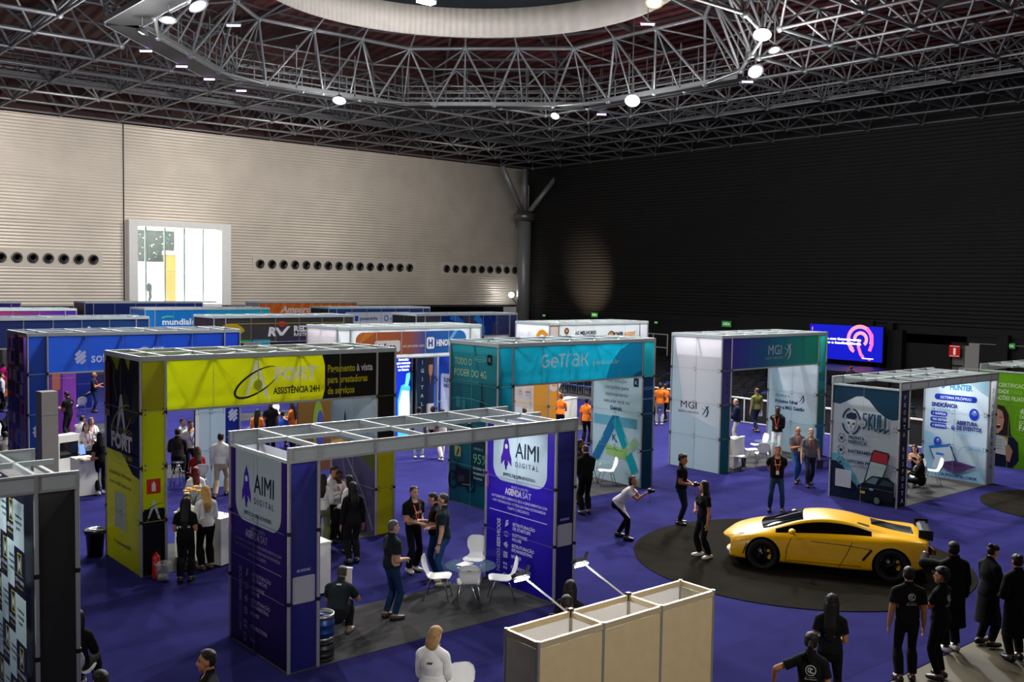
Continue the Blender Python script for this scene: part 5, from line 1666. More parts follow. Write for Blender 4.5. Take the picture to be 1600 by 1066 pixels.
    for x, r in ((.93, .32), (3.49, .335)):
        for s_ in (-1, 1):
            wl = bpy.data.objects.new('wheel', None); COL.objects.link(wl); wl.parent = t; wl.empty_display_size = .2
            wl.location = (x - 2.21, s_ * .80, r - .0)
            q = ax if s_ < 0 else Matrix.Rotation(R(-90), 3, 'X')
            MB().lathe([(.23, -.1), (r - .03, -.115), (r, -.09), (r, .09), (r - .03, .115), (.24, .1), (.225, .08), (.225, -.08), (.23, -.1)], (0, 0, 0), 40, 0, True, q).build('tyre', TYRE, wl)
            g = MB().lathe([(.225, -.08), (.235, .095), (.215, .1), (.2, .05), (.2, -.08)], (0, 0, 0), 40, 0, True, q)
            for k in range(5):
                a = 2 * math.pi * k / 5 + .3
                for da in (-.14, .14):
                    p0 = q @ Vector((.05 * math.cos(a), .05 * math.sin(a), .06)); p1 = q @ Vector((.212 * math.cos(a + da), .212 * math.sin(a + da), .085))
                    g.bar(p0, p1, .032, .02)
            g.lathe([(0, .075), (.05, .07), (.055, .03)], (0, 0, 0), 16, 0, True, q).build('rim', RIM, wl)
            MB().lathe([(.0, -.0), (.17, -.0), (.17, .02), (0, .02)], (0, 0, 0), 28, 0, True, q).build('brake_disc', mat('brake_steel', '#4a4a4c', .35, .8), wl)
            g = MB()
            for k in range(4):
                a = R(-35 + 20 * k) if True else 0
                p = q @ Vector((.15 * math.cos(a), .15 * math.sin(a), .035)); p2 = q @ Vector((.15 * math.cos(a + R(20)), .15 * math.sin(a + R(20)), .035))
                g.bar(p, p2, .06, .05, up=(0, 1, 0))
            g.build('brake_caliper', CAL, wl)
    return t


car()


# ------------------------------------------------------------------ furniture
def facing(p, phi):
    """rotation that turns a +Y front: 0 to the camera, 90 to image right, 180 away"""
    v = Vector((p[0], p[1], 0)).normalized()
    r = Vector((v.y, -v.x, 0))
    h = -v * math.cos(R(phi)) + r * math.sin(R(phi))
    return math.atan2(-h.x, h.y)


def shell_mesh(rows, th):
    """rows: (y, z, half width, dish) from seat front to back top"""
    g = MB()
    n, m = len(rows), 9
    P, Q = [], []
    for i, (y, z, w, d) in enumerate(rows):
        y0, z0 = rows[max(i - 1, 0)][:2]; y1, z1 = rows[min(i + 1, n - 1)][:2]
        t_ = Vector((0, y1 - y0, z1 - z0)).normalized()
        nr = Vector((0, -t_.z, t_.y)) * -1
        nr = Vector((0, t_.z, -t_.y))
        for k in range(m):
            u = -1 + 2 * k / (m - 1)
            c = Vector((u * w, y, z)) - nr * (d * u * u)
            P.append(c); Q.append(c + nr * th)
    F = [(i * m + k, i * m + k + 1, (i + 1) * m + k + 1, (i + 1) * m + k) for i in range(n - 1) for k in range(m - 1)]
    N = n * m
    E = [i for i in range(m)] + [i * m + m - 1 for i in range(1, n)] + [(n - 1) * m + k for k in range(m - 2, -1, -1)] + [i * m for i in range(n - 2, 0, -1)]
    F2 = [tuple(N + a for a in f[::-1]) for f in F] + [(a, b, N + b, N + a) for a, b in zip(E, E[1:] + E[:1])]
    g.add(P + Q, F + F2, 0, None, True)
    return g


SHELLW = mat('white_chair_shell', '#e6e6e4', .35, 0, .02, 5)


def make_chair(p, rz, label, group):
    t = empty('shell_chair', p, rz, label, 'chair', group)
    rows = [(.235, .425, .13, 0), (.225, .437, .19, .002), (.17, .452, .215, .004), (.05, .445, .22, .012), (-.08, .435, .205, .014), (-.15, .437, .17, .01), (-.195, .465, .14, .004), (-.215, .52, .14, .004), (-.235, .60, .19, .02), (-.255, .70, .205, .028), (-.275, .78, .185, .024), (-.288, .825, .13, .012), (-.292, .838, .07, .003)]
    shell_mesh(rows, .012).build('seat_shell', SHELLW, t)
    for sx in (-1, 1):
        for (y0, y1) in ((.12, .24), (-.1, -.25)):
            MB().tube([(sx * .08, y0 * .6, .425), (sx * .15, y0, .42), (sx * .175, y0 + (y1 - y0) * .3, .36), (sx * .215, y1, .0)], .011, 8).build('leg', STEEL, t)
    return t


CH = []


def chair(px, py, phi, label, group=None):
    p = at(px, py, .012); p.z = .011
    rz = facing(p, phi)
    if not CH: CH.append(make_chair(p, rz, label, group)); return CH[0]
    c = copy_tree(CH[0], p, rz, label)
    if group: c['group'] = group
    elif 'group' in c: del c['group']
    return c


G1, G2, G3 = 'white chairs at the purple booth table', 'white chairs in the MGI booth', 'white chairs in the far booths'
chair(684, 935, 80, 'white shell chair left of the glass table, seen from its side', G1)
chair(732, 946, 183, 'white shell chair before the glass table, its ribbed back to the viewer', G1)
chair(783, 938, 275, 'white shell chair right of the glass table, against the purple panel', G1)
chair(741, 905, 350, 'white shell chair behind the glass table, facing the viewer', G1)
p = at(728, 1047, .84); p.z = 0
c = copy_tree(CH[0], p, facing(p, 15), 'white shell chair cut by the bottom edge beside the beige wall unit')
chair(1150, 733, 70, 'white shell chair at far left behind the MGI counter', G2)
chair(1172, 722, 95, 'white shell chair nearest the white counter in the MGI booth', G2)
chair(1185, 714, 300, 'tall-looking white shell chair against the MGI inner panel', G2)
chair(1190, 729, 190, 'white shell chair with its back to the viewer in the MGI booth', G2)
chair(948, 758, 285, 'white shell chair against the pale GETRAK panel', None)
chair(1434, 768, 190, 'grey-looking shell chair with its back to the viewer, under the seated woman in black', None)
chair(1455, 757, 285, 'white shell chair seen from its side against the HUNTER panel', None)
chair(96, 662, 120, 'white shell chair beside the seated man in the blue SOFT booth', G3)
chair(125, 650, 200, 'white shell chair behind the blue balloon in the SOFT booth', G3)
chair(433, 662, 20, 'white shell chair behind the dark shirted man under the FORT header', G3)


def glass_table(px, py, zt, label, r=.48):
    p = at(px, py, zt); p.z = .011
    t = empty('round_glass_table', p, .4, label, 'table')
    MB().lathe([(0, zt - .01), (r, zt - .01), (r, zt), (0, zt)], seg=40).build('table_top', GLASS, t)
    for k in range(3):
        a = 2 * math.pi * k / 3
        MB().tube([(.33 * math.cos(a), .33 * math.sin(a), 0), (-.22 * math.cos(a), -.22 * math.sin(a), zt - .012)], .014, 8).build('leg', STEEL, t)
    return t, p


t, tp = glass_table(735, 884, .73, 'round glass table with chrome legs ringed by four white chairs')
o = MB().box((0, 0, .003), (.3, .22, .005)).build('document_sheet', WHITE, None, (tp.x - .05, tp.y + .1, .742), .3); prop(o, 'white sheet lying on the glass table of the purple booth', 'paper')
o = MB().box((0, 0, .004), (.42, .26, .008)).build('folder', mat('violet_folder', '#5a1ea0', .4), None, (tp.x - .1, tp.y - .12, .731), .35); prop(o, 'violet folder under the white sheet on the glass table', 'folder')
glass_table(929, 722, .72, 'round glass table beside the chair in the teal GETRAK booth')
glass_table(1198, 690, .73, 'round glass table among the white chairs of the MGI booth', .42)


def counter(name, pts_px, h, label, m=WHITE, cat='counter', d=.5, base=0.011, lean=0):
    """box counter whose visible front base runs between two photo points"""
    a, b = at(*pts_px[0], base), at(*pts_px[1], base)
    v = b - a; L = v.length
    t = empty(name, (a.x, a.y, base), math.atan2(v.y, v.x), label, cat)
    MB().box((L / 2, d / 2, h / 2), (L - .02, d - .04, h - .03)).build('body', m, t)
    MB().box((L / 2, d / 2, h - .015), (L, d, .03)).build('top', m, t)
    MB().box((L / 2, d / 2 + .02, .03), (L - .06, d - .1, .06)).build('plinth', BLACK, t)
    return t


counter('reception_counter', ((272, 872), (345, 886)), 1.0, 'white counter with a vase of yellow flowers in the FORT booth', d=.5)
p = at(338, 822, 1.0)
counter('reception_counter', ((124, 777), (154, 773)), 1.0, 'white counter holding leaflets in front of the blue SOFT booth', d=.7)
counter('display_chest', ((92, 762), (114, 756)), .95, 'low white chest beside the grey totem in the SOFT booth', cat='chest', d=.5)
counter('reception_counter', ((1133, 731), (1147, 733)), 1.0, 'white angled counter in the white MGI booth', d=.55)
o = counter('reception_counter', ((1147, 734), (1163, 728)), 1.0, 'short white side wing of the MGI counter', d=.12)
counter('reception_counter', ((873, 662), (902, 656)), 1.0, 'white counter with papers in the white ASSIST booth', d=.5)
counter('low_wall', ((529, 972), (549, 974)), .98, 'white counter front behind the crouching man at the purple booth', cat='counter', d=.06)
counter('cabinet', ((500, 930), (518, 926)), 1.0, 'white topped bar counter behind the purple booth pillar', d=.5)

t = empty('grey_totem', at(75, 782), facing(at(75, 782), 20), 'tall plain grey square totem before the blue booth', 'totem')
GT = mat('grey_laminate', '#8f8c86', .5, 0, .04, 4)
MB().box((0, 0, 1.15), (.42, .42, 2.3)).build('lower_body', GT, t)
MB().box((0, 0, .04), (.46, .46, .08)).build('plinth', GT, t)
MB().box((0, 0, 2.62), (.42, .42, .62)).build('upper_body', GT, t)

# light box sign and drink bottles on the SOFT counter
p = at(103, 715, .95)
t = empty('mini_cabinet', (p.x, p.y, .95), .3, 'small white cabinet with dark front on the chest of the SOFT booth', 'cabinet')
MB().box((0, 0, .55), (.62, .3, .2)).build('sign_head', WHITE, t)
MB().box((0, 0, .23), (.56, .26, .44)).build('dark_front', mat('dark_glass', '#14161c', .1), t)
for sx in (-1, 1): MB().box((sx * .3, -.14, .25), (.03, .03, .5)).build('post', WHITE, t)
p = at(139, 720, 1.0)
for k, (dx, c, l) in enumerate(((0, '#c8b8a0', 'stack of coloured leaflets on the SOFT counter'), (.22, '#7a4a3a', 'small pile of reddish leaflets on the SOFT counter'))):
    o = MB().box((0, 0, .02), (.2, .28, .04)).box((.03, .02, .045), (.18, .26, .012)).build('leaflet_stack', mat('leaflet_%d' % k, c, .5), None, (p.x - .1 + dx, p.y + .1, 1.011), .3 + k)
    prop(o, l, 'leaflets')
p = at(128, 712, 1.0)
t = empty('tablet_stand', (p.x, p.y, 1.012), .5, 'tablet computer standing on the SOFT counter', 'tablet')
MB().box((0, 0, .16), (.2, .02, .28), 0, Matrix.Rotation(R(-15), 3, 'X')).build('screen', mat('tablet_blue', '#6c8cd0', .2, emit=.6), t)
MB().box((0, .05, .02), (.14, .12, .02)).build('foot', BLACK, t)

# vase with yellow flowers on the FORT counter
p = at(303, 808, 1.0)
t = empty('flower_vase', (p.x, p.y, 1.0), 0, 'glass vase with yellow orchids on the FORT counter', 'vase')
MB().lathe([(.05, 0), (.06, .02), (.045, .2), (.06, .28)], seg=16).build('vase', mat('amber_glass', '#8a6a30', .1, alpha=.7), t)
for k in range(9):
    a = k * 2.4
    st_ = MB().tube([(0, 0, .2), (.06 * math.cos(a), .06 * math.sin(a), .42), (.16 * math.cos(a), .16 * math.sin(a), .5 + .03 * (k % 4))], .006, 6).build('stem', mat('stem_green', '#4a6a20', .6), t)
    g = MB()
    for q in range(5):
        b = q * 1.257
        g.ball((.16 * math.cos(a) + .035 * math.cos(b), .16 * math.sin(a) + .035 * math.sin(b), .52 + .03 * (k % 4)), (.035, .035, .02), 8, 5)
    g.build('blossom', mat('yellow_petal', '#e0a818', .5), st_)


# bins, extinguisher, kegs
def bin_(px, py, r, h, m, label, clear=False):
    p = at(px, py)
    t = empty('waste_bin', (p.x, p.y, .012), 0, label, 'bin')
    MB().lathe([(0, .01), (r * .78, .01), (r, h), (r + .015, h), (r + .015, h - .03), (r * .99, h - .03), (r * .8, 0), (0, 0)], seg=28).build('bucket', m, t)
    return t


t = bin_(149, 868, .2, .55, mat('black_bin_plastic', '#111113', .3), 'black round waste bin left of the yellow-green booth')
MB().lathe([(.2, .54), (.23, .56), (.225, .47), (.215, .47)], seg=28).build('bin_bag', mat('black_bag', '#17171a', .15), t)
t = bin_(254, 906, .15, .34, mat('clear_plastic', '#cfd6da', .1, alpha=.3), 'clear plastic bin with crumpled paper by the fire extinguisher')
g = MB()
for k in range(6): g.ball((.06 * math.cos(k * 1.1), .06 * math.sin(k * 1.1), .05 + .012 * (k % 3)), (.04, .035, .03), 7, 5)
g.build('crumpled_paper', WHITE, t)
t = bin_(1160, 729, .12, .3, mat('grey_mesh_plastic', '#3c3c40', .5), 'small dark mesh bin at the MGI counter end')
p = at(244, 905)
t = empty('fire_extinguisher', (p.x, p.y, .012), .4, 'red fire extinguisher standing against the black pillar foot', 'fire extinguisher')
REDP = mat('extinguisher_red', '#b01812', .25, coat=.5)
MB().lathe([(0, 0), (.07, 0), (.075, .03), (.075, .42), (.055, .48), (.025, .5), (.025, .54), (0, .54)], seg=22).build('cylinder', REDP, t)
MB().box((0, -.077, .26), (.09, .004, .18)).build('label_plate', mat('pale_label', '#c8a8a0', .5), t)
MB().box((0, 0, .56), (.03, .05, .05)).bar((0, 0, .58), (0, -.12, .62), .02).bar((0, 0, .56), (0, -.11, .57), .015).build('valve', BLACK, t)
MB().tube([(.02, 0, .55), (.1, 0, .52), (.1, 0, .3), (.085, -.02, .1)], .011, 8).build('hose', BLACK, t)


def keg(z, hh_, m1, m2, lab, p):
    t = empty('beer_keg', (p.x, p.y, z), 0, lab, 'keg')
    MB().lathe([(0, .05), (.17, .05), (.2, .08), (.205, .18), (.21, .19), (.205, .2), (.205, .36), (.21, .37), (.205, .38), (.2, .48), (.17, .52), (0, .53)], seg=28).build('barrel', m1, t)
    for z0, z1 in ((0, .09), (.49, .6)): MB().lathe([(.19, z0), (.2, z0), (.2, z1), (.19, z1), (.19, z0)], seg=28).build('chime_ring', m2, t)
    MB().lathe([(0, .53), (.04, .53), (.04, .57), (0, .57)], seg=14).build('tap_valve', mat('blue_cap', '#2c4ab0', .4), t)
    t.scale = (1, 1, hh_ / .6)
    return t


p = at(502, 1030)
KEG = mat('keg_steel', '#a8a6a0', .3, .85)
keg(.012, .32, mat('keg_dark', '#26262a', .4, .3), mat('keg_dark'), 'dark lower keg standing on the floor beside the purple pillar', p)
keg(.335, .42, mat('keg_blue_band', '#1c3c78', .35, .4), KEG, 'steel and blue keg stacked on the dark keg', p)

# blue balloon pair at the SOFT booth and pink umbrella, papers held up on ground
p = at(121, 636)
t = empty('balloon', (p.x, p.y, .55), 0, 'blue glossy balloon behind the chairs in the SOFT booth', 'balloon')
MB().ball((0, 0, .4), (.24, .24, .3), 20, 12).build('skin', mat('blue_latex', '#1a3cc0', .2), t)
MB().tube([(0, 0, .1), (0, 0, -.54)], .006, 5).build('string', WHITE, t)
p = at(147, 640)
t = empty('folded_umbrella', (p.x, p.y, .5), .3, 'pink and black folded umbrella leaning beyond the chairs in the SOFT booth', 'umbrella')
MB().tube([(-.7, 0, .05), (-.1, 0, .32), (.1, 0, .4)], [.09, .06, .03], 10).build('black_cover', BLACK, t)
MB().tube([(-.1, .02, .36), (.35, .02, .55)], [.06, .02], 8).build('pink_cover', mat('pink_cloth', '#d8285a', .5), t)
MB().tube([(-.72, 0, .04), (-.72, 0, -.48)], .02, 6).build('support_leg', STEEL, t)

# panels and totems inside the HINOVA booth and beyond
def wallsheet(px0, px1, y, z1, art_fn, lab, name='display_wall', m=BOARD, cat='display wall', d=.08):
    a, b = at_y(px0, 600, y), at_y(px1, 600, y)
    w_ = b.x - a.x
    t = empty(name, (a.x, y, 0), 0, lab, cat)
    art = art_fn(w_, z1)
    q = MB(); art.put(q, (0, -.002, 0), XU).build('face', m, t)
    MB().box((w_ / 2, d / 2, z1 / 2), (w_, d, z1)).build('frame', BLACK, t)
    return t


def scr(w_, h_):
    a = Art(w_, h_, '#0a1e8c', '#0a2ca8')
    a.poly([(w_ * .12, 0), (w_ * .1, h_ * .45), (w_ * .3, h_ * .62), (w_ * .55, h_ * .64), (w_ * .85, h_ * .6), (w_ * .92, h_ * .3), (w_ * .85, 0)], '#3c96f0')
    a.poly([(w_ * .2, .2), (w_ * .18, h_ * .4), (w_ * .35, h_ * .56), (w_ * .75, h_ * .55), (w_ * .85, h_ * .3), (w_ * .78, .2)], '#cfe6ff').poly([(w_ * .5, h_ * .6), (w_ * .6, h_ * .76), (w_ * .9, h_ * .78), (w_ * .7, h_ * .6)], '#58aaf4')
    for k, s_ in enumerate(('Inovação', 'que conecta', 'o mercado', 'ao futuro')): a.text(w_ * .42, h_ * .92 - k * .13, s_, .09, '#f0f6ff', 'C', .03)
    return a


wallsheet(619, 645, 31.6, 3.2, scr, 'glowing blue LED totem with white splash behind the orange shirted woman', 'led_totem', SCREEN, 'screen')
wallsheet(645, 652, 31.4, 3.3, lambda w_, h_: Art(w_, h_, '#0c0c10'), 'narrow black side of the blue LED totem', d=.3)


def dig(w_, h_):
    a = Art(w_, h_, '#2c3a54', '#12324c')
    for k, s_ in enumerate('DIGITAL'): a.text(w_ / 2, h_ * .92 - k * .32, s_, .14, '#e8eef4', 'C', .03)
    return a


wallsheet(652, 667, 31.2, 3.4, dig, 'dark blue pillar with vertical DIGITAL lettering', d=.3)


def man(w_, h_):
    a = Art(w_, h_, '#3a2c30')
    a.rect(0, 0, w_, h_ * .38, '#e4e4e8').ell(w_ * .5, h_ * .8, w_ * .3, h_ * .1, '#b8806c').poly([(w_ * .05, h_ * .38), (w_ * .05, h_ * .6), (w_ * .4, h_ * .72), (w_ * .95, h_ * .66), (w_ * .95, h_ * .38)], '#22305e').rect(w_ * .2, h_ * .84, w_ * .6, h_ * .08, '#20181a')
    a.poly([(w_ * .4, h_ * .7), (w_ * .55, h_ * .72), (w_ * .5, h_ * .6)], '#c06a4a')
    return a


wallsheet(667, 678, 31.3, 3.3, man, 'printed panel of a man in dark blue suit next to the DIGITAL pillar')


def ele(w_, h_):
    a = Art(w_, h_, '#2450c4', '#4a78d8')
    a.rrect(w_ * .12, h_ * .15, w_ * .86, h_ * .6, .08, '#d8e0f4').rrect(w_ * .1, h_ * .8, w_ * .8, h_ * .16, .1, '#1c3cc8').ell(w_ * .6, h_ * .88, .1, .1, '#e8f0ff')
    for k, s_ in enumerate(('ELEVANDO', 'NEGÓCIOS', 'DENTRO')): a.text(w_ * .55, h_ * .66 - k * .22, s_, .13, '#24408c', 'C', .04)
    for k in range(4): a.rect(w_ * .25, h_ * .42 - k * .1, w_ * .6, .025, '#6a7cb0')
    return a


wallsheet(678, 706, 31.5, 3.3, ele, 'blue panel with pale ELEVANDO text card left of the teal booth')
wallsheet(305, 352, 26.9, 3.2, lambda w_, h_: Art(w_, h_, '#b8d0e0', '#aec6d8').rect(0, 0, .1, h_, '#e0e4e8').text(w_ * .3, h_ * .8, '1', .1, '#40566c').seams((w_ / 2,), (1.1, 2.2), '#8fa4b4'), 'pale blue panel wall behind the man in khaki trousers', d=.1)
wallsheet(77, 98, 38.6, 3.2, lambda w_, h_: Art(w_, h_, '#4a2464', '#6a2a88').rrect(.1, h_ * .55, w_ * .6, h_ * .3, .08, '#9a5a48').seams((), (1.1, 2.2), '#8a6aa0'), 'dark purple printed panel left inside the blue SOFT booth')
wallsheet(98, 119, 38.6, 3.2, lambda w_, h_: Art(w_, h_, '#6a3a9a', '#8a3a9a').seams((), (1.1, 2.2), '#a080b8'), 'plain violet panel inside the blue SOFT booth')
wallsheet(120, 143, 46.6, 3.2, lambda w_, h_: Art(w_, h_, '#14206a').seams((), (1.1, 2.2), '#5a6ab0'), 'navy panel far behind the man in the navy polo')
wallsheet(466, 518, 27.5, 2.6, lambda w_, h_: Art(w_, h_, '#7a5a1c', '#6a4a2a').ell(w_ * .6, h_ * .55, w_ * .16, h_ * .3, '#7a9a3a').ell(w_ * .66, h_ * .45, w_ * .12, h_ * .28, '#4a4a9a').rect(0, h_ * .9, w_ * .8, .1, '#b89a40'), 'ochre panel with a green bird print behind the FORT opening')

# chairs of the audience before the stage
seat0 = None
SEATB, SEATK = mat('audience_seat_blue', '#2a4a8c', .6), mat('audience_seat_black', '#1c1c20', .6)
win_px = ((1016, 1046, 545, 645), (1128, 1197, 560, 628), (1272, 1300, 560, 665), (878, 982, 585, 645), (1393, 1420, 600, 660))
SEATM = {}
ns = 0
for r_ in range(24):
    for k in range(70):
        x_, y_ = 37.6 + r_ * .95, 14.0 + k * .58
        v = Vector((x_, y_, .6)) - CAM
        z = v.dot(_fw)
        px, py = 800 + FPX * v.dot(_rt) / z, 533 - FPX * v.dot(_up) / z
        if not any(a < px < b and c < py < d for a, b, c, d in win_px) or ns >= 290: continue
        if x_ > 54.8 or rnd.random() < .06 or k % 18 == 0: continue
        lab = 'dark audience chair in the rows behind the white barrier rail'
        if seat0 is None:
            seat0 = empty('audience_chair', (x_, y_, .003), R(-90), lab, 'chair', 'audience chairs in rows before the stage')
            MB().box((0, 0, .45), (.46, .44, .05)).build('seat', SEATB, seat0)
            MB().box((0, -.23, .72), (.44, .04, .42), 0, Matrix.Rotation(R(8), 3, 'X')).build('backrest', SEATK, seat0)
            for sx in (-1, 1):
                for sy in (-1, 1): MB().bar((sx * .2, sy * .19, 0), (sx * .2, sy * .19, .44), .025).build('leg', mat('seat_leg', '#3a3a3e', .4, .5), seat0)
        else: copy_tree(seat0, (x_, y_, .003), R(-90) + rnd.uniform(-.1, .1), lab)
        ns += 1

# ------------------------------------------------------------------ people
SKINS = {'fair': '#c79a80', 'tan': '#a87456', 'brown': '#7a4e38', 'dark': '#4a2e22'}
TMPO = bpy.data.objects.new('temp_body', bpy.data.meshes.new('temp_body'))
COL.objects.link(TMPO)
_rm = TMPO.modifiers.new('r', 'REMESH'); _rm.mode = 'VOXEL'; _rm.use_smooth_shade = True
_sm = TMPO.modifiers.new('s', 'SMOOTH'); _sm.factor = .5; _sm.iterations = 2


def voxel(mb, vs, it=2):
    """one continuous surface around overlapping closed shapes -> (verts, quads)"""
    me = mb.mesh('raw')
    old = TMPO.data
    TMPO.data = me
    bpy.data.meshes.remove(old)
    _rm.voxel_size = vs
    _sm.iterations = it
    m2 = evaluated(TMPO)
    n = len(m2.vertices)
    v = np.empty(n * 3); m2.vertices.foreach_get('co', v)
    nl = len(m2.loops)
    lv = np.empty(nl, int); m2.loops.foreach_get('vertex_index', lv)
    bpy.data.meshes.remove(m2)
    return v.reshape(-1, 3), lv.reshape(-1, 4)


def make_obj(name, v, f, m, parent, label=None):
    me = bpy.data.meshes.new(name)
    me.vertices.add(len(v)); me.vertices.foreach_set('co', np.asarray(v, dtype=np.float32).ravel())
    me.loops.add(f.size); me.loops.foreach_set('vertex_index', f.ravel().astype(np.int32))
    me.polygons.add(len(f)); me.polygons.foreach_set('loop_start', np.arange(0, f.size, 4, dtype=np.int32))
    me.polygons.foreach_set('use_smooth', np.ones(len(f), bool))
    me.update(calc_edges=True)
    me.materials.append(m)
    o = bpy.data.objects.new(name, me); COL.objects.link(o); o.parent = parent
    if label: o['label'] = label
    return o


def vnorm(v, f):
    n = np.zeros_like(v)
    a = np.cross(v[f[:, 2]] - v[f[:, 0]], v[f[:, 3]] - v[f[:, 1]])
    for k in range(4): np.add.at(n, f[:, k], a)
    return n / (np.linalg.norm(n, axis=1, keepdims=True) + 1e-12)


def garment(v, f, nrm, mask, off, it=3):
    """offset copy of the masked faces"""
    fm = f[mask[f].all(1)]
    if len(fm) < 4: return None
    ids, inv = np.unique(fm, return_inverse=True)
    q = inv.reshape(-1, 4)
    p = v[ids].copy()
    for _ in range(it):
        s_ = np.zeros_like(p); c = np.zeros(len(p))
        for k in range(4):
            a, b = q[:, k], q[:, (k + 1) % 4]
            np.add.at(s_, a, p[b]); np.add.at(s_, b, p[a]); np.add.at(c, a, 1); np.add.at(c, b, 1)
        p = .5 * p + .5 * s_ / c[:, None]
    o = off[ids] if isinstance(off, np.ndarray) else off
    p += nrm[ids] * (o[:, None] if isinstance(o, np.ndarray) else o)
    return p, q


def ik(a, t, l1, l2, hint):
    a, t = Vector(a), Vector(t)
    d = t - a
    L = min(d.length, (l1 + l2) * .995)
    d.normalize()
    x = (l1 * l1 - l2 * l2 + L * L) / (2 * L)
    h = math.sqrt(max(l1 * l1 - x * x, 0))
    hp = Vector(hint); hp -= d * hp.dot(d)
    if hp.length < 1e-4: hp = Vector((0, -1, 0)) - d * -d.y
    hp.normalize()
    return a + d * x + hp * h, a + d * L


POSES = {  # lean, pelvis height, right hand, left hand (None: hanging), feet offset, elbow spread
    'stand': dict(),
    'phone': dict(rh=(.05, .30, 1.14), lh=(-.07, .29, 1.10), head=(18, 0)),
    'phone1': dict(rh=(.10, .33, 1.17), head=(20, 0)),
    'belly': dict(rh=(.06, .22, 1.03), lh=(-.07, .21, 1.0)),
    'hold': dict(rh=(.10, .26, 1.02), lh=(-.12, .23, 1.0), head=(5, 0)),
    'hips': dict(rh=(.19, .06, 1.02), reh=(1, -.4, 0)),
    'cross': dict(rh=(-.14, .19, 1.17), lh=(.14, .21, 1.15), reh=(.8, .1, -1), leh=(-.8, .1, -1)),
    'back': dict(rh=(.06, -.17, .97), lh=(-.05, -.17, .95)),
    'chin': dict(rh=(.05, .18, 1.42), lh=(-.05, .22, 1.10), head=(12, 0)),
    'point': dict(rh=(.12, .48, 1.40), lh=None),
    'sit': dict(ph=.53, feet=((.12, .50), (-.12, .46)), rh=(.10, .36, .72), lh=(-.10, .36, .72), lean=4),
    'sitfwd': dict(ph=.53, feet=((.12, .48), (-.12, .42)), rh=(.05, .42, .86), lh=(-.06, .40, .84), lean=16, head=(10, 0)),
    'stool': dict(ph=.78, feet=((.12, .34), (-.12, .30)), fz=.22, rh=(.08, .36, 1.05), lh=(-.1, .36, 1.02), lean=8),
    'crouch': dict(ph=.40, py=-.10, feet=((.16, .16), (-.15, -.04)), rh=(.14, .50, .62), lh=(-.12, .48, .58), lean=38, head=(10, 0)),
    'photo': dict(ph=.86, py=-.16, feet=((.14, .12), (-.12, -.14)), rh=(.06, .50, 1.13), lh=(-.06, .50, 1.11), lean=42, head=(-30, 0), reh=(.4, .2, -1), leh=(-.4, .2, -1)),
    'walk': dict(feet=((.09, .22), (-.09, -.22)), ph=.90),
    'lean': dict(rh=(.10, .40, 1.02), lh=(-.10, .38, 1.0), lean=14, head=(8, 0)),
    'talk': dict(rh=(.14, .32, 1.22), lh=(-.10, .26, 1.08)),
}


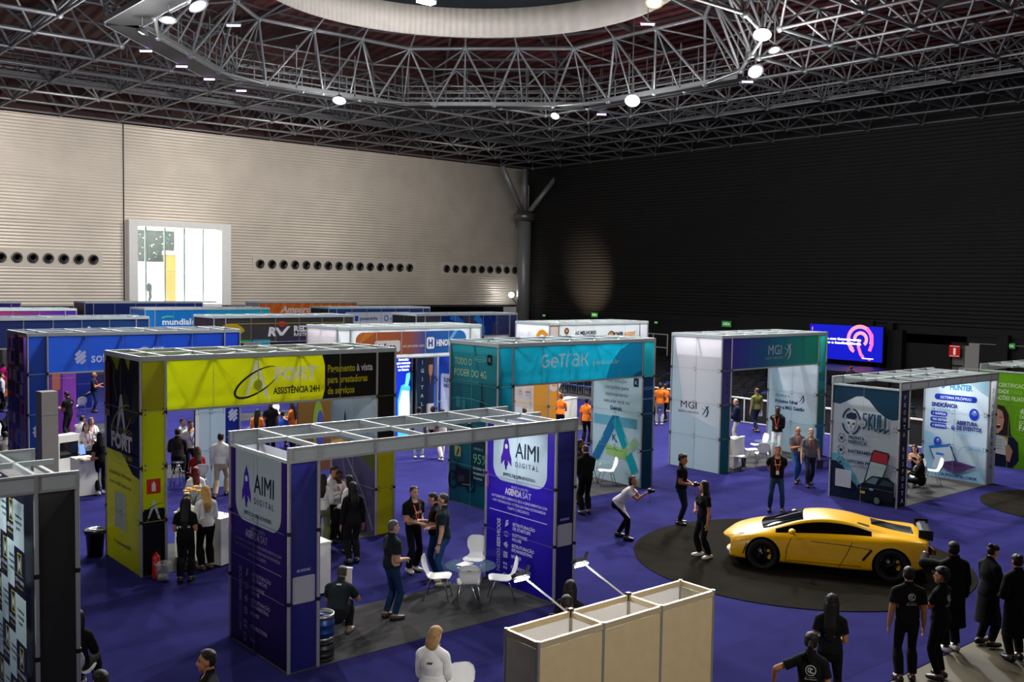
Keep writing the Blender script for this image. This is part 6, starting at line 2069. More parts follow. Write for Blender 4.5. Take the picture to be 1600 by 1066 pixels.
def person(px, py, phi, label, sex='m', h=1.75, skin='tan', hair=('short', '#17110e'), top=('tee', '#101114'), bot=('pants', '#15161b'), shoes='#17171a', pose='stand', foot=True, ground=.012, twist=0, lanyard=None, badge=False, prints=(), glasses=False, group=None, vs=None, watch=None, feet=None, face=None, htop=None, loc=None, sole=None, seat=True):
    """foot=True: (px, py) is the photo point between the shoes; else it is the top of the head"""
    if loc is not None: p = Vector(loc)
    elif foot: p = at(px, py, ground)
    else: p = at(px, py, htop or h + ground)
    p.z = ground
    sole = sole or ('#d0ccc4' if shoes > '#9' else '#1a1918')
    rz = facing(p, phi)
    t = empty('person', p, rz, label, 'person', group)
    if seat and (pose if isinstance(pose, str) else pose[0]).startswith('sit'):
        c_ = copy_tree(CH[0], Vector((p.x, p.y, ground)), rz, ' '.join(('white shell chair under the ' + label).split()[:16]))
        c_['group'] = 'white chairs with people seated on them'
    P = dict(POSES[pose]) if isinstance(pose, str) else dict(POSES[pose[0]], **pose[1])
    far = (p.xy.length > 27)
    vs = vs or (.0175 if far else .0125)
    k = h / 1.72
    fem = sex == 'f'
    lean = P.get('lean', 1.5)
    ph, py_ = P.get('ph', .93), P.get('py', 0.0)
    pel = Vector((0, py_, ph))
    T = Matrix.Rotation(R(twist), 3, 'Z') @ Matrix.Rotation(R(-lean), 3, 'X')
    up = lambda x, y, z: pel + T @ Vector((x, y, z - .93))
    segs = []  # (a, b, ra, rb, label)
    g = MB()

    def limb(pts, rad, lab, seg=12, ref=(1, 0, 0)):
        g.tube(pts, rad, seg, ref=ref, dome=True)
        rr = [r if not isinstance(r, (tuple, list)) else (r[0] + r[1]) / 2 for r in rad]
        for i in range(len(pts) - 1): segs.append((Vector(pts[i]), Vector(pts[i + 1]), rr[i], rr[i + 1], lab))
    fat = P.get('fat', 0)
    # torso
    if fem: rr = [(.150, .105), (.163, .118), (.158, .112), (.122, .092), (.132, .098), (.145, .118), (.155, .098), (.135, .075), (.055, .055)]
    else: rr = [(.145, .105), (.155, .115), (.150, .110), (.145, .102), (.155, .108), (.168, .118), (.178, .112), (.155, .085), (.062, .062)]
    rr = [(a + fat * (.02 if 1 < i < 6 else .0), b + fat * (.03 if 1 < i < 6 else 0)) for i, (a, b) in enumerate(rr)]
    zz = [.85, .90, .97, 1.07, 1.15, 1.24, 1.32, 1.385, 1.435]
    yy = [0, -.005, 0, .005, .005, .005, 0, -.01, -.015]
    pts = [up(0, y, z) for y, z in zip(yy, zz)]
    g.tube(pts, rr, 20, ref=T @ Vector((1, 0, 0)), dome=True)
    for s_ in (-1, 1): g.tube([up(s_ * .03, -.02, 1.43), up(s_ * (.09 if fem else .1), -.015, 1.395), up(s_ * (.155 if fem else .175), -.012, 1.355)], [.05, .05, .055 if fem else .06], 12, dome=True)
    if fem:
        for s_ in (-1, 1): g.ball(up(s_ * .068, .085, 1.235), .06, 12, 8)
    for i in range(len(pts) - 1): segs.append((pts[i], pts[i + 1], .12, .12, 'hip' if zz[i] < .95 else 'torso'))
    # neck and head
    hp_, hy_ = P.get('head', (0, 0))
    if face is not None: hy_ = face
    nb = up(0, -.015, 1.42)
    Hm = Matrix.Rotation(R(twist + hy_), 3, 'Z') @ Matrix.Rotation(R(-(lean * .35 + hp_)), 3, 'X')
    hc = nb + T @ Vector((0, .012, .06)) + Hm @ Vector((0, .012, .115))
    H = lambda x, y, z: hc + Hm @ Vector((x, y, z))
    limb([up(0, -.015, 1.40), H(0, -.03, -.06)], [.06 if not fem else .05, .054 if not fem else .046], 'neck')
    g.ball(H(0, -.012, .028), (.074, .093, .094), 18, 12, 0, Hm)
    g.ball(H(0, .018, -.040), (.058, .070, .076), 16, 10, 0, Hm)
    g.ball(H(0, .066, -.092), (.026, .024, .022), 10, 6, 0, Hm)
    g.tube([H(0, .080, .015), H(0, .104, -.024)], [.010, .016], 8, dome=True)
    g.ball(H(0, .083, -.055), (.024, .012, .010), 8, 6, 0, Hm)
    for s_ in (-1, 1):
        g.ball(H(s_ * .076, -.008, -.004), (.013, .024, .034), 8, 6, 0, Hm)
    segs.append((H(0, -.01, .05), H(0, .01, -.08), .08, .06, 'head'))
    # arms
    sw = .165 if fem else .185
    ar = ((.047, .040, .037, .025) if fem else (.055, .047, .043, .030))
    hands = {}
    for s_, key, eh in ((1, 'rh', 'reh'), (-1, 'lh', 'leh')):
        sh = up(s_ * sw, -.01, 1.345)
        tg = P.get(key)
        tg = Vector(tg) if tg is not None else Vector((s_ * (.25 + .02 * fat), .05, .80 + (ph - .93)))
        if P.get('rel', True) and lean > 10 and P.get(key) is None: tg.y += .1
        el, ha = ik(sh, tg, .285, .255, P.get(eh, (s_ * .55, -1, -.35)))
        g.ball(sh, .060 if not fem else .051, 12, 8)
        limb([sh, sh.lerp(el, .5), el], [ar[0] - .002, ar[0] - .003, ar[1]], 'uarm%d' % s_)
        limb([el, el.lerp(ha, .35), ha], [ar[1] - .002, ar[2], ar[3]], 'farm%d' % s_)
        d = (ha - el).normalized()
        if tg.z > .6 and d.z > -.6: d = (d + Vector((-s_ * .1, .2, .0))).normalized()
        side_ = d.cross(Vector((0, 0, 1)) if abs(d.z) < .8 else Vector((s_ * 1.0, .0, 0)))
        if side_.length < .05: side_ = Vector((0, 1, 0))
        side_.normalize()
        nrm = side_.cross(d).normalized()
        if abs(d.z) >= .8:  # hanging: palm faces the thigh
            nrm = Vector((-s_, 0, 0)) - d * (-s_ * d.x); nrm.normalize(); side_ = d.cross(nrm)
        elif nrm.z > 0: nrm = -nrm
        w0 = ha + d * .012
        limb([ha, w0 + d * .03, w0 + d * .085], [(.028, .018), (.038, .016), (.041, .013)], 'hand%d' % s_, 10, side_)
        curl = .9 if P.get(key) is not None else .5
        for q, (o_, L) in enumerate(((-.030, .068), (-.010, .078), (.010, .073), (.029, .058))):
            b0 = w0 + d * .082 + side_ * o_
            m1 = b0 + (d * math.cos(curl * .4) + nrm * math.sin(curl * .4)) * L * .5
            m2 = m1 + (d * math.cos(curl * 1.3) + nrm * math.sin(curl * 1.3)) * L * .5
            limb([b0, m1, m2], [.0095, .009, .0075], 'hand%d' % s_, 8, side_)
        thd = side_ * (-1 if side_.dot(Vector((-s_, .6, 0))) < 0 else 1)
        b0 = w0 + d * .02 + thd * .03
        limb([b0, b0 + d * .028 + thd * .022 + nrm * .008, b0 + d * .058 + thd * .026 + nrm * .022], [.0125, .011, .009], 'hand%d' % s_, 8, side_)
        hands[s_] = (w0 + d * .07, d, nrm, el, ha)
    # legs
    lr = ((.086, .066, .050, .048, .034) if fem else (.082, .066, .053, .050, .037))
    ft = feet or P.get('feet') or ((.10, .03), (-.10, -.03))
    fz = P.get('fz', 0.0)
    for s_, (fx, fy) in ((1, ft[0]), (-1, ft[1])):
        hj = pel + Vector((s_ * .088, 0, -.045))
        an = Vector((fx, fy - .03, .085 + fz))
        kn, an2 = ik(hj, an, .43, .405, (s_ * .12, 1, .1))
        limb([hj, hj.lerp(kn, .5), kn], list(lr[:3]), 'thigh%d' % s_)
        limb([kn, kn.lerp(an2, .3), an2], [lr[2] - .001, lr[3] + .004, lr[4]], 'shin%d' % s_)
        yw = R(-9 * s_)
        fd = Vector((-math.sin(yw) * 1.0, math.cos(yw), 0))
        a0 = Vector((an2.x, an2.y, fz + .035))
        limb([a0 - fd * .05 + Vector((0, 0, .01)), a0 + fd * .05, a0 + fd * .12, a0 + fd * .165], [(.036, .036), (.042, .036), (.046, .026), (.036, .02)], 'foot%d' % s_, 12, Vector((fd.y, -fd.x, 0)))
        limb([an2, a0], [lr[4], .036], 'ankle%d' % s_)
    v, f = voxel(g, vs)
    # nearest limb of every vertex
    labs = sorted(set(s_[4] for s_ in segs))
    best = np.full(len(v), 1e9); lab = np.zeros(len(v), int); tpar = np.zeros(len(v))
    cnt = {}
    for a, b, ra, rb, l in segs:
        a_, d_ = np.array(a), np.array(b - a)
        tt = np.clip(((v - a_) @ d_) / (d_ @ d_ + 1e-12), 0, 1)
        dist = np.linalg.norm(v - a_ - tt[:, None] * d_, axis=1) - (ra + (rb - ra) * tt)
        i_ = cnt.get(l, 0); cnt[l] = i_ + 1
        m = dist < best
        best[m] = dist[m]; lab[m] = labs.index(l); tpar[m] = tt[m] + i_
    is_ = lambda *names: np.isin(lab, [i for i, l in enumerate(labs) if l.rstrip('-1') in names or l.rstrip('1').rstrip('-') in names])
    nrm = vnorm(v, f)
    Ti = np.array(T.transposed())
    loc_ = (v - np.array(pel)) @ np.array(T) + np.array([0, 0, .93])  # torso frame
    body = make_obj('body', v * k, f, mat('skin_' + skin, SKINS[skin], .5, 0, .06, 14, spec=.3), t)
    # ---- clothes
    tk, tc = top[0], top[1]
    cm = mat('cloth_%s' % tc.strip('#'), tc, .85, 0, .12, 9, .25, 120, spec=.15)
    hem = {'tee': .88, 'polo': .88, 'long': .88, 'shirt': .90, 'tank': .93, 'jacket': .84, 'coat': .84, 'sweat': .86, 'dress': .8}[tk]
    if P.get('ph', .93) < .7: hem = .93
    sl = {'tee': 1.25, 'polo': 1.3, 'tank': -.2, 'dress': .3}.get(tk, 9)
    m = is_('torso') | (is_('hip') & (loc_[:, 2] > hem))
    m |= (is_('thigh') & (loc_[:, 2] > hem) & (loc_[:, 2] < 1.1))
    nk = is_('neck') & (loc_[:, 2] < (1.455 if tk in ('jacket', 'coat', 'shirt', 'polo', 'sweat') else 1.435))
    m |= nk
    if sl > 0: m |= is_('uarm') & (tpar < sl)
    if sl > 2: m |= is_('farm') & (tpar < 1.9)
    if tk == 'tank':
        m &= ~((loc_[:, 2] > 1.33) & (np.abs(loc_[:, 0]) > .12))
        m &= ~((loc_[:, 2] > 1.36))
    else:
        m &= ~(is_('torso') & (loc_[:, 2] > 1.41) & (loc_[:, 1] > .02) & (np.abs(loc_[:, 0]) < .05))
    th = {'tee': .016, 'tank': .012, 'jacket': .024, 'coat': .03, 'sweat': .026}.get(tk, .018)
    off = np.full(len(v), th)
    off += np.where(is_('torso', 'hip') & (loc_[:, 2] < 1.1), .012 if tk not in ('tank', 'dress') else 0, 0)
    off += np.where(is_('uarm'), .010 * np.clip(tpar, 0, 1.2), 0)
    top_name = {'tee': 't_shirt', 'polo': 'polo_shirt', 'long': 'long_sleeved_top', 'shirt': 'shirt', 'tank': 'tank_top', 'jacket': 'suit_jacket', 'coat': 'coat', 'sweat': 'sweatshirt', 'dress': 'dress'}[tk]
    G = garment(v, f, nrm, m, off, 5)
    shirt = make_obj(top_name, G[0] * k, G[1], cm, t)
    sbvh = BVHTree.FromPolygons([tuple(q) for q in G[0]], [tuple(q) for q in G[1]])
    bk, bc = bot
    bm_ = mat('cloth_%s' % bc.strip('#'), bc, .85, 0, .14, 6, .25, 120, spec=.15)
    m = is_('hip', 'thigh') | (is_('torso') & (loc_[:, 2] < 1.0))
    if P.get('ph', .93) > .7: m &= loc_[:, 2] < 1.0
    if bk != 'shorts': m |= is_('shin') & (tpar < 1.96)
    if bk != 'shorts': m |= is_('ankle') & (v[:, 2] > .07 + fz)
    off = np.full(len(v), .012 if bk != 'wide' else .02)
    off += np.where(is_('shin'), (.018 if bk in ('pants', 'wide') else .006) * np.clip(tpar, 0, 1), 0) + np.where(is_('ankle'), .016 if bk in ('pants', 'wide') else .006, 0)
    G = garment(v, f, nrm, m, off, 5)
    make_obj({'jeans': 'jeans', 'leggings': 'leggings', 'shorts': 'shorts'}.get(bk, 'trousers'), G[0] * k, G[1], bm_, t)
    if tk in ('coat', 'dress'):
        q = MB()
        L = .52 if tk == 'coat' else .62
        P_ = [up(0, 0, 1.02), up(0, 0, .92), up(0, .0, .70), up(0, 0, .92 - L)]
        w_ = .175 if tk == 'coat' else .16
        q.tube(P_, [(w_, .13), (w_ + .02, .15), (w_ + .03, .165), (w_ + .05, .18)], 24, ref=T @ Vector((1, 0, 0)), caps=False)
        q.v = [(a * k, b * k, c * k) for a, b, c in q.v]
        q.build('coat_skirt' if tk == 'coat' else 'skirt', cm, t)
    sm = mat('shoe_%s' % shoes.strip('#'), shoes, .4, 0, .05, 10)
    for s_ in (1, -1):
        m = (lab == labs.index('foot%d' % s_)) | ((lab == labs.index('ankle%d' % s_)) & (v[:, 2] < .11 + fz))
        G = garment(v, f, nrm, m, .015, 1)
        if G is None: continue
        G[0][:, 2] = np.maximum(G[0][:, 2], 0.0 + fz)
        so = make_obj('shoe', G[0] * k, G[1], sm, t)
        if not far:
            G = garment(v, f, nrm, m & (v[:, 2] < fz + .03), .019, 1)
            if G is not None:
                G[0][:, 2] = np.maximum(G[0][:, 2], fz)
                make_obj('sole', G[0] * k, G[1], mat('sole_' + sole.strip('#'), sole, .6), so)
    # ---- hair
    hs, hcx = hair
    hm = mat('hair_%s' % hcx.strip('#'), hcx, .55, 0, .25, 30, .4, 90, spec=.3)
    hl = (v - np.array(hc)) @ np.array(Hm)
    if hs != 'bald':
        m = is_('head', 'neck') & (hl[:, 2] > -.10)
        x_, y_, z_ = hl[:, 0], hl[:, 1], hl[:, 2]
        if hs == 'fringe': reg = (y_ < -.01) & (z_ > -.05) & (z_ < .07)
        else: reg = ((y_ < -.005 + np.clip((z_ - .02) * .9, -.02, .2)) & (z_ > (-.06 if hs in ('short', 'curly', 'bun', 'pony') else -.1))) | (z_ > .088)
        reg &= ~((np.abs(x_) > .068) & (z_ < .03) & (y_ > -.03))
        m &= reg
        off = np.full(len(v), {'short': .012, 'fringe': .006, 'curly': .034}.get(hs, .016))
        off += np.where(hl[:, 2] > .07, .008, 0)
        G = garment(v, f, nrm, m, off, 2)
        hv, hf = (G[0], G[1]) if G else (np.zeros((0, 3)), np.zeros((0, 4), int))
        q = MB()
        if hs in ('long', 'longer'):
            L = .30 if hs == 'long' else .42
            e = T @ Vector((0, 0, -1))
            q.tube([H(0, -.035, .06), H(0, -.075, -.02), H(0, -.085, -.1), H(0, -.09, -.1) + e * L * .55 + T @ Vector((0, -.045, 0)), H(0, -.09, -.1) + e * L + T @ Vector((0, -.04, 0))], [(.07, .055), (.086, .05), (.092, .042), (.092, .032), (.05, .018)], 16, ref=Hm @ Vector((1, 0, 0)), dome=True)
            for s_ in (-1, 1): q.tube([H(s_ * .06, -.01, .07), H(s_ * .085, -.02, 0), H(s_ * .085, -.03, -.1), H(s_ * .09, -.02, -.12) + e * L * .5], [.03, .026, .026, .018], 10, dome=True)
        elif hs == 'bob':
            q.tube([H(0, -.03, .07), H(0, -.055, 0), H(0, -.06, -.09), H(0, -.06, -.15)], [(.08, .07), (.098, .06), (.1, .055), (.085, .04)], 16, ref=Hm @ Vector((1, 0, 0)), dome=True)
        elif hs == 'bun':
            q.ball(H(0, -.09, .095), (.05, .045, .045), 14, 9)
        elif hs == 'pony':
            q.ball(H(0, -.10, .05), (.03, .03, .03)).tube([H(0, -.11, .05), H(0, -.15, 0), H(0, -.14, -.12), H(0, -.12, -.22)], [.025, .04, .038, .015], 10, dome=True)
        elif hs == 'curly':
            for i in range(26):
                a = rnd.uniform(0, 6.28); b = rnd.uniform(.05, 1.25)
                q.ball(H(.085 * math.sin(b) * math.cos(a), -.025 + .095 * math.sin(b) * math.sin(a), .05 + .09 * math.cos(b)), rnd.uniform(.022, .034), 8, 5)
        if q.v:
            qv, qf = voxel(q, .012, 2)
            hf = np.vstack([hf, qf + len(hv)]) if len(hv) else qf
            hv = np.vstack([hv, qv]) if len(hv) else qv
        if len(hv): make_obj('hair', hv * k, hf.astype(int), hm, t)
    # ---- face
    if not far or True:
        phh = (phi + (hy_ + twist)) % 360
        if phh < 125 or phh > 235:
            for s_ in (-1, 1):
                e = MB().ball(H(s_ * .031, .080, .014) * k, (.0125 * k, .007 * k, .007 * k), 10, 6, 0, Hm)
                e.build('eye', mat('eye_dark', '#1a1412', .2), t)
                e = MB().tube([H(s_ * .016, .088, .031) * k, H(s_ * .034, .085, .036) * k, H(s_ * .05, .072, .031) * k], [.003, .0042, .003], 6)
                e.build('eyebrow', hm if hs != 'bald' else mat('brow', '#3a2c24'), t)
            MB().ball(H(0, .0885, -.056) * k, (.022 * k, .007 * k, .006 * k), 10, 6, 0, Hm).build('mouth', mat('lip', '#8a4a44', .4), t)
            if hs == 'beard' or P.get('beard'): pass
        if glasses:
            q = MB()
            for s_ in (-1, 1):
                ring = [H(s_ * .033 + .021 * math.cos(a * .5236), .097, .012 + .016 * math.sin(a * .5236)) * k for a in range(13)]
                q.tube(ring, .0028, 6)
                q.tube([H(s_ * .054, .095, .014) * k, H(s_ * .08, .0, .01) * k], .0028, 6)
            q.tube([H(-.012, .099, .014) * k, H(.012, .099, .014) * k], .0028, 6)
            q.build('glasses', BLACK, t)

    def onshirt(x, z, front=True):
        o_ = up(x, .6 if front else -.6, z)
        h_ = sbvh.ray_cast(o_, T @ Vector((0, -1 if front else 1, 0)))
        return h_[0] if h_[0] is not None else up(x, .13 if front else -.13, z)
    if lanyard:
        q = MB()
        fr = T @ Vector((0, 1, 0))
        for s_ in (-1, 1):
            pp = [up(0, -.085, 1.45), up(s_ * .055, -.05, 1.452), up(s_ * .08, .0, 1.43)]
            pp += [onshirt(s_ * x_, z_) + fr * .008 for x_, z_ in ((.07, 1.36), (.05, 1.27), (.03, 1.18), (.012, 1.10))]
            q.tube([a * k for a in pp], [(.011, .003)] * len(pp), 6, ref=T @ Vector((1, 0, 0)))
        lo_ = q.build('lanyard', mat('lanyard_%s' % lanyard.strip('#'), lanyard, .5), t)
        if badge:
            c_ = onshirt(0, 1.05) + fr * .014
            MB().box(c_ * k, (.075, .006, .105), 0, T).build('badge', mat('badge_%s' % (badge if isinstance(badge, str) else '#e8e4e0').strip('#'), badge if isinstance(badge, str) else '#e8e4e0', .4), lo_)
    for art, (ox, oz), front in prints:
        q = MB()
        fr = T @ Vector((0, 1 if front else -1, 0))
        for pts, fs, c in art.it[1:]:
            q.add([(onshirt((ox + a) * (-1 if front else 1), oz + b, front) + fr * .006) * k for a, b in pts], fs, 0, c)
        q.build('chest_print' if front else 'back_print', BOARD, t)
    if watch:
        w_ = hands[watch]
        MB().tube([(w_[3].lerp(w_[4], .9)) * k, (w_[3].lerp(w_[4], .98)) * k], .036, 12).build('wrist_strap', mat('strap_dark', '#14141a', .4), t)
    t['_h'] = 0
    del t['_h']
    return t, {s_: t.matrix_basis @ (hands[s_][0] * k) for s_ in hands}, rz


def held(kind, hnd, rz, lab, cat, c='#101014', dz=.03, tilt=40, glow=None):
    """small things carried in a hand stay things of their own"""
    t = empty(kind, hnd + Vector((0, 0, dz)), rz, lab, cat)
    M_ = Matrix.Rotation(R(tilt), 3, 'X')
    if kind == 'phone':
        MB().box((0, .03, 0), (.075, .15, .009), 0, M_).build('phone_body', mat('phone_' + c.strip('#'), c, .2), t)
        MB().box(Vector((0, .03, 0)) + M_ @ Vector((0, 0, .006)), (.066, .135, .002), 0, M_).build('screen', mat('phone_glow', '#a8c8e8', .2, emit=1.5) if glow else mat('phone_glass', '#15181c', .08), t)
    elif kind in ('paper', 'booklet'):
        MB().box((0, .05, .0), (.2, .28, .006), 0, M_).build('sheet', mat('sheet_' + c.strip('#'), c, .6), t)
    elif kind == 'camera':
        MB().box((0, .03, 0), (.14, .06, .1)).build('camera_body', BLACK, t)
        MB().tube([(0, .05, 0), (0, .15, 0)], .038, 14).build('lens', BLACK, t)
        MB().tube([(-.07, 0, 0), (-.12, .02, -.22), (-.05, .02, -.3)], .008, 6).build('strap', mat('red_strap', '#c02028', .6), t)
    elif kind == 'bottle':
        MB().lathe([(0, 0), (.03, 0), (.032, .12), (.014, .16), (.014, .19), (0, .19)], (0, .02, -.06), 14).build('bottle_body', mat('bottle_blue', '#2a3a9a', .2), t)
    return t


def back_logo(s=1.0, c='#c8ccce'):
    a = Art(.3, .3)
    a.arc(0, .06, .055 * s, .055 * s, .008, c).arc(-.012, .065, .02, .025, .01, c, 40, 320).arc(.016, .055, .02, .025, .01, c, 60, 330)
    a.fit(0, -.03, 'Produções', .012, .12, c, 'C').fit(0, -.06, '@producoes', .016, .15, c, 'C', .02)
    return a


def word(s, h_, w_, c='#e4e6e8', bold=.04):
    a = Art(.3, .3); a.fit(0, 0, s, h_, w_, c, 'C', bold); return a


ORG, NVY = '#e8782a', '#18203c'
LAN = '#e85a2a'
# --- purple booth group
person(612, 966, 118, 'grey haired man in dark t-shirt and jeans standing on the grey carpet strip', 'm', 1.76, 'fair', ('short', '#5a5856'), ('tee', '#1d272c'), ('jeans', '#1c3358'), '#3a3430', ('belly', dict(fat=.8)), lanyard=LAN, glasses=True)
t, hh, rz = person(645, 893, 35, 'young man in black t-shirt, orange lanyard and white trainers, facing the camera', 'm', 1.78, 'fair', ('short', '#1c1512'), ('tee', '#101214'), ('pants', '#121317'), '#c8c4bc', 'belly', lanyard=LAN, badge='#e06a3a', prints=[(word('AIMI', .05, .17), (.03, 1.2), True)])
held('bottle', hh[1], rz, 'small violet bottle held by the young man with white trainers', 'bottle')
person(692, 914, 262, 'tall man in dark teal t-shirt and blue jeans seen from his side, near arm hanging', 'm', 1.82, 'fair', ('short', '#2a211c'), ('tee', '#14242a'), ('jeans', '#244a78'), '#b8b098', ('stand', dict(rh=(.1, .25, 1.05))), lanyard=LAN, glasses=True, watch=-1)
t, hh, rz = person(681, 770, 262, 'dark haired man with orange lanyard looking at a phone behind the tall man', 'm', 1.74, 'fair', ('short', '#17120f'), ('tee', '#16181c'), ('jeans', '#1c3358'), '#c8c4bc', 'phone', lanyard=LAN, foot=False)
held('phone', hh[1], rz, 'phone in the hand of the man behind the tall man in jeans', 'phone')
t, hh, rz = person(677, 981, 160, 'blond woman in white sweatshirt seen from behind at the bottom edge', 'f', 1.66, 'fair', ('bob', '#9a7a50'), ('sweat', '#dcdcda'), ('pants', '#14151a'), '#17171a', 'phone', foot=False, prints=[(word('ANP', .03, .08, '#2a2a30'), (0, 1.27), False)], face=-15)
held('phone', hh[1], rz, 'pale phone held by the blond woman in the white sweatshirt', 'phone', '#c8c8c8')
person(326, 1016, 268, 'young man in dark shirt in profile at the bottom edge, only head and shoulders showing', 'm', 1.76, 'tan', ('short', '#15100d'), ('shirt', '#14151a'), ('pants', '#14151a'), '#17171a', 'stand', foot=False)
person(158, 1049, 200, 'dark haired person whose head just shows at the bottom edge near the checker booth', 'm', 1.72, 'tan', ('short', '#15110f'), ('tee', '#141416'), ('pants', '#14151a'), pose='stand', foot=False)
person(0, 0, 160, 'seated person in dark clothes peeping out behind the black end of the checker booth', 'f', 1.66, 'tan', ('long', '#1a1614'), ('long', '#121212'), ('pants', '#14151a'), pose='sit', loc=(4.24, 14.4, 0))
person(527, 992, 165, 'man in dark t-shirt crouching with his back to the viewer beside the kegs', 'm', 1.76, 'tan', ('short', '#3a3430'), ('tee', '#1d262a'), ('pants', '#121317'), '#6a6a6c', 'crouch', lanyard=LAN, prints=[(word('AIMI', .03, .08), (0, 1.36), False)])
person(891, 908, 165, 'woman with very long dark hair behind the beige wall unit', 'f', 1.66, 'tan', ('longer', '#17120f'), ('tee', '#1a1a1e'), ('pants', '#14151a'), pose='stand', foot=False)
t, hh, rz = person(886, 932, 185, 'man with shaved dark hair holding a phone behind the beige wall unit', 'm', 1.70, 'tan', ('short', '#1d1a18'), ('tee', '#1a1a1e'), ('pants', '#14151a'), pose=('phone1', dict(lh=(-.2, .35, 1.2))), foot=False)
held('phone', hh[-1], rz, 'pale phone held out by the man behind the beige wall unit', 'phone', '#c8c8c8')
# --- yellow-green booth
person(290, 908, 170, 'woman with long black hair and black PRODUÇÃO shirt seen from behind', 'f', 1.66, 'tan', ('longer', '#0e0b0a'), ('tee', '#0e0e10'), ('pants', '#0e0e11'), '#17171a', 'hold', prints=[(word('PRODUÇÃO', .04, .22), (0, 1.12), False)])
person(322, 889, 200, 'blond woman in white blouse and wide black trousers at the FORT counter', 'f', 1.72, 'fair', ('long', '#c09a58'), ('shirt', '#dadad8'), ('wide', '#0e0e11'), '#4a3a34', 'hold')
person(291, 772, 30, 'dark haired woman in white shirt standing behind the FORT counter', 'f', 1.55, 'fair', ('long', '#12100e'), ('shirt', '#d4d4d2'), ('pants', '#14151a'), pose='hold', foot=False)
person(345, 776, 165, 'man in white shirt and khaki trousers walking away behind the FORT booth', 'm', 1.78, 'tan', ('short', '#15110f'), ('shirt', '#dcdcdc'), ('pants', '#b0a084'), '#201c1a', 'walk')
person(306, 727, 190, 'woman with dark red hair in a white top seated in the FORT opening', 'f', 1.66, 'fair', ('long', '#5a1418'), ('long', '#d8d4d2'), ('pants', '#c8c4c0'), pose='sit', foot=False, htop=1.34)
person(309, 696, 200, 'woman in dark red top with brown hair seated beyond the red haired woman', 'f', 1.66, 'tan', ('long', '#3a2418'), ('tee', '#8a1c20'), ('pants', '#14151a'), pose='sit', foot=False, htop=1.34)
person(277, 670, 175, 'man in dark grey shirt on a tall stool with his back to the viewer', 'm', 1.76, 'tan', ('short', '#1c1512'), ('shirt', '#2a2426'), ('pants', '#14151a'), pose='stool', foot=False, htop=1.62)
person(297, 657, 20, 'man in white shirt and blue lanyard, hand at chin, behind the tall stool', 'm', 1.74, 'tan', ('short', '#15100e'), ('shirt', '#dcdcdc'), ('pants', '#14151a'), pose='chin', foot=False, lanyard='#2a4ac0')
person(285, 654, 60, 'dark haired man in pale shirt behind the man with the blue lanyard', 'm', 1.62, 'fair', ('short', '#15100e'), ('shirt', '#c8c8cc'), ('pants', '#14151a'), pose='stand', foot=False)
t = empty('tall_stool', at(277, 762), 0, 'tall chrome stool under the man in the dark grey shirt', 'stool'); t.location.z = .011
MB().lathe([(0, .69), (.17, .69), (.18, .71), (.17, .73), (0, .73)], seg=24).build('seat', BLACK, t)
for k in range(4): MB().tube([(.08 * math.cos(k * 1.57 + .8), .08 * math.sin(k * 1.57 + .8), .69), (.22 * math.cos(k * 1.57 + .8), .22 * math.sin(k * 1.57 + .8), 0)], .013, 8).build('leg', STEEL, t)
person(503, 856, 175, 'woman in white top and green patterned trousers at the pillar of the purple booth', 'f', 1.66, 'tan', ('long', '#1c1512'), ('shirt', '#d0d0ce'), ('wide', '#6a7050'), '#c8c4bc', 'hold')
person(519, 728, 60, 'dark haired man in white shirt and red lanyard near the sunset road print', 'm', 1.74, 'tan', ('short', '#15100e'), ('shirt', '#d8d8d6'), ('pants', '#14151a'), pose='phone', foot=False, lanyard='#d0443a')
person(528, 735, 30, 'bearded dark skinned man in white shirt and red lanyard next to the road print', 'm', 1.64, 'dark', ('short', '#0c0a09'), ('shirt', '#d4d4d2'), ('pants', '#14151a'), pose='phone', foot=False, lanyard='#d0443a')
person(546, 862, 235, 'woman with long black hair in white blouse and black trousers before the road print', 'f', 1.70, 'tan', ('longer', '#0e0b0a'), ('shirt', '#ccccca'), ('wide', '#0e0e11'), '#14141a', 'hold')
person(552, 754, 200, 'person in black jacket with long black hair beside the white bloused woman', 'f', 1.72, 'tan', ('long', '#0e0b0a'), ('jacket', '#101013'), ('pants', '#101013'), pose='stand', foot=False)
# --- blue booth and the left edge
person(147, 644, 75, 'grey haired man in navy polo and jeans standing beyond the blue SOFT booth', 'm', 1.76, 'tan', ('fringe', '#8a8682'), ('polo', '#141a2c'), ('jeans', '#24365c'), '#5a3a24', 'talk', lanyard='#c02a2a')
person(107, 688, 230, 'man in black t-shirt and cap standing with his back turned in the blue SOFT booth', 'm', 1.78, 'tan', ('short', '#0c0a09'), ('tee', '#121214'), ('pants', '#2a2a2e'), '#101010', 'phone', lanyard='#c03a2a', prints=[(word('STAFF', .02, .06), (.05, 1.32), False)])
person(122, 650, 135, 'bearded man in white shirt seated in the blue SOFT booth', 'm', 1.76, 'tan', ('short', '#1c1512'), ('shirt', '#d4d0d4'), ('pants', '#14151a'), pose='sitfwd', foot=False, htop=1.36, lanyard='#3a4ab0')
person(142, 648, 20, 'woman with long light brown hair seated in the blue SOFT booth', 'f', 1.68, 'fair', ('longer', '#6a4a30'), ('long', '#d8d0d0'), ('pants', '#14151a'), pose='sit', foot=False, htop=1.4, lanyard='#c04a3a')
t, hh, rz = person(134, 661, 25, 'woman with long dark hair in white shirt holding papers at the SOFT counter', 'f', 1.68, 'fair', ('longer', '#1c1210'), ('tee', '#dcd8dc'), ('pants', '#22304a'), pose='hold', foot=False, lanyard='#c02a2a')
held('paper', hh[1], rz, 'white paper in the hands of the dark haired woman at the SOFT counter', 'paper', '#e0e0e0')
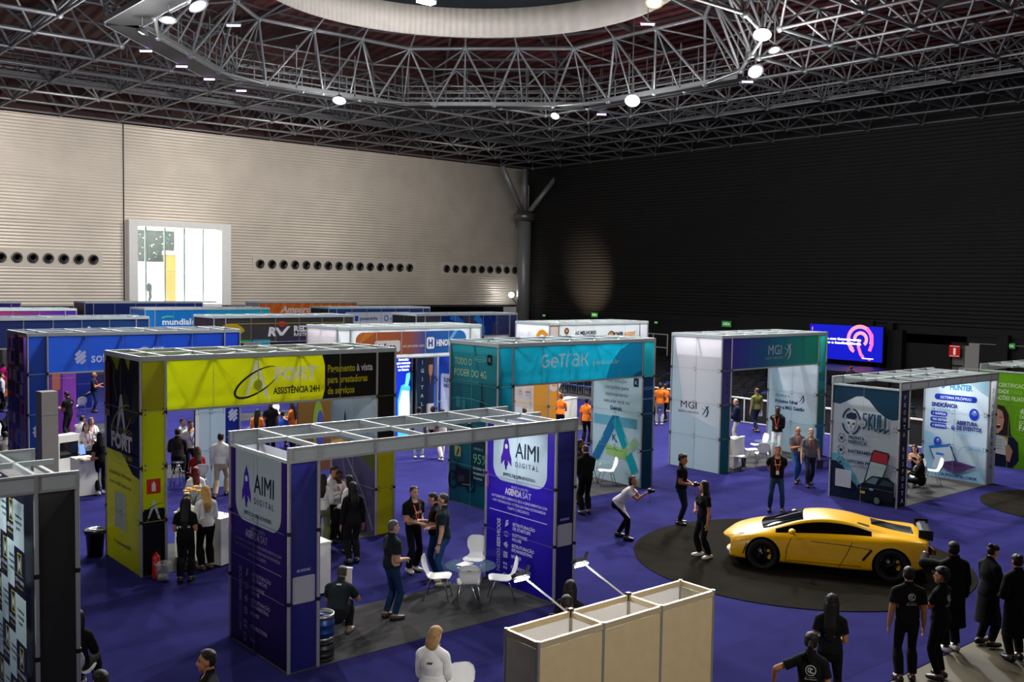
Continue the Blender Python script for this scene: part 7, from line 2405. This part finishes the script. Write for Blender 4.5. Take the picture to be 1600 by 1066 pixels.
person(158, 772, 200, 'woman in black t-shirt and black trousers at the end of the SOFT counter', 'f', 1.72, 'tan', ('long', '#0e0b0a'), ('tee', '#0e0e10'), ('pants', '#0e0e11'), '#d8d4d0', 'hold')
person(6, 567, 150, 'person in magenta jacket and orange trousers at the left edge', 'f', 1.72, 'tan', ('short', '#15100e'), ('long', '#b8146a'), ('pants', '#d0622a'), '#14141a', pose='stand', foot=False)
person(2, 583, 100, 'person in pale checked shirt cut by the left edge', 'm', 1.7, 'tan', ('short', '#15100e'), ('shirt', '#b8b4bc'), ('pants', '#14151a'), pose='stand', foot=False)
person(9, 640, 30, 'seated person in dark clothes low at the left edge', 'm', 1.74, 'tan', ('short', '#15100e'), ('shirt', '#1c1c26'), ('pants', '#14151a'), pose='sitfwd', foot=False, htop=1.34)
person(10, 675, 190, 'seated person with red bag and grey top low at the left edge', 'm', 1.74, 'tan', ('short', '#22201e'), ('shirt', '#8a847c'), ('pants', '#2a2a30'), pose='sitfwd', foot=False, htop=1.34)
person(402, 640, 160, 'woman in orange shirt with long dark hair under the FORT header, left one', 'f', 1.66, 'tan', ('longer', '#14100e'), ('tee', ORG), ('pants', '#14151a'), pose='hold', foot=False)
person(396, 652, 170, 'person with pale blond hair seated low in front of the left orange shirted woman', 'f', 1.66, 'fair', ('long', '#a08860'), ('tee', '#8a7a68'), ('pants', '#14151a'), pose='sit', foot=False, htop=1.34)
person(423, 626, 200, 'man in dark t-shirt standing between two orange shirted women', 'm', 1.8, 'tan', ('short', '#14100e'), ('tee', '#1a1a1e'), ('pants', '#1a1a20'), pose='stand', foot=False)
person(441, 640, 150, 'person in blue shirt seated behind the FORT opening', 'm', 1.74, 'tan', ('short', '#14100e'), ('tee', '#2a5ac0'), ('pants', '#14151a'), pose='sit', foot=False, htop=1.4)
person(458, 628, 235, 'woman in orange shirt and black trousers under the FORT header, right one', 'f', 1.70, 'tan', ('longer', '#2a1a14'), ('tee', ORG), ('pants', '#121216'), pose='phone', foot=False)
# --- white HINOVA booth front
person(629, 613, 175, 'woman in orange shirt and beige trousers facing the glowing blue totem', 'f', 1.66, 'tan', ('bob', '#14100e'), ('tee', ORG), ('pants', '#b8a488'), pose='hold', foot=False)
person(633, 601, 350, 'man in white t-shirt with dark beard in front of the glowing blue totem', 'm', 1.76, 'tan', ('short', '#1c1512'), ('tee', '#dcdce0'), ('jeans', '#8aa0b8'), pose='stand', foot=False)
person(661, 610, 270, 'woman in black tank top with hand on hip beside the DIGITAL pillar', 'f', 1.68, 'tan', ('longer', '#14100e'), ('tank', '#0e0e10'), ('shorts', '#c05a3a'), pose=('hips', dict(lh=(-.19, .06, 1.02), leh=(-1, -.4, 0))), foot=False)
person(676, 634, 170, 'dark haired person seated low before the ELEVANDO panel', 'f', 1.66, 'tan', ('curly', '#3a2a1c'), ('tee', '#2a2420'), ('pants', '#14151a'), pose='sit', foot=False, htop=1.34)
person(654, 716, 170, 'person in pale jeans whose legs show under the purple booth beam, left one', 'm', 1.74, 'tan', ('short', '#14100e'), ('tee', '#8a98b0'), ('jeans', '#8a98b0'), '#c8c4bc', 'stand')
person(690, 718, 200, 'person in white trousers whose legs show under the purple booth beam, right one', 'm', 1.74, 'tan', ('short', '#14100e'), ('tee', '#c8c4c0'), ('pants', '#d0ccc8'), '#c8c4bc', 'walk')
# --- teal and white assist booths
t, hh, rz = person(914, 803, 205, 'man in black suit seen from behind between the purple pillar and the teal booth', 'm', 1.80, 'fair', ('short', '#3a2c22'), ('jacket', '#0c0c0e'), ('pants', '#0c0c0f'), '#0a0a0a', ('phone', dict(fat=.3)))
person(906, 687, 90, 'brown skinned man mostly hidden behind the purple pillar facing the man in black suit', 'm', 1.76, 'brown', ('short', '#14100e'), ('shirt', '#2a2024'), ('pants', '#14151a'), pose='talk', foot=False)
person(820, 637, 200, 'man in white shirt with short brown hair seated below the round ASSIST figures', 'm', 1.76, 'fair', ('short', '#4a3424'), ('shirt', '#e0e0de'), ('pants', '#14151a'), pose='sit', foot=False, htop=1.38)
person(876, 616, 165, 'woman in orange shirt with hair tied up at the ASSIST counter', 'f', 1.68, 'tan', ('bun', '#6a4a2c'), ('tee', ORG), ('pants', '#141a30'), pose='lean', foot=False)
person(870, 603, 160, 'person in orange shirt just behind the orange shirted woman at the ASSIST counter', 'f', 1.6, 'tan', ('curly', '#1c1410'), ('tee', ORG), ('pants', '#14151a'), pose='stand', foot=False)
person(917, 622, 150, 'person in orange shirt half hidden by the pale GETRAK panel', 'm', 1.76, 'tan', ('short', '#14100e'), ('tee', ORG), ('pants', '#14151a'), pose='stand', foot=False)
person(1030, 664, 175, 'man in orange polo and pale grey trousers between the teal and MGI booths', 'm', 1.78, 'tan', ('short', '#2a1c14'), ('polo', ORG), ('pants', '#9a9cac'), '#c8bca8', 'hold')
person(1019, 602, 120, 'person in orange shirt left of the man in grey trousers', 'f', 1.58, 'tan', ('long', '#2a1a14'), ('tee', ORG), ('pants', '#14151a'), pose='stand', foot=False)
person(1040, 601, 230, 'person in orange shirt right of the man in grey trousers, by the MGI booth edge', 'm', 1.64, 'tan', ('short', '#14100e'), ('tee', ORG), ('pants', '#14151a'), pose='stand', foot=False)
t, hh, rz = person(975, 841, 78, 'woman in white t-shirt and black leggings bending forward to take a photo', 'f', 1.70, 'tan', ('long', '#120e0c'), ('tee', '#d8d4dc'), ('leggings', '#0c0c0f'), '#0c0c0e', 'photo', face=-30)
held('camera', hh[1], rz, 'small camera with red strap in the hands of the bending woman', 'camera')
t, hh, rz = person(1063, 819, 75, 'curly haired young man in black t-shirt and jeans holding a camera rig', 'm', 1.76, 'tan', ('curly', '#14100e'), ('tee', '#111114'), ('jeans', '#1a2440'), '#2a2a2c', 'hold')
held('camera', hh[1], rz, 'black camera held by the curly haired young man', 'camera')
person(1098, 871, 300, 'woman all in black with white trainers and hand on hip beside the car nose', 'f', 1.70, 'tan', ('long', '#14100e'), ('tee', '#0e0e10'), ('pants', '#0d0d10'), '#d4d2d0', ('hips', dict(rh=(.17, .12, 1.06))), face=-40, feet=((.14, .03), (-.14, -.05)))
person(1212, 799, 5, 'man in black t-shirt and blue jeans with hands behind his back, behind the car', 'm', 1.76, 'tan', ('short', '#2a2220'), ('tee', '#0f0f12'), ('jeans', '#24405e'), '#2a2a2e', ('back', dict(fat=.4)), lanyard=LAN, badge=True, prints=[(word('produção', .022, .16), (0, 1.25), True)], feet=((.16, .03), (-.16, 0)))
# --- MGI booth
t, hh, rz = person(1150, 694, 265, 'bald man in navy blazer and pale trousers looking at a phone in the MGI opening', 'm', 1.74, 'fair', ('fringe', '#8a7a6a'), ('jacket', '#18203a'), ('pants', '#d8d0b8'), '#3a2a20', 'phone')
held('phone', hh[1], rz, 'phone of the bald man in the navy blazer', 'phone')
t, hh, rz = person(1181, 674, 215, 'man in olive polo and dark jeans walking in the MGI opening', 'm', 1.82, 'fair', ('short', '#4a3a2c'), ('polo', '#6a7038'), ('jeans', '#1c2440'), '#3a2a20', 'walk')
held('paper', hh[1], rz, 'white papers carried by the man in the olive polo', 'paper', '#dcdcd8', 0, 85)
person(1213, 716, 350, 'dark skinned man in black sweater and white trousers with a hand at his mouth', 'm', 1.80, 'dark', ('short', '#0a0808'), ('long', '#12141c'), ('pants', '#d4d4d8'), '#d0ccc8', 'chin', lanyard=LAN, badge='#e06a3a')
person(1244, 753, 20, 'man in grey polo and sunglasses walking with blue jeans, left one of two in grey', 'm', 1.74, 'tan', ('fringe', '#6a625c'), ('polo', '#54545a'), ('jeans', '#2a4a80'), '#3a2a24', ('walk', dict(rh=(.08, .28, 1.12), fat=.5)), lanyard='#d0443a', badge=True, glasses=True)
t, hh, rz = person(1264, 759, 15, 'man in grey polo, glasses and dark trousers, right one of two in grey', 'm', 1.76, 'fair', ('short', '#7a6a58'), ('polo', '#50545a'), ('pants', '#181c2a'), '#1c1a1a', ('walk', dict(fat=.5)), lanyard='#d0443a', glasses=True)
held('booklet', hh[-1], rz, 'dark booklet carried by the right man in grey polo', 'booklet', '#1a1a20', -.05, 80)
# --- skull booth
person(1433, 690, 340, 'smiling woman in black top seated behind another woman in the HUNTER booth', 'f', 1.68, 'fair', ('long', '#100c0b'), ('tank', '#14141a'), ('pants', '#14151a'), pose='sitfwd', foot=False, htop=1.36)
person(1441, 706, 265, 'seated woman in black with crossed legs in the HUNTER booth', 'f', 1.68, 'fair', ('short', '#120e0c'), ('long', '#0e0e10'), ('pants', '#0e0e11'), '#7a5a4a', ('sit', dict(feet=((.05, .62), (-.14, .44)))), foot=False, htop=1.34, seat=False)
person(1287, 605, 270, 'woman in black holding papers behind the left edge of the SKULL panel', 'f', 1.70, 'tan', ('long', '#14100e'), ('tank', '#0e0e10'), ('pants', '#0e0e11'), pose='hold', foot=False)
person(1330, 572, 200, 'man in grey shirt seen from behind above the SKULL booth, near the screen', 'm', 1.76, 'tan', ('fringe', '#2a2018'), ('tee', '#44404c'), ('pants', '#14151a'), pose='stand', foot=False)
# --- bottom right group
person(1300, 930, 175, 'woman with long straight hair and black logo t-shirt seen from behind', 'f', 1.68, 'tan', ('longer', '#100c0b'), ('tee', '#121215'), ('pants', '#101013'), '#17171a', 'hold', foot=False, prints=[(back_logo(), (0, 1.2), False)])
person(1268, 990, 178, 'person with tied hair and black logo t-shirt cut by the bottom edge', 'f', 1.70, 'tan', ('pony', '#100c0b'), ('tee', '#121215'), ('pants', '#101013'), '#17171a', ('stand', dict(lh=(-.45, .1, 1.0), leh=(-1, -.3, -.2))), foot=False, prints=[(back_logo(1.1), (.01, 1.22), False)])
person(1414, 1063, 195, 'young man in black logo t-shirt seen from behind with an orange wristband', 'm', 1.76, 'tan', ('short', '#120e0c'), ('tee', '#121215'), ('pants', '#121216'), '#17171a', 'stand', prints=[(back_logo(.9), (.02, 1.24), False)])
person(1466, 1060, 240, 'woman with arms crossed in black t-shirt looking left beside the car', 'f', 1.72, 'tan', ('curly', '#0e0b0a'), ('tee', '#111114'), ('leggings', '#101013'), '#17171a', 'cross', face=20, prints=[(back_logo(.9), (.02, 1.22), False)])
person(1484, 1016, 215, 'man in long black suit pointing toward the car rear', 'm', 1.82, 'dark', ('short', '#0c0a09'), ('coat', '#0b0b0d'), ('pants', '#0c0c0f'), '#b8b4b0', ('stand', dict(lh=(-.22, .42, 1.42))))
t, hh, rz = person(1541, 1008, 130, 'woman in long dark coat with hair in a bun looking at a glowing phone', 'f', 1.72, 'fair', ('bun', '#120e0c'), ('coat', '#15151a'), ('pants', '#101013'), '#101010', 'phone', ground=.012)
held('phone', hh[1], rz, 'glowing phone held between the two people in dark coats', 'phone', '#101014', glow=True)
person(1584, 1030, 215, 'person in dark coat with tied hair at the right edge facing the glowing phone', 'f', 1.72, 'tan', ('bun', '#120e0c'), ('coat', '#101014'), ('pants', '#101013'), '#0a0a0a', 'hold')
# --- figure in the gallery window
person(0, 0, 60, 'person in dark suit standing in the bright gallery foyer behind the window', 'm', 1.74, 'fair', ('short', '#15100e'), ('jacket', '#1a2a2c'), ('pants', '#1a2426'), '#101010', 'stand', loc=(28.05, YW + 4.5, 4.0), ground=4.0)
bpy.data.objects.remove(TMPO)
for m_ in list(bpy.data.meshes):
    if m_.users == 0: bpy.data.meshes.remove(m_)
